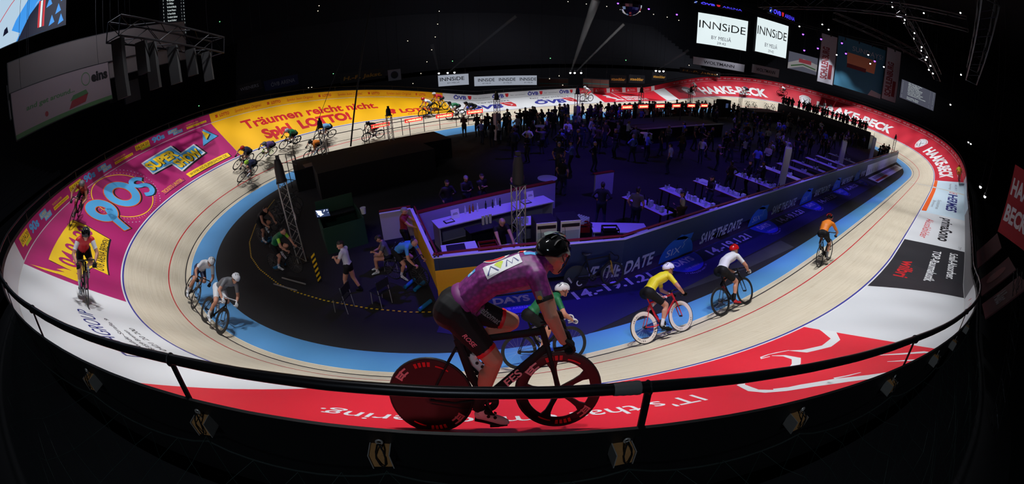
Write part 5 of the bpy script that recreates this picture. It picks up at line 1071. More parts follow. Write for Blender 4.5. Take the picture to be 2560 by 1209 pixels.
# ---------------------------------------------------------------- tables set end-on to the long board
TX = [(-17.95, -8.6, 0.62), (-15.68, -9.5, 0.70), (-13.15, -9.5, 0.80), (-9.9, -9.4, 0.7), (-6.35, -9.3, 0.7), (-4.0, -9.4, 0.7), (-1.6, -9.4, 0.7), (1.2, -9.4, 0.7), (3.6, -9.4, 0.7), (6.9, -9.4, 0.7)]
ORD = ['first', 'second', 'third', 'fourth', 'fifth', 'sixth', 'seventh', 'eighth', 'ninth', 'tenth']
proto = None
for i, (x, y0, w) in enumerate(TX):
    t = thing('trestle_table', 'long white table at right angles to the navy board, %s from the bar' % ORD[i], 'table', (x, (y0-6.5)/2, ZF), None, 'long white tables in the club area'); ln = -6.5-y0; H = 0.92
    MB().box((0, 0, H), (w, ln, 0.03), 'counter').build('table_top', t); MB().box((w/2+0.004, 0, H), (0.008, ln, 0.034), 'rail_red').build('edge_strip', t); MB().box((-w/2-0.004, 0, H), (0.008, ln, 0.034), 'rail_red').build('edge_strip', t)
    for sx in (-1, 1):
        for sy in (-1, 1): MB().box((sx*(w/2-0.08), sy*(ln/2-0.15), H/2-0.01), (0.05, 0.05, H-0.03), 'dark_steel').build('leg', t)
    zt = ZF+H+0.016
    n_it = 3 if i < 4 else 1
    for j in range(n_it*2):
        yy = (y0-6.5)/2+(j-(n_it*2-1)/2)*ln/(n_it*2+1.0); xx = x+rr.uniform(-0.15, 0.15)
        if j % 2 == 0:
            m = MB(); m.box((xx, yy, zt+0.10), (0.16, 0.12, 0.19), 'glass'); m.box((xx, yy, zt+0.2), (0.1, 0.06, 0.02), 'off_white'); tag(m.build('ice_bucket'), 'clear ice bucket on the %s long white table' % ORD[i], 'bucket', 'ice buckets on the long tables')
        else:
            m = MB(); m.box((xx, yy, zt+0.004), (0.22, 0.3, 0.006), 'letter'); tag(m.build('menu_sheet'), 'printed menu lying on the %s long white table' % ORD[i], 'menu', 'menus on the long tables')
        for q in range(3): put('drinking_glass', xx+rr.uniform(-0.25, 0.25)*w, yy+rr.uniform(0.12, 0.3), zt, 'glass on the %s long white table' % ORD[i], 'glasses on the %s long table' % ORD[i])
        if i < 4: put('bottle', xx+0.1, yy-0.2, zt, 'dark bottle on the %s long white table' % ORD[i], 'bottles on the %s long table' % ORD[i], ('dark_glass',))
def round_table(x, y, z, label, r=0.42):
    t = thing('bar_table', label, 'table', (x, y, ZF), None, 'round standing tables'); H = z-ZF; MB().lathe([(0, H-0.03), (r, H-0.03), (r, H), (0, H)], m='counter', n=24).build('table_top', t); m = MB(); m.cyl((0, 0, 0.03), (0, 0, H-0.03), 0.035, 'steel', 10); m.build('post', t); MB().lathe([(0, 0), (0.25, 0), (0.25, 0.02), (0.04, 0.04)], m='steel', n=20).build('foot', t)
round_table(-13.3, 6.1, 0.75, 'bright round standing table among the dark crowd'); round_table(-19.5, -3.3, 0.62, 'round standing table just behind the bar panel'); round_table(-8.0, 1.4, 0.7, 'round standing table in the middle of the crowd')
# ---------------------------------------------------------------- bar island in the crowd with red brewery signs
t = thing('bar_island', 'dark square bar island in the crowd with a row of red brewery signs', 'bar', (-2.2, 4.0, ZF)); m = MB()
m.box((0, 0, 0.55), (10.6, 3.6, 1.1), 'drape'); m.build('body', t); MB().box((0, -1.75, 1.12), (10.8, 0.35, 0.05), 'slate').build('counter_top', t); m = MB()
for x in (-5.1, -1.7, 1.7, 5.1): m.cyl((x, 0.3, 1.1), (x, 0.3, 2.5), 0.04, 'dark_steel', 6)
m.box((0, 0.3, 2.5), (10.4, 0.12, 0.12), 'dark_steel'); m.build('canopy_frame', t)
mat('sign_red', C8(200, 10, 20), rough=0.4, emit=(1.0, 0.05, 0.04), es=1.3); mat('sign_text', (1, 0.9, 0.6), rough=0.4, emit=(1, 0.72, 0.35), es=2.2)
def hb_sign(c, w, h, rot, label, group):
    t = thing('lit_sign', label, 'sign', c, (0, 0, rot), group); MB().box((0, 0.03, 0), (w, 0.06, h), 'sign_red').build('case', t)
    p = Print(); p.text('HAAKE-BECK', -w*0.30, -h*0.2, h*0.42, 'sign_text', x1=w*0.44, z=1, bold=0.04); p.disc(-w*0.38, 0.0, h*0.2, 'sign_text', 1, ry=h*0.27, n=10); p.build('lettering', on_plane((0, -0.002, 0), (1, 0, 0), (0, 0, 1)), t)
for i, x in enumerate((-7.09, -5.3, -3.35, -1.25, 0.85, 2.85)): hb_sign((x, 4.2, 2.0), 1.05, 0.26, 0, 'red lit brewery sign over the bar island, %s from the left' % ORD[i], 'red signs over the bar island')
# ---------------------------------------------------------------- black platform and railings on the far left, with the first signs
t = thing('judges_platform', 'black draped platform at the far left edge of the infield', 'platform', (-24.6, 7.2, ZF)); MB().box((0, 0, 0.6), (9.2, 2.9, 1.2), 'drape').build('body', t)
t = thing('black_tent', 'low black roof behind the riders pit, under the platform', 'tent', (-25.5, 1.6, ZF)); MB().box((0.3, 2.6, 0.75), (6.0, 3.0, 1.5), 'drape').build('body', t)
def railing(pts, z0, h, label, name='railing', r=0.022, mid=1):
    t = thing(name, label, 'railing', (*pts[0][:2], z0)); O = V3(*t.location); P_ = [V3(a, b, z0)-O for a, b in pts]; m = MB()
    for zz in [h]+[h*(k+1)/(mid+1) for k in range(mid)]: m.tube([q+V3(0, 0, zz) for q in P_], r, 'black', 6)
    m.build('rail', t)
    for q in P_: MB().cyl(q, q+V3(0, 0, h), r, 'black', 6).build('post', t)
    return t
railing([(-24.4, 9.0), (-23.2, 9.0), (-22.0, 9.0), (-20.5, 9.0), (-19.4, 9.0), (-18.2, 9.0), (-17.3, 9.0), (-16.2, 9.0)], 0.85, 1.12, 'black railing carrying the lit brewery signs at the far left')
for a, b in ((-29.0, -27.1), (-26.9, -24.6), (-24.3, -21.6)):
    t = thing('crowd_barrier', 'arched black barrier on the far platform edge, %s' % {-29.0: 'left', -26.9: 'middle', -24.3: 'right'}[a], 'barrier', ((a+b)/2, 8.65, 0.83)); w = (b-a)/2; m = MB(); m.tube([(-w, 0, 0), (-w, 0, 0.85), (-w+0.12, 0, 1.0), (w-0.12, 0, 1.0), (w, 0, 0.85), (w, 0, 0)], 0.022, 'black', 6); m.cyl((-w, 0, 0.5), (w, 0, 0.5), 0.012, 'black', 5); m.build('frame', t)
for i, (x, z) in enumerate(((-23.4, 1.77), (-21.2, 1.75), (-19.05, 1.72), (-16.8, 1.71))): hb_sign((x, 8.93, z), 1.2, 0.24, 0, 'red lit brewery sign on the far railing, %s from the left' % ORD[i], 'red signs on the far railing')
railing([(-29.9, 7.3), (-29.5, 7.0), (-29.2, 6.4), (-29.0, 5.8)], ZF, 2.0, 'black upright bars beside the blue panels at the left', mid=3)
for i, (x, y, w) in enumerate(((-27.9, 5.6, 1.5), (-26.2, 5.75, 1.5))):
    m = MB(); m.box((x, y, 1.0), (w, 0.9, 0.03), 'board_navy', np.array([[0.99, -0.1, 0], [0.1, 0.99, 0], [0, 0, 1.0]])); tag(m.build('display_panel'), 'blue printed panel lying tilted behind the riders pit, %s one' % ('left', 'right')[i], 'panel', 'blue panels behind the pit')
# cable stays of the far towers
for a, b, lab in (((-27.2, 8.2, 2.9), (-28.4, 6.0, 1.2), 'thin cable from the cable tower down to the platform'), ((-25.6, 8.0, 1.0), (-23.0, 10.5, 9.5), 'black steel pole rising slantwise past the lottery advert'), ((-27.2, 8.2, 3.0), (-23.3, 10.5, 9.5), 'thin wire running up from the cable tower')):
    m = MB(); m.cyl(a, b, 0.05 if 'pole' in lab else 0.015, 'black', 6); tag(m.build('stay_cable' if 'pole' not in lab else 'slanted_pole'), lab, 'cable')
# ---------------------------------------------------------------- riders pit: cabins, monitor, bits and pieces
t = thing('rider_cabin', 'dark green cabin with open top in the riders pit', 'cabin', (-28.0, -1.5, ZF)); m = MB(); m.box((-0.75, -0.6, 0.5), (0.04, 1.9, 1.0), 'green_cabin'); m.box((0.0, -1.6, 0.5), (1.5, 0.04, 1.0), 'green_cabin'); m.box((0.75, -0.6, 0.5), (0.04, 1.9, 1.0), 'green_cabin'); m.box((0.0, 0.38, 0.7), (1.5, 0.04, 1.4), 'green_cabin'); m.build('walls', t); MB().box((0, 0.1, 0.85), (1.4, 0.5, 0.03), 'cabinet_dark').build('shelf', t)
t = thing('hazard_plank', 'plank with yellow and black stripes leaning in the riders pit', 'plank', (-29.35, -4.9, ZF), (0.0, 0.0, 0.2)); MB().box((0, 0, 0.52), (0.14, 0.03, 1.04), 'ink').build('board', t); p = Print()
for k in range(6): z = 0.04+k*0.165; p.poly([(-0.07, z), (0.07, z+0.09), (0.07, z+0.17), (-0.07, z+0.08)], 'yel_txt', 0)
p.build('stripes', on_plane((0, -0.017, 0), (1, 0, 0), (0, 0, 1)), t, base=0.001)
mat('screen_glow', (0.1, 0.1, 0.1), rough=0.3, emit=(0.75, 0.82, 1.0), es=1.6); mat('screen_dark', (0.02, 0.02, 0.03), rough=0.3, emit=(0.05, 0.08, 0.2), es=0.6)
C_ = at(806, 532, 0.9); t = thing('monitor', 'small bright screen glowing in the dark riders pit', 'monitor', C_, (-0.75, 0.2, 0.25)); MB().box((0, 0.02, 0), (0.56, 0.03, 0.34), 'black').build('case', t); p = Print(); p.rect(-0.26, -0.15, 0.26, 0.15, 'screen_dark', 0)
rs = random.Random(5)
for k in range(26): x, y = rs.uniform(-0.24, 0.2), rs.uniform(-0.14, 0.1); p.poly([(x, y), (x+rs.uniform(.01, .07), y+rs.uniform(-.01, .02)), (x+rs.uniform(0, .05), y+rs.uniform(.02, .06))], 'screen_glow', 1)
p.poly([(-0.25, 0.13), (-0.05, 0.1), (-0.02, -0.05), (-0.12, -0.13)], 'screen_glow', 2); p.build('picture', on_plane((0, 0, 0), (1, 0, 0), (0, 0, 1)), t, base=0.001)
m = MB(); C_ = at(908, 527, 0.75); m.lathe([(0, -0.1), (0.08, -0.1), (0.11, 0.14), (0.10, 0.14), (0.075, -0.08)], c=C_, m='white', n=14); tag(m.build('bucket'), 'small white bucket on the cabin shelf in the riders pit', 'bucket')
for i, (x, y, a) in enumerate(((-31.05, -0.1, 0.3), (-30.9, -0.35, 0.3), (-30.6, -3.0, 0.2), (-26.85, -6.75, 0.6), (-26.65, -7.05, 0.6), (-26.85, -8.05, 0.5))):
    t = thing('training_roller', 'blue training roller drum, %s' % ('left of the rider with number three', 'second one left of the rider with number three', 'left of the rider in green', 'under the wheels of the rider in pale blue', 'in front of the wheels of the rider in pale blue', 'lying alone near the hazard tape')[i], 'roller', (x, y, ZF+0.08), (0, 0, a)); MB().cyl((-0.24, 0, 0), (0.24, 0, 0), 0.055, 'roller_blue', 14).build('drum', t)
t = thing('roller_frame', 'silver roller frame on the floor beside the rider in green', 'frame', (-30.35, -4.5, ZF+0.05), (0, 0, -0.9)); m = MB(); m.box((0, 0.2, 0), (1.2, 0.03, 0.04), 'steel'); m.box((0, -0.2, 0), (1.2, 0.03, 0.04), 'steel'); m.build('rails', t)
def chair(x, y, rot, label):
    t = thing('folding_chair', label, 'chair', (x, y, ZF), (0, 0, rot)); MB().box((0, 0, 0.45), (0.42, 0.42, 0.03), 'cabinet_dark').build('seat', t); MB().box((-0.2, 0, 0.72), (0.03, 0.42, 0.24), 'cabinet_dark').build('backrest', t)
    for sx in (-1, 1):
        for sy in (-1, 1): MB().cyl((sx*0.22, sy*0.19, 0), (sx*0.17, sy*0.19, 0.45 if sx > 0 else 0.84), 0.011, 'steel', 6).build('leg', t)
chair(-28.9, -6.9, 2.4, 'folding chair with silver frame in front of the man in the white shirt'); chair(-27.85, -7.2, 2.0, 'folding chair right of the man in the white shirt'); chair(-27.0, -5.45, 2.6, 'chair under the young man looking at his phone')
# bicycle leaning on the navy board
ax = nrm(C3-C1); ow = V3(ax[1], -ax[0], 0); pos = C1+ax*4.36+ow*0.24; pos[2] = ZF+0.015
up = nrm(V3(0, 0, 1)-ow*0.16); lf = np.cross(up, ax); k_ = 1.12
M = Matrix(((ax[0]*k_, lf[0]*k_, up[0]*k_, pos[0]), (ax[1]*k_, lf[1]*k_, up[1]*k_, pos[1]), (ax[2]*k_, lf[2]*k_, up[2]*k_, pos[2]), (0, 0, 0, 1)))
bk = bicycle('black and gold bicycle with disc rear wheel leaning on the navy board', M, 'kit_black', 'gold', ('disc', 'mid'), ('carbon', 'ink'), 'kit_black', 10)
w = [c for c in bk.children if c.name.startswith('wheel')][0]; p = Print(); p.text('CORIMA', -0.24, 0.02, 0.045, 'white', x1=-0.06, z=1, rot=-1.0, bold=0.03); p.arc(0.08, -0.14, 0.07, 0.07, 120, 330, 0.03, 'white', 1); ring_print(p, 'disc_lettering', w, -0.0185)
for i in range(6):
    x = 19.4+i*1.35; M = Matrix(((0.6, -0.8, 0, x), (0.8, 0.6, 0, 8.6-0.25*i), (0, 0, 1, 0.86), (0, 0, 0, 1))) if i in (0, 1, 3, 4) else None
    if M: bicycle('parked dark bicycle on the black stage roof at the far side, %s from the left' % ORD[{0: 0, 1: 1, 3: 2, 4: 3}[i]], M, 'kit_black', None, ('mid', 'mid'), group='bicycles on the stage roof')
t = thing('black_stage', 'black sloping stage roof in front of the brewery advert', 'stage', (22.0, 8.2, ZF)); m = MB(); m.add([(-5, -1.5, 0), (5.5, -1.5, 0), (5.5, 1.5, 0), (-5, 1.5, 0), (-3, -1.2, 1.2), (5.2, -1.2, 1.15), (5.2, 1.2, 1.15), (-3, 1.2, 1.2)], [(0, 1, 2, 3), (4, 5, 6, 7), (0, 1, 5, 4), (1, 2, 6, 5), (2, 3, 7, 6), (3, 0, 4, 7)], 'drape'); m.build('body', t)
m = MB(); m.box((13.1, 8.4, 0.95), (1.9, 0.8, 1.9), 'drape'); m.box((13.2, 7.98, 1.3), (0.5, 0.02, 0.5), 'screen_dark'); tag(m.build('equipment_cabinet'), 'black equipment cabinet against the pale track at the far side', 'cabinet')
# raised platform at the right
t = thing('raised_platform', 'raised platform with dark front full of people at the right end of the club area', 'platform', (29.6, 1.5, ZF)); MB().box((0.4, 0, 0.85), (3.0, 14.0, 1.7), 'cabinet_dark').build('deck', t); MB().box((-1.15, 0, 1.85), (0.06, 14.0, 0.75), 'slate').build('front_board', t)
# ---------------------------------------------------------------- people on their feet
def standing(arms='down', legs='stand', bend=0.0, seat=False, head=(1, 0, -0.1), k=1.0):
    J = {}; hz = 0.97 if not seat else 0.52; sp = V3(math.sin(bend), 0, math.cos(bend)); J['sp'] = sp; bk = V3(-sp[2], 0, sp[0]); J['bk'] = bk
    J['pelvis'] = V3(0, 0, hz); J['chest'] = J['pelvis']+sp*0.46; J['neck'] = J['chest']+sp*0.04; J['headf'] = nrm(head); J['head'] = J['neck']+nrm(sp*0.8+0.25*J['headf'])*0.155
    A = {'down': ((0.04, 0.24, -0.50), (0.06, 0.23, -0.50)), 'drink': ((0.30, 0.12, -0.20), (0.06, 0.23, -0.50)), 'up': ((0.42, 0.16, 0.12), (0.28, 0.10, -0.22)), 'phone': ((0.30, 0.05, -0.22), (0.30, 0.05, -0.24)), 'hips': ((-0.03, 0.20, -0.36), (-0.03, 0.20, -0.36)), 'lean': ((0.42, 0.20, -0.34), (0.42, 0.20, -0.34)), 'cross': ((0.20, -0.08, -0.16), (0.20, -0.08, -0.20))}[arms]
    for s, sg, a in (('L', 1, A[0]), ('R', -1, A[1])):
        J['sh'+s] = J['chest']+V3(0, sg*0.185, 0)-sp*0.02; J['wr'+s] = J['chest']+V3(a[0]+0.1*sp[0], sg*a[1], a[2]); J['el'+s] = ik(J['sh'+s], J['wr'+s], 0.29, 0.26, (-0.7, sg*0.8, -0.3)); J['hip'+s] = J['pelvis']+V3(0, sg*0.09, -0.04)
        if seat: J['an'+s] = V3(0.46, sg*0.13, 0.09); J['kn'+s] = ik(J['hip'+s], J['an'+s], 0.44, 0.43, (0.6, 0, 1))
        else:
            dx = {'stand': 0.0, 'walk': 0.18*sg, 'wide': 0.05*sg}[legs]; J['an'+s] = V3(dx, sg*(0.11 if legs != 'wide' else 0.17), 0.09); J['kn'+s] = ik(J['hip'+s], J['an'+s], 0.44, 0.43, (1, 0, 0))
        J['toe'+s] = J['an'+s]+V3(0.13, sg*0.02, -0.05)
    return J
def person_mesh(J, key, voxel=0.03, bulk=1.0, sleeve=0.5, short=None, hair=True, hairlen=0.0):
    if key in POSE: return POSE[key]
    c, p, bk, sp = J['chest'], J['pelvis'], J['bk'], J['sp']; mid = (c+p)/2
    sho = [(short, 'pants'), (1, 'skin')] if short else [(1, 'pants')]
    S = [(p-sp*0.05, p+sp*0.10, 0.150, 0.145, [(0.5, 'pants'), (1, 'top')], 0.72, bk), (p+sp*0.10, mid, 0.145, 0.15, [(1, 'top')], 0.72, bk), (mid, c-sp*0.08, 0.152, 0.172, [(1, 'top')], 0.68, bk), (c-sp*0.10, c-sp*0.01, 0.165, 0.12, [(1, 'top')], 0.6, bk), (c, J['neck']+sp*0.03, 0.07, 0.056, [(0.2, 'top'), (1, 'skin')], 1, bk), (J['neck'], J['head']-sp*0.03, 0.055, 0.055, [(1, 'skin')], 1, bk)]
    for s, sg in (('L', 1), ('R', -1)):
        sh, el, wr = J['sh'+s], J['el'+s], J['wr'+s]; h, kn, an, to = J['hip'+s], J['kn'+s], J['an'+s], J['toe'+s]
        hd = nrm(wr-el)
        S += [(c-sp*0.03+V3(0, sg*0.07, 0), sh, 0.075, 0.066, [(1, 'top')], 1, bk), (sh, el, 0.062, 0.045, [(sleeve, 'sleeve'), (1, 'skin')], 1, bk), (el, wr, 0.044, 0.031, [(0.0 if sleeve < 1 else 0.85, 'sleeve'), (1, 'skin')], 1, bk), (wr, wr+hd*0.07, 0.034, 0.030, [(1, 'skin')], 0.6, bk)]
        if voxel < 0.02:
            l = nrm(np.cross(hd, [0, 0, 1.0])+V3(0, 1e-6, 0))
            for q in range(4): b0_ = wr+hd*0.075+l*(q-1.5)*0.019; S.append((b0_, b0_+hd*(0.05+0.008*(q in (1, 2)))-V3(0, 0, 0.02), 0.0105, 0.009, [(1, 'skin')], 1, bk))
            S.append((wr+hd*0.03+l*0.03*(-1), wr+hd*0.075+l*0.055*(-1), 0.013, 0.010, [(1, 'skin')], 1, bk))
        S += [(p+V3(0, sg*0.06, 0), h, 0.118, 0.11, [(1, 'pants')], 1, bk), (h, kn, 0.100, 0.066, sho, 1, bk), (kn, an, 0.062, 0.046, [(1, 'pants')] if not short else [(0.75, 'skin'), (1, 'sock')], 1, bk), (an-V3(0.04, 0, 0.035), to-V3(0, 0, 0.0), 0.045, 0.036, [(1, 'sock')], 0.9, bk)]
    S = [(a, b, ra*bulk, rb*bulk, tg, fl, up) for a, b, ra, rb, tg, fl, up in S]; S += head_parts(J['head'], J['headf'], sp)
    if hair:
        f = J['headf']; u = nrm(V3(0, 0, 1)-f*f[2]); S += [(J['head']-f*0.045+u*0.03, J['head']+f*0.02+u*0.055, 0.092, 0.080, [(1, 'hair')], 1, u), (J['head']-f*0.06-u*(0.0+hairlen*0.5), J['head']-f*0.05+u*0.03, 0.08, 0.088, [(1, 'hair')], 1, u)]
        if hairlen: S.append((J['head']-f*0.07, J['head']-f*0.09-u*hairlen, 0.08, 0.06, [(1, 'hair')], 1, u))
    S = [(V3(*a), V3(*b), ra, rb, tg, fl, up) for a, b, ra, rb, tg, fl, up in S]
    me = skin_mesh(S, voxel); POSE[key] = me; return me
flat('navy_cloth', (18, 20, 34), rough=0.8); flat('shirt_white', (205, 205, 215), rough=0.7); flat('shirt_blue', (90, 110, 200), rough=0.7); flat('shirt_grey', (90, 90, 96), rough=0.7); flat('jeans', (30, 36, 60), rough=0.8); flat('brown_cloth', (60, 44, 36), rough=0.8); flat('maroon', (130, 20, 28), rough=0.7); flat('pale_jersey', (70, 150, 220), rough=0.6); flat('bald', (150, 112, 96), rough=0.5)
VAR = [('drink', 'stand', 0), ('down', 'stand', 0), ('hips', 'wide', 0), ('cross', 'stand', 0.14), ('drink', 'walk', 0.18), ('up', 'stand', 0), ('phone', 'stand', 0), ('down', 'walk', 0.22)]
def crowd_person(x, y, z, rot, look, hc, v, label, group, sc=1.0, cat='person'):
    a, l, h = VAR[v]; me = person_mesh(standing(a, l), 'crowd%d' % v, 0.034, 1.05, sleeve=0.55 if v % 2 else 1.0, hairlen=h)
    if len(me.materials) == 0:
        for s in SLOTS: me.materials.append(None)
    o = bpy.data.objects.new('person', me); COL.objects.link(o); cols = dict(top=look, sleeve=look, pants='jeans' if v % 3 else 'navy_cloth', skin='skin', sock='ink', hair=hc)
    for i, s in enumerate(SLOTS): o.material_slots[i].link = 'OBJECT'; o.material_slots[i].material = MATS[cols[s]]
    o.location = (x, y, z); o.rotation_euler = (0, 0, rot); o.scale = (sc, sc, sc); return tag(o, label, cat, group)
rc = random.Random(21); placed = []
def free(x, y, r=0.55): return all((x-a)**2+(y-b)**2 > r*r for a, b in placed)
DARK = [('navy_cloth', 'dark'), ('black', 'dark'), ('kit_black', 'dark'), ('jeans', 'dark'), ('brown_cloth', 'dark'), ('shirt_grey', 'grey'), ('shirt_blue', 'blue'), ('shirt_white', 'white')]
PW = ['holding a drink', 'arms down', 'hands on hips', 'arms crossed', 'stepping with a drink', 'arm raised', 'looking at hands', 'walking']
CL = dict(navy_cloth='navy', black='black', kit_black='black shirt', jeans='denim', brown_cloth='brown', shirt_grey='grey', shirt_blue='blue', shirt_white='white')
def scatter(n, box, zone, avoid=(), w=(5, 5, 4, 3, 3, 2, 2, 3), r=0.55, z=None, face=None):
    x0, x1, y0, y1 = box; k = t = 0
    while k < n and t < n*60:
        t += 1; x, y = rc.uniform(x0, x1), rc.uniform(y0, y1)
        if not free(x, y, r) or any(a < x < b and c < y < d for a, b, c, d in avoid): continue
        placed.append((x, y)); k += 1; m, nm = rc.choices(DARK, w)[0]; hc = rc.choice(['hair_d', 'hair_d', 'hair_b', 'hair_g'])
        a = rc.uniform(0, 6.28) if face is None else face+rc.uniform(-0.5, 0.5)
        vv = rc.randrange(8); crowd_person(x, y, ZF if z is None else z, a, m, hc, vv, '%s person in %s%s, %s %s' % ({'hair_d': 'dark haired', 'hair_b': 'fair haired', 'hair_g': 'grey haired'}[hc], CL[m], '', PW[vv], zone), 'people in %s clothes %s' % (nm, zone), rc.uniform(0.93, 1.06))
ISL = (-7.9, 3.4, 1.7, 6.3)
scatter(98, (-17.0, 19, 8.8, 10.8), 'along the far edge', r=0.36, face=1.57, w=(6, 6, 5, 3, 2, 1, 0, 0), avoid=[(-15.9, -15.1, 7, 9), (11.9, 14.3, 7, 9)])
scatter(46, (-17.5, -8.2, -1.2, 8.0), 'left of the bar island', avoid=[(-14.2, -12.4, 5.2, 7)], r=0.75, w=(4, 4, 3, 3, 2, 2, 4, 5))
scatter(34, (-8.0, 4, -5.6, 1.3), 'between bar island and long tables', r=0.7, w=(4, 4, 3, 3, 2, 3, 3, 5))
scatter(22, (-8.0, 4, 6.6, 8.4), 'behind the bar island', r=0.55)
scatter(72, (4.5, 27, -5.8, 8.4), 'right of the bar island', avoid=[(16.5, 27.5, 6.2, 9.9)], r=0.7, w=(5, 4, 4, 3, 3, 2, 3, 2))
scatter(34, (28.6, 29.6, -5.0, 8.2), 'on the raised platform', r=0.36, z=ZF+1.7, face=0.3, w=(6, 6, 5, 3, 1, 0, 0, 0))
scatter(7, (20, 27.5, -8.9, -8.0), 'near the farthest clad column', r=0.6, w=(6, 6, 5, 3, 1, 0, 0, 0))
for i, (x, y, m, r_, v, lab) in enumerate(((-18.6, -7.6, 'shirt_grey', 0.4, 1, 'person in grey jacket with back to the track, left of the first long table'), (-17.95, -9.15, 'brown_cloth', 1.3, 3, 'grey haired person in brown jacket at the end of the first long table'), (-17.3, -8.7, 'navy_cloth', 2.2, 0, 'person in dark sweater leaning over the end of the first long table'), (-19.4, -6.6, 'navy_cloth', 0.8, 2, 'person in chequered dark shirt near the bar glasses'), (-14.3, -8.0, 'black', 2.8, 4, 'dark clad person between the second and third long tables'), (-9.3, -7.2, 'navy_cloth', 2.4, 6, 'person with pale face beside the nearest clad column'), (-8.5, -7.6, 'black', 2.0, 0, 'person in dark suit just left of the nearest clad column'), (-10.8, -6.9, 'brown_cloth', 1.0, 2, 'person in brown clothes between the third and fourth long tables'), (-18.6, -3.2, 'kit_black', 0.3, 1, 'dark clad person standing left of the violet lit bar box'), (-18.2, -2.4, 'navy_cloth', -0.5, 4, 'long haired person behind the violet lit bar box'), (-11.3, -3.3, 'shirt_white', 1.9, 1, 'person in bright white shirt seen from behind, alone in the middle aisle'), (-16.2, -0.8, 'shirt_blue', 2.4, 0, 'person in blue shirt with raised glass near the aisle'))):
    placed.append((x, y)); crowd_person(x, y, ZF, r_, m, 'hair_g' if 'grey haired' in lab else 'hair_d', v, lab, None)
for i, (x, y, h) in enumerate(((-24.0, -3.2, 'hair_d'), (-23.2, -3.15, 'hair_g'), (-22.6, -3.3, 'hair_d'), (-20.9, -3.2, 'hair_b'))): crowd_person(x, y, ZF, -1.57, 'black', h, (0, 6, 3, 1)[i], 'person in black waiting behind the bar back panel, %s from the left' % ORD[i], 'people behind the bar panel')
# ---------------------------------------------------------------- people near the lens, each in a pose of their own
def figure(x, y, rot, J, key, cols, label, z=None, shoes='kit_white', sc=1.0, hairlen=0.0, **k):
    t = thing('person', label, 'person', (x, y, ZF if z is None else z), (0, 0, rot)); t.scale = (sc, sc, sc); dress(person_mesh(J, key, k.pop('voxel', 0.017), k.pop('bulk', 1.0), hairlen=hairlen, **k), cols, t)
    for s in 'LR': o = cached('shoe', m_shoe, 'shoe', t, (shoes, 'black')); align(o, J['an'+s]+V3(0.01, 0, -0.06), nrm(J['toe'+s]-J['an'+s]+V3(0, 0, 0.04)))
    return t
figure(-28.45, -6.2, 2.55, standing('phone', 'walk', 0.08, head=(0.6, 0.9, 0)), 'f1', kit('shirt_white', 'kit_black', sock='kit_black'), 'man in white T-shirt and black shorts standing in the riders pit', short=0.45, shoes='kit_black')
figure(-26.3, -4.9, -0.5, standing('lean', 'stand', 0.1, head=(1, 0.1, -0.2)), 'f2', kit('maroon', 'kit_black', hair='hair_g'), 'grey haired man in dark red shirt holding the red rail of the bar', shoes='kit_black', bulk=1.1)
figure(-24.05, -7.25, -1.75, standing('lean', 'wide', 0.35, head=(0.8, 0, -0.7)), 'f3', kit('kit_black', 'kit_black', hair='bald'), 'bald bartender in black T-shirt leaning on the work counter', shoes='kit_black', bulk=1.12, z=ZF+0.02)
figure(-27.05, -5.5, 2.9, standing('phone', 'stand', 0.3, seat=True, head=(0.7, 0, -0.8)), 'f4', kit('shirt_grey', 'kit_black', sleeve='shirt_grey'), 'young man in grey T-shirt sitting and looking at a phone', short=0.4)
ph = MB(); ph.box((-27.55, -5.4, 0.5), (0.08, 0.15, 0.015), 'black'); tag(ph.build('phone'), 'dark phone held by the sitting young man', 'phone')
def pit_rider(x, y, rot, J, key, cols, label, num=None, helmet=None, sc=1.0):
    M = Matrix.Translation((x, y, ZF+0.13)) @ Matrix.Rotation(rot, 4, 'Z') @ Matrix.Scale(sc, 4)
    bicycle('dark bicycle on rollers under a '+' '.join(label.split(' ')[:9]), M, 'kit_black', None, ('box', 'box'), crank=-60)
    t = thing('cyclist', label, 'person'); t.matrix_world = M; b = dress(rider_mesh(J, 0.017, key), cols, t)
    S = [(V3(-0.03, 0, 0.03)+J['head'], V3(0.0, 0, 0.05)+J['head'], 0.092, 0.085, [(1, 'hair')], 1, (0, 0, 1))]; o = obj('hair', skin_mesh(S, 0.02), t); o.data.materials.clear(); o.data.materials.append(MATS['hair_d']); o.data.polygons.foreach_set('material_index', [0]*len(o.data.polygons))
    for s in 'LR': align(cached('shoe', m_shoe, 'shoe', t, ('kit_white', 'black')), J['pd'+s]+V3(0, 0, 0.025)-J['fd'+s]*0.07, J['fd'+s]); align(cached('hand', m_hand, 'hand', t, ('skin',)), J['wr'+s], nrm(J['wr'+s]-J['el'+s]+V3(0.2, 0, 0)), (0.3, 0, 1))
    if num: p = Print(); p.text(num, -0.07, -0.08, 0.16, 'ink' if num == '4' else 'white', z=0, bold=0.03); print_on(b, p, J['chest']*0.6+J['pelvis']*0.4+V3(0, 0, 0.1), (0, -1, 0), (1, 0, 0.5), 'race_number', t)
    return t
JP = pose_rider(-60, head=(0.8, 0, -0.7), chest=(0.30, 1.30)); JQ = pose_rider(-100, head=(0.9, 0, -0.2), chest=(0.22, 1.42), drop=False, hand=(0.5, 0.2, 0.93))
pit_rider(-26.9, -6.75, -0.95, JP, 'P', kit('pale_jersey', 'kit_black', sleeve='pale_jersey'), 'rider in pale blue jersey with number bent over his handlebar', '4')
pit_rider(-30.35, -3.75, -0.75, JQ, 'Q', kit('kit_green', 'kit_black', sleeve='kit_lime'), 'rider in green and white jersey warming up beside the leaning tower')
pit_rider(-30.9, -0.9, -0.9, JQ, 'Q', kit('kit_black', 'kit_black', sleeve='skin2', skin='skin2'), 'rider in black jersey warming up at the left of the pit', '3')
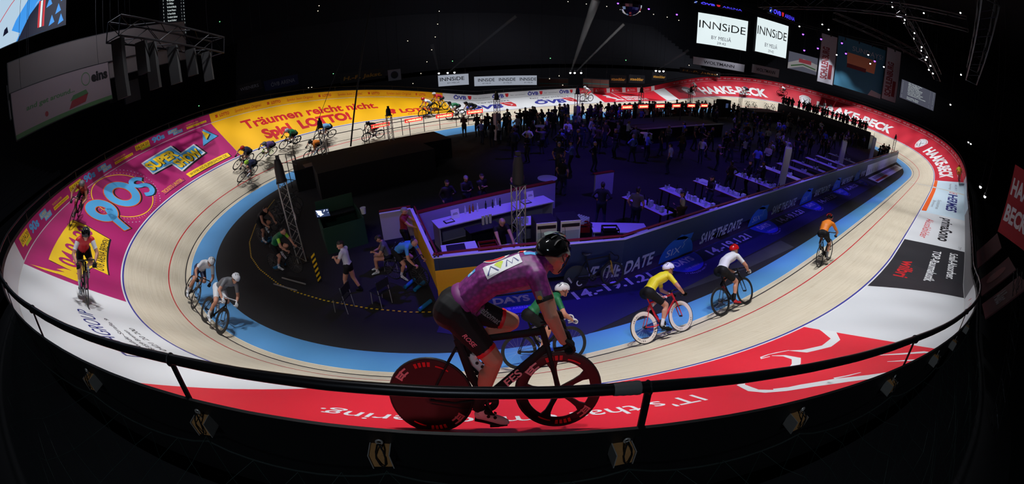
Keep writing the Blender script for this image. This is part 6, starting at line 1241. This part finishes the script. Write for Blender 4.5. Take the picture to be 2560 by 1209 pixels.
for i in range(5): M = Matrix.Translation((-30.3+0.12*i, 0.5+0.65*i, ZF)) @ Matrix.Rotation(-0.6, 4, 'Z'); bicycle('dark bicycle parked at the edge of the pit, %s from the warming riders' % ORD[i], M, 'frame_grey', None, ('mid', 'box'), group='parked bicycles in the pit')
# ---------------------------------------------------------------- the dark hall round the track
flat('hall_wall', (38, 38, 46), rough=0.9, var=0.2, vscale=0.2); flat('ceiling_dark', (10, 10, 14), rough=0.9); flat('stand_grey', (46, 46, 52), rough=0.85); flat('concrete', (120, 112, 112), rough=0.8, var=0.1, vscale=0.5); flat('seat_dark', (26, 28, 38), rough=0.8)
RX, RY0, RY1, RZ = (-62, 78), -46, 48, 24
for nm, c, d in (('wall_left', (RX[0], 1, RZ/2-2), (0.4, RY1-RY0, RZ+4)), ('wall_right', (RX[1], 1, RZ/2-2), (0.4, RY1-RY0, RZ+4)), ('wall_back', ((RX[0]+RX[1])/2, RY1, RZ/2-2), (RX[1]-RX[0], 0.4, RZ+4)), ('wall_front', ((RX[0]+RX[1])/2, RY0, RZ/2-2), (RX[1]-RX[0], 0.4, RZ+4))):
    struct(MB().box(c, d, 'hall_wall').build(nm))
struct(MB().box(((RX[0]+RX[1])/2, 1, RZ), (RX[1]-RX[0], RY1-RY0, 0.4), 'ceiling_dark').build('ceiling'))
def stand(name, label, a, b, depth, z0, z1, rows=16):
    """stepped seating from line a-b outwards"""
    a, b = V3(*a, 0), V3(*b, 0); d = nrm(b-a); n = V3(d[1], -d[0], 0); m = MB(); P_ = []
    t = thing(name, label, 'grandstand', (*((a+b)/2)[:2], z0)); O = V3(*t.location)
    for i in range(rows):
        h0 = z0+(z1-z0)*i/rows; h1 = z0+(z1-z0)*(i+1)/rows; w = depth/rows
        q = [a+n*w*i, b+n*w*i, b+n*w*(i+1), a+n*w*(i+1)]
        m.quad(q[0]+V3(0, 0, h0)-O, q[1]+V3(0, 0, h0)-O, q[1]+V3(0, 0, h1)-O, q[0]+V3(0, 0, h1)-O, 'stand_grey'); m.quad(q[0]+V3(0, 0, h1)-O, q[1]+V3(0, 0, h1)-O, q[2]+V3(0, 0, h1)-O, q[3]+V3(0, 0, h1)-O, 'seat_dark')
    m.build('terraces', t)
    m = MB(); m.quad(a+V3(0, 0, z0-4)-O, b+V3(0, 0, z0-4)-O, b+V3(0, 0, z0+0.9)-O, a+V3(0, 0, z0+0.9)-O, 'stand_grey'); m.build('front_wall', t)
stand('grandstand', 'dark stepped seating behind the far straight', (44, 31), (-34, 31), 16, 3.2, 12)
stand('grandstand', 'dark stepped seating behind the right bend', (56, -26), (56, 28), 18, 3.6, 12); stand('grandstand', 'dark stepped seating behind the left bend', (-53, 24), (-53, -20), 8, 3.6, 9)
def hangers(t, pts, ztop=None):
    O = V3(*t.location); m = MB()
    for q in pts: q = V3(*q); m.cyl(q-O, V3(q[0], q[1], (RZ-0.1) if ztop is None else ztop)-O, 0.012, 'dark_steel', 4)
    m.build('hanger', t)
def vrect(bl, br, top, D0, D1):
    """upright rectangle from its two lower corners in the photograph, at the given distances"""
    A = far(*bl, D0); B = far(*br, D1); B = B.copy(); zt = far(*top, D0)[2]; zb = (A[2]+B[2])/2; return V3(A[0], A[1], zb), V3(B[0], B[1], zb), zt-zb
def panel(name, label, bl, br, top, D0, D1, face, cat='banner', pr=None, th=0.12, case='cabinet_dark', fc=None, group=None, hang=True):
    A, B, h = vrect(bl, br, top, D0, D1); ex = nrm(B-A); w = np.linalg.norm(B-A); n = np.cross(ex, [0, 0, 1.0]); C_ = (A+B)/2
    if n @ (CAM-C_) < 0: n = -n
    t = thing(name, label, cat, C_, None, group); R = np.stack([ex, n, [0, 0, 1.0]], 1); MB().box(V3(0, 0, h/2)-n*(th/2+0.005), (w+0.1, th, h+0.1), case, R).build('frame', t)
    p = Print(); p.rect(0, 0, w, h, face, 0)
    if pr: pr(p, w, h)
    o = V3(*C_); p.build('face', lambda x, y, off: A-o+ex*x+V3(0, 0, y)+n*off, t, base=0.004)
    if hang: hangers(t, [A+ex*w*0.1+V3(0, 0, h)-n*0.08, A+ex*w*0.9+V3(0, 0, h)-n*0.08])
    return t, w, h
def emis(name, rgb, s): return mat(name, C8(*[int(v*0.1) for v in rgb]), rough=0.5, emit=C8(*rgb), es=s)
emis('led_white', (226, 240, 242), 1.0); emis('led_black', (10, 14, 18), 0.3); emis('led_sky', (60, 150, 235), 1.0); emis('led_wood', (180, 205, 225), 1.0); emis('led_red', (210, 40, 50), 0.9); emis('led_blue', (70, 60, 235), 1.5); emis('led_dim', (84, 86, 100), 0.7); emis('led_text', (190, 200, 200), 0.9); emis('led_dark', (12, 18, 50), 0.6); emis('led_deep', (20, 50, 170), 0.8); emis('led_cyan', (150, 215, 215), 1.0)
emis('dim_wood', (140, 138, 140), 0.7); emis('dim_red', (130, 50, 60), 0.7); emis('dim_green', (70, 100, 70), 0.5); emis('lamp_white', (255, 255, 255), 14); emis('lamp_violet', (110, 60, 255), 7); emis('exit_green', (120, 255, 150), 3); emis('lamp_small', (240, 225, 190), 3)
# LED wall, top left
def pr_track(p, w, h):
    X = lambda f: w*(0.27+0.73*f); Y = lambda f: h*(1-f)
    q = lambda pts: [(X(a), Y(b)) for a, b in pts]
    p.poly(q([(-0.37, 1), (-0.37, 0), (1, 0), (1, 0.2), (0.75, 0.32), (0.45, 0.66), (0.25, 1)]), 'led_wood', 1)
    p.band(q([(0.25, 0.86), (0.3, 0.75), (0.5, 0.46), (0.75, 0.22), (0.98, 0.12)]), h*0.19, 'led_sky', 2); p.poly(q([(0.27, 1), (0.45, 0.68), (0.75, 0.36), (1, 0.24), (1, 1)]), 'led_dark', 3)
    p.band(q([(-0.1, 0.75), (0.15, 0.42), (0.4, 0.16), (0.7, 0.0)]), h*0.012, 'led_red', 3); p.poly(q([(0.19, 0.0), (0.34, 0.0), (0.19, 0.12)]), 'led_red', 3)
    for x, c in ((0.57, 'led_red'), (0.60, 'led_white'), (0.64, 'led_red')): p.poly(q([(x, 0.92), (x+0.03, 0.92), (x+0.045, 0.52), (x+0.015, 0.52)]), c, 4)
    for x, y in ((0.74, 0.95), (0.84, 0.8), (0.88, 0.97), (0.7, 0.66), (0.92, 0.62), (0.8, 0.55)): p.poly(q([(x, y), (x+0.09, y-0.04), (x+0.05, y-0.16)]), 'led_sky', 4)
    for x, y in ((0.55, 0.22), (0.68, 0.12), (0.44, 0.3), (0.05, 0.85)): p.poly(q([(x, y), (x+0.08, y-0.03), (x+0.06, y-0.12), (x+0.02, y-0.09)]), 'led_dark', 5)
panel('led_screen', 'big bright screen at the top left showing a blue edged track', (-60, 118), (163, 92), (-40, -70), 25, 27, 'led_sky', 'screen', pr_track, 0.4)
NAMES = ['De Rosso Felix', 'Margaj Meyer', 'Graf Müller', 'Reinhardt Maddy', 'Hansen Pieters', 'De Pauw Rohde', 'Torenburg Lahmer', 'Hansen Rodberg', 'Vonderhorn Augustin', '', 'Kneisky Reis', 'Hester Weber']
def pr_list(p, w, h):
    for i, nme in enumerate(NAMES):
        y = h*(0.93-i*0.078); 
        if not nme: continue
        p.text(str(i+1), w*0.04, y, h*0.04, 'led_text', z=1); p.text(nme, w*0.2, y, h*0.045, 'led_text', x1=w*(0.2+0.028*len(nme)), z=1, bold=0.02); p.text('1', w*0.84, y, h*0.04, 'led_text', z=1); p.text('0', w*0.94, y, h*0.04, 'led_text', z=1)
panel('score_screen', 'narrow dark scoreboard with white rows of text hanging at the top left', (411, 97), (468, 93), (405, -12), 36, 38, 'led_black', 'screen', pr_list, 0.3)
panel('score_screen', 'grey scoreboard with white rows of text at the far right', (2247, 251), (2334, 270), (2254, 198), 66, 68, 'led_dim', 'screen', pr_list, 0.3)
def pr_inn(p, w, h):
    p.text('INNSiDE', w*0.03, h*0.52, h*0.26, 'led_black', x1=w*0.96, z=1); p.text('BY MELIÃ', w*0.28, h*0.2, h*0.12, 'led_dim', x1=w*0.68, z=1); p.text('29:42', w*0.4, h*0.06, h*0.08, 'led_dim', x1=w*0.58, z=1)
panel('led_screen', 'large white screen with thin black hotel lettering, the frontal one of two', (1741, 112), (1865, 123), (1738, 30), 54, 56, 'led_white', 'screen', pr_inn, 0.4)
panel('led_screen', 'slanted white screen with thin black hotel lettering, right of the frontal one', (1887, 128), (1964, 146), (1900, 44), 56, 60, 'led_white', 'screen', pr_inn, 0.4)
def pr_arena(p, w, h): p.disc(w*0.06, h*0.5, h*0.45, 'led_deep', 1); p.band([(w*0.03, h*0.2), (w*0.09, h*0.85)], h*0.14, 'led_white', 2); p.text('ÖVB', w*0.16, h*0.15, h*0.7, 'led_blue', x1=w*0.44, z=1, bold=0.04); p.poly([(w*0.47, h*0.85), (w*0.55, h*0.85), (w*0.54, h*0.3), (w*0.51, h*0.1), (w*0.48, h*0.3)], 'led_red', 1); p.text('ARENA', w*0.59, h*0.15, h*0.7, 'led_blue', x1=w*0.99, z=1)
panel('arena_sign', 'blue lit arena sign above the frontal white screen', (1731, 18), (1856, 20), (1731, 1), 54, 56, 'ink', 'sign', pr_arena, 0.3); panel('arena_sign', 'blue lit arena sign above the slanted white screen', (1922, 33), (1986, 55), (1926, 17), 56, 61, 'ink', 'sign', pr_arena, 0.3)
def pr_small(p, w, h): p.poly([(0, h*0.35), (w*0.5, h*0.75), (w, h*0.6), (w, h*0.2), (w*0.5, h*0.3), (0, 0)], 'dim_wood', 1); p.rect(w*0.35, h*0.5, w*0.78, h*0.72, 'dim_red', 2); p.band([(w*0.1, h*0.2), (w*0.5, h*0.42), (w*0.95, h*0.3)], h*0.08, 'dim_green', 2)
panel('led_screen', 'small dim screen right of the white screens, showing the track with a red patch', (1968, 173), (2040, 186), (1973, 128), 60, 62, 'led_dim', 'screen', pr_small, 0.3)
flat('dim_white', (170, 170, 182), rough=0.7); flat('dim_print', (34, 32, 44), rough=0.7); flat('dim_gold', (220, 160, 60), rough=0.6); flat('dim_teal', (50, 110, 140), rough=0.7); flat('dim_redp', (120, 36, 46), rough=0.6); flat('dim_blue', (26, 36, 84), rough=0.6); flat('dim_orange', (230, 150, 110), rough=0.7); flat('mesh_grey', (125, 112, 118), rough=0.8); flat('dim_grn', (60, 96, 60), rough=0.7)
T_ = lambda s, m, x0=0.06, x1=0.94, y=0.3, hh=0.4, **k: (lambda p, w, h: p.text(s, w*x0, h*y, h*hh, m, x1=w*x1, z=1, **k))
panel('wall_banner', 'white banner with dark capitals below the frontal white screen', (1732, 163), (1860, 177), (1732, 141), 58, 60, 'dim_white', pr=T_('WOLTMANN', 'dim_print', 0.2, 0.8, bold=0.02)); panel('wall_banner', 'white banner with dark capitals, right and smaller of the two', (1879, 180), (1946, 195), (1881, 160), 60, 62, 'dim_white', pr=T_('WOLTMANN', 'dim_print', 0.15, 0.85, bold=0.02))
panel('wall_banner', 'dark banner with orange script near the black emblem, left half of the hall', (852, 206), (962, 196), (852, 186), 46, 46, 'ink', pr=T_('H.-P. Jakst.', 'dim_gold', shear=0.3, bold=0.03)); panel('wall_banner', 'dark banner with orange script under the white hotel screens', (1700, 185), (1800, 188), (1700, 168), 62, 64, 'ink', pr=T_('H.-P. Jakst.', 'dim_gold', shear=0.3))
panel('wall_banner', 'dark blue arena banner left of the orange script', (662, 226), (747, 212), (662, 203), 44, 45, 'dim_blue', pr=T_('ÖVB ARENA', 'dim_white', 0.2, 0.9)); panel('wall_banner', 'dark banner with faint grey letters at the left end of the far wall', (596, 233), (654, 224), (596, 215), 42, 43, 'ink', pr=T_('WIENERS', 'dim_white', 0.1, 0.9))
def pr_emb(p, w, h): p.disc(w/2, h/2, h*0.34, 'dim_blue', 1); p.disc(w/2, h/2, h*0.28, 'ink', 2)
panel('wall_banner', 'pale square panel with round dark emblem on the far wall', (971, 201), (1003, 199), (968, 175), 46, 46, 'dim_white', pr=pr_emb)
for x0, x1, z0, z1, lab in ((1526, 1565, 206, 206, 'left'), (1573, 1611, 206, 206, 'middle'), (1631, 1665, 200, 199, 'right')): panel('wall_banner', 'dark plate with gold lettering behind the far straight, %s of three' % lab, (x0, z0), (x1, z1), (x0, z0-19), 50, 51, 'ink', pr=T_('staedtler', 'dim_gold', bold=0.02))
emis('inn_white', (165, 172, 186), 0.75)
def pr_ii(n): return lambda p, w, h: [(p.text('INNSiDE', w*(0.06+k/n), h*0.46, h*0.34, 'ink', x1=w*(0.06+k/n+0.8/n), z=1, bold=0.01), p.text('BY MELIÃ', w*(0.25/n+k/n+0.05), h*0.2, h*0.12, 'grey', x1=w*(0.25/n+k/n+0.4/n+0.05), z=1)) for k in range(n)]
panel('light_box', 'white fascia with one thin black hotel name, left of the row of three', (1096, 213), (1172, 213), (1096, 188), 45, 45, 'inn_white', 'sign', pr_ii(1)); panel('light_box', 'white fascia with three thin black hotel names behind the far straight', (1186, 214), (1342, 212), (1186, 191), 45, 45, 'inn_white', 'sign', pr_ii(3))
flat('glass_teal', (60, 110, 108), rough=0.2); flat('kiosk_warm', (96, 60, 52), rough=0.7)
for a, b, lab in ((1347, 1420, 'left'), (1458, 1522, 'right')):
    t, w, h = panel('reporters_booth', 'curved glass reporters booth behind the far straight, %s one' % lab, (a, 217), (b, 217), (a, 196), 48, 48, 'kiosk_warm', 'booth', lambda p, w, h: (p.rect(0, h*0.35, w, h*0.5, 'glass_teal', 1), p.rect(w*0.33, 0, w*0.34, h, 'ink', 2), p.rect(w*0.66, 0, w*0.67, h, 'ink', 2)), 1.2)
def pr_big(p, w, h): p.text('SUNDAYS!', w*0.3, h*0.78, h*0.10, 'dim_white', x1=w*0.95, z=1); p.poly([(w*0.22, h*0.45), (w*0.8, h*0.45), (w*0.82, h*0.72), (w*0.2, h*0.72)], 'dim_orange', 1); p.rect(w*0.22, h*0.42, w*0.62, h*0.5, 'dim_redp', 2); p.poly([(w*0.72, 0), (w, 0), (w, h*0.09), (w*0.78, h*0.12)], 'dim_white', 2)
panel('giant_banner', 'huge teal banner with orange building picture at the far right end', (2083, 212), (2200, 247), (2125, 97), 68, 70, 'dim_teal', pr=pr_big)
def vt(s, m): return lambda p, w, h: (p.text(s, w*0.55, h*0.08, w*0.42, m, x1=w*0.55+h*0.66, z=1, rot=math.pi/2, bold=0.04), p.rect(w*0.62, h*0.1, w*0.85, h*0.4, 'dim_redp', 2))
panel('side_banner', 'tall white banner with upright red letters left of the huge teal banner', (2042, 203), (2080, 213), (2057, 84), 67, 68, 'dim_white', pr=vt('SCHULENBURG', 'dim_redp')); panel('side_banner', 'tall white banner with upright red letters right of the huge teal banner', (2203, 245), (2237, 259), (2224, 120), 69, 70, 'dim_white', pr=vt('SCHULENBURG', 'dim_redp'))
# left wall with balcony and painted advert
flat('balcony', (96, 88, 88), rough=0.8)
def pr_eins(p, w, h):
    p.text('eins', w*0.79, h*0.60, h*0.26, 'ink', x1=w*0.98, z=1, bold=0.05); p.arc(w*0.73, h*0.72, w*0.045, h*0.16, 0, 360, h*0.025, 'dim_grn', 1); p.text('and get around...', w*0.12, h*0.5, h*0.11, 'dim_grn', x1=w*0.6, z=1, shear=0.2, bold=0.03)
    p.poly([(w*0.52, h*0.12), (w*0.7, h*0.16), (w*0.74, h*0.36), (w*0.56, h*0.3)], 'dim_redp', 1); p.poly([(w*0.54, h*0.3), (w*0.74, h*0.34), (w*0.72, h*0.46), (w*0.58, h*0.42)], 'dim_grn', 1); p.disc(w*0.3, h*0.24, h*0.06, 'dim_redp', 1); p.rect(0, 0, w, h*0.1, 'dim_grn', 1)
t, w, h = panel('wall_advert', 'pale wall advert with the word eins and a picnic drawing at the left', (40, 345), (282, 250), (60, 215), 22, 27, 'mesh_grey', pr=pr_eins)
for y0, y1, lab in ((150, 118, 'upper'), (205, 152, 'lower')): panel('balcony_front', 'pale balcony front under the big screen, %s one' % lab, (20, y0+45), (470, y1+28), (20, y0+8), 24, 33, 'balcony', 'balcony')
for a, b in ((278, 300), (318, 352)):
    panel('wall_opening', 'dark square opening in the left wall, %s one' % ('left' if a < 300 else 'right'), (a, 260), (b, 245), (a, 205), 29, 30, 'ink', 'opening')
# hanging truss with drapes, top left
def hang_truss(name, label, A, B, w, drapes=(), mm='dark_steel', hang=True):
    A, B = V3(*A), V3(*B); t = thing(name, label, 'truss', (A+B)/2); O = V3(*t.location); m = MB(); truss(m, A-O, B-O, w, mm, w*1.4, w*0.06, 5, (0, 0, 1)); m.build('truss', t)
    for f, ln in drapes: q = A+(B-A)*f-O; m = MB(); m.box(q-V3(0, 0, ln/2+w/2), (0.5, 0.5, ln), 'drape'); m.build('drape', t)
    if hang: hangers(t, [A+(B-A)*0.1+V3(0, 0, w/2), A+(B-A)*0.9+V3(0, 0, w/2)])
    return t
hang_truss('lighting_truss', 'grey box truss with dark hanging drapes at the top left', far(283, 72, 20), far(545, 118, 26), 0.9, ((0.03, 2.6), (0.22, 1.5), (0.3, 2.2), (0.5, 1.9), (0.68, 1.4), (0.85, 1.6)))
# lamp truss ring over the track and fixtures
t = thing('lighting_truss', 'dark oval lighting truss high above the track', 'truss', (0, 0, LAMP_Z+0.5)); m = MB(); pts = [lamp_spots[i % NLAMP][0]-nrm(lamp_spots[i % NLAMP][1]-lamp_spots[i % NLAMP][0])*0.5-V3(0, 0, LAMP_Z+0.5) for i in range(NLAMP+1)]; m.tube(pts, 0.03, 'dark_steel', 5, cap=False); m.tube([q+V3(0, 0, 0.3) for q in pts], 0.03, 'dark_steel', 5, cap=False)
for a in pts[:-1]: m.cyl(a, a+V3(0, 0, 0.3), 0.02, 'dark_steel', 4)
m.build('truss', t)
hangers(t, [V3(*pts[i])+V3(0, 0, LAMP_Z+0.8) for i in range(0, NLAMP, 8)])
for i, (s_, a_) in enumerate(lamp_spots):
    m = MB(); f = nrm(a_-s_); q = lambda r: V3(0, 0, 0)-f*r
    if 'lampcan' not in POSE: m.tube([(0, 0, 0.05), (0, 0, 0.35)], [0.11, 0.09], 'black', 8); m.cyl((0, 0, 0.35), (0, 0, 0.52), 0.03, 'black', 4); o = m.build('track_lamp'); POSE['lampcan'] = o.data
    else: o = obj('track_lamp', POSE['lampcan'])
    o.location = Vector(s_); o.rotation_euler = Vector(-f).to_track_quat('Z', 'Y').to_euler(); tag(o, 'black spotlight hanging from the oval truss above the track', 'lamp', 'spotlights over the track')
# right hand trusses carrying small bright lamps
hang_truss('lighting_truss', 'dark truss with pairs of small bright lamps, descending at the upper right', far(2236, -10, 30), far(2345, 192, 44), 0.7); hang_truss('lighting_truss', 'dark truss end on with hanging lamps near the teal banner', far(2085, 40, 40), far(2335, 160, 46), 0.6)
hang_truss('lighting_truss', 'long dark roof truss across the top right corner', far(1900, 8, 34), far(2420, 60, 30), 0.8); hang_truss('lighting_truss', 'steep roof truss at the far upper right', far(2475, -20, 20), far(2430, 190, 34), 0.9)
LP = [(2231, 18), (2229, 5), (2264, 38), (2262, 50), (2260, 58), (2286, 83), (2284, 97), (2304, 118), (2303, 127), (2317, 143), (2314, 150), (2326, 165), (2322, 175), (2332, 184), (2310, 33), (2175, 160), (2209, 168), (2170, 138), (2091, 138), (1998, 67), (2055, 62), (2071, 75), (2402, 32), (2403, 187), (2376, 262), (2421, 356), (2427, 360)]
VP = [(2052, 99), (2104, 109), (2114, 135), (2186, 154), (2007, 87), (2010, 127), (2044, 122), (1545, 9), (1622, 23), (1692, 37)]
SP = [(1420, 4), (1466, 10), (1517, 16), (1551, 24), (1600, 29), (1634, 36), (1668, 43), (1697, 51), (1098, 28), (1094, 60), (1088, 92), (1079, 124), (1067, 154), (1052, 183), (1032, 208), (798, 15), (795, 28), (1019, 102), (1723, 163), (833, 184), (1131, 152), (1376, 145), (1565, 150), (550, 55), (380, 187), (498, 265), (1793, 186), (771, 219), (779, 218), (1407, 212), (1398, 189), (1374, 196)]
def bulb(u, v, D, r, mname, label, group):
    key = 'bulb'+mname
    if key not in POSE: m = MB(); m.lathe([(0.0, 0.6), (0.9, 0.6), (0.75, 2.2), (0.3, 2.6), (0, 2.6)], m='black', n=10); m.ball((0, 0, 0.2), (0.8, 0.8, 0.7), mname, 10, 6); o = m.build('hanging_lamp', smooth=True); POSE[key] = o.data
    else: o = obj('hanging_lamp', POSE[key])
    q = far(u, v, D); o.location = Vector(q); o.scale = (r, r, r)
    if 'unit_cable' not in POSE: POSE['unit_cable'] = MB().cyl((0, 0, 0), (0, 0, 1), 0.06, 'black', 4).build('cable', o).data; c = o.children[0]
    else: c = obj('cable', POSE['unit_cable'], o)
    c.location = (0, 0, 2.5); c.scale = (1, 1, (RZ-0.15-q[2])/r-2.5); return tag(o, label, 'lamp', group)
for u, v in LP: bulb(u, v, 36+ (2420-u)*0.02, 0.085, 'lamp_white', 'small bright white lamp hanging among the upper right trusses', 'white lamps at the upper right')
for u, v in VP: bulb(u, v, 40, 0.11, 'lamp_violet', 'small violet lamp hanging under the roof', 'violet lamps under the roof')
for i, (u, v) in enumerate(SP): bulb(u, v, 42, 0.055, 'exit_green' if i in (19, 20, 21, 22, 23, 25) else 'lamp_small', 'tiny lamp glowing in the dark upper hall', 'tiny lamps in the dark hall')
for u, v in ((1097, 183), (1119, 182), (1136, 181), (1426, 182), (1437, 182), (1453, 182), (1640, 177), (1649, 178), (1659, 178)): bulb(u, v, 44, 0.12, 'lamp_white', 'bright beam lamp on the rim behind the far straight', 'beam lamps behind the far straight')
for u, v in ((2451, 468), (2462, 492)): bulb(u, v, 9.5, 0.038, 'lamp_white', 'bright white lamp on the outside of the right fence, %s one' % ('upper' if v < 480 else 'lower'), None)
# mirror ball
t = thing('mirror_ball', 'mirror ball hanging at the top above the far straight', 'mirror ball', far(1576, 12, 30)); m = MB(); m.ball((0, 0, 0), 0.78, 'mirror', 20, 12); flat('mirror', (200, 200, 215), rough=0.12, metal=1.0)
m.build('ball', t); MB().cyl((0, 0, 0.7), (0, 0, 4.0), 0.02, 'steel', 5).build('cable', t)
# sweeping beams: thin cones of haze lit by their own lamps
def haze_mat(dens):
    m = bpy.data.materials.new('haze'); m.use_nodes = True; nt = m.node_tree; nt.nodes.clear(); o = nt.nodes.new('ShaderNodeOutputMaterial'); v = nt.nodes.new('ShaderNodeVolumeScatter'); v.inputs['Density'].default_value = dens; v.inputs['Anisotropy'].default_value = 0.3; nt.links.new(v.outputs[0], o.inputs['Volume']); MATS['haze'] = m
haze_mat(0.5)
BE = [((1097, 183), (1080, 110), 44, 44, 0.2, 16000, 'short bright haze beam rising behind the far straight'), ((1119, 182), (1290, 40), 44, 40, 0.16, 5000, 'faint slanting haze beam left of the centre'), ((1426, 182), (1490, 0), 44, 40, 0.42, 26000, 'strong haze beam rising above the reporters booths'), ((1437, 182), (1560, 60), 44, 42, 0.14, 5000, 'faint haze beam pointing at the mirror ball'), ((1640, 177), (1722, 125), 44, 44, 0.14, 5000, 'short faint haze beam near the white screens')]
for (a, b, Da, Db, r, e, lab) in BE:
    A, B = far(*a, Da), far(*b, Db); f = nrm(B-A); m = MB(); ln = np.linalg.norm(B-A); m.tube([A+f*0.3, B], [0.08, r], 'haze', 14); tag(m.build('haze_beam'), lab, 'light beam', kind='stuff')
    add_light('beam_light', 'SPOT', A, B, e, (0.42, 0.62, 1.0), spot_size=2*math.atan(r/ln)*1.5, spot_blend=0.5, shadow_soft_size=0.05)
# outside the right fence
flat('red_cloth', (150, 30, 40), rough=0.7); flat('dusk_red', (88, 44, 50), rough=0.7)
def side(name, label, s, o0, o1, h0, h1, wd, m, pr=None, cat='banner'):
    a, b = PO(s+wd/2, o0, h0), PO(s-wd/2, o0, h0); ex = nrm(b-a); up = nrm(PO(s, o1, h1)-PO(s, o0, h0)); H = np.linalg.norm(PO(s, o1, h1)-PO(s, o0, h0)); t = thing(name, label, cat, (a+b)/2); O = V3(*t.location); n = np.cross(ex, up); R = np.stack([ex, n, np.cross(ex, n)*-1], 1)
    MB().box(up*H/2-n*0.03, (wd, 0.04, H), m, np.stack([ex, n, up], 1)).build('panel', t)
    if pr: p = Print(); pr(p, wd, H); p.build('print', lambda x, y, off: a-O+ex*x+up*y+n*(off if n @ (CAM-a) > 0 else -off-0.06), t, base=0.004)
side('tilted_banner', 'pale red tilted banner outside the right fence, nearest one', 151.0, 0.7, 1.6, 0.2, 1.7, 2.6, 'dusk_red', lambda p, w, h: p.text('Alles', w*0.2, h*0.3, h*0.3, 'dim_white', x1=w*0.8, z=1, bold=0.03)); side('tilted_banner', 'pale red tilted banner outside the right fence, second one', 154.6, 0.7, 1.6, 0.3, 1.8, 2.6, 'dusk_red', lambda p, w, h: p.disc(w*0.5, h*0.5, h*0.3, 'dim_redp', 1)); side('tilted_banner', 'pale red tilted banner outside the right fence, farthest one', 159.5, 0.7, 1.5, 0.2, 1.6, 3.0, 'dusk_red')
A_ = far(2556, 520, 12); t = thing('red_banner', 'red banner with white brewery letters at the right edge of the picture', 'banner', A_); f = nrm((CAM-A_)*V3(1, 1, 0)); ex = np.cross([0, 0, 1.0], f); MB().box((0, 0, 0), (1.0, 0.05, 1.7), 'red_cloth', np.stack([ex, f, [0, 0, 1.0]], 1)).build('cloth', t)
p = Print(); p.text('HAAKE', -0.45, 0.15, 0.4, 'off_white', x1=0.42, z=1, bold=0.04); p.text('BECK', -0.45, -0.5, 0.4, 'off_white', x1=0.3, z=1, bold=0.04); p.build('lettering', lambda x, y, o: ex*x+V3(0, 0, y)+f*(0.03+o), t)
hang_truss('pole_truss', 'silver grey slanting pole outside the right corner of the fence', PO(147.5, 2.6, -2.0), PO(150.5, 1.2, 1.8), 0.22, mm='dark_steel', hang=False)
# unseen area lights added to brighten the hall walls and hanging banners
for x, y, z, e in ((-37, 6, 15, 330), (38, 22, 17, 900), (58, 4, 16, 500), (0, 26, 18, 500)):
    add_light('hall_fill_light', 'AREA', (x, y, z), (x*1.05, y*1.3, 3), e, (0.85, 0.88, 1.0), size=6)
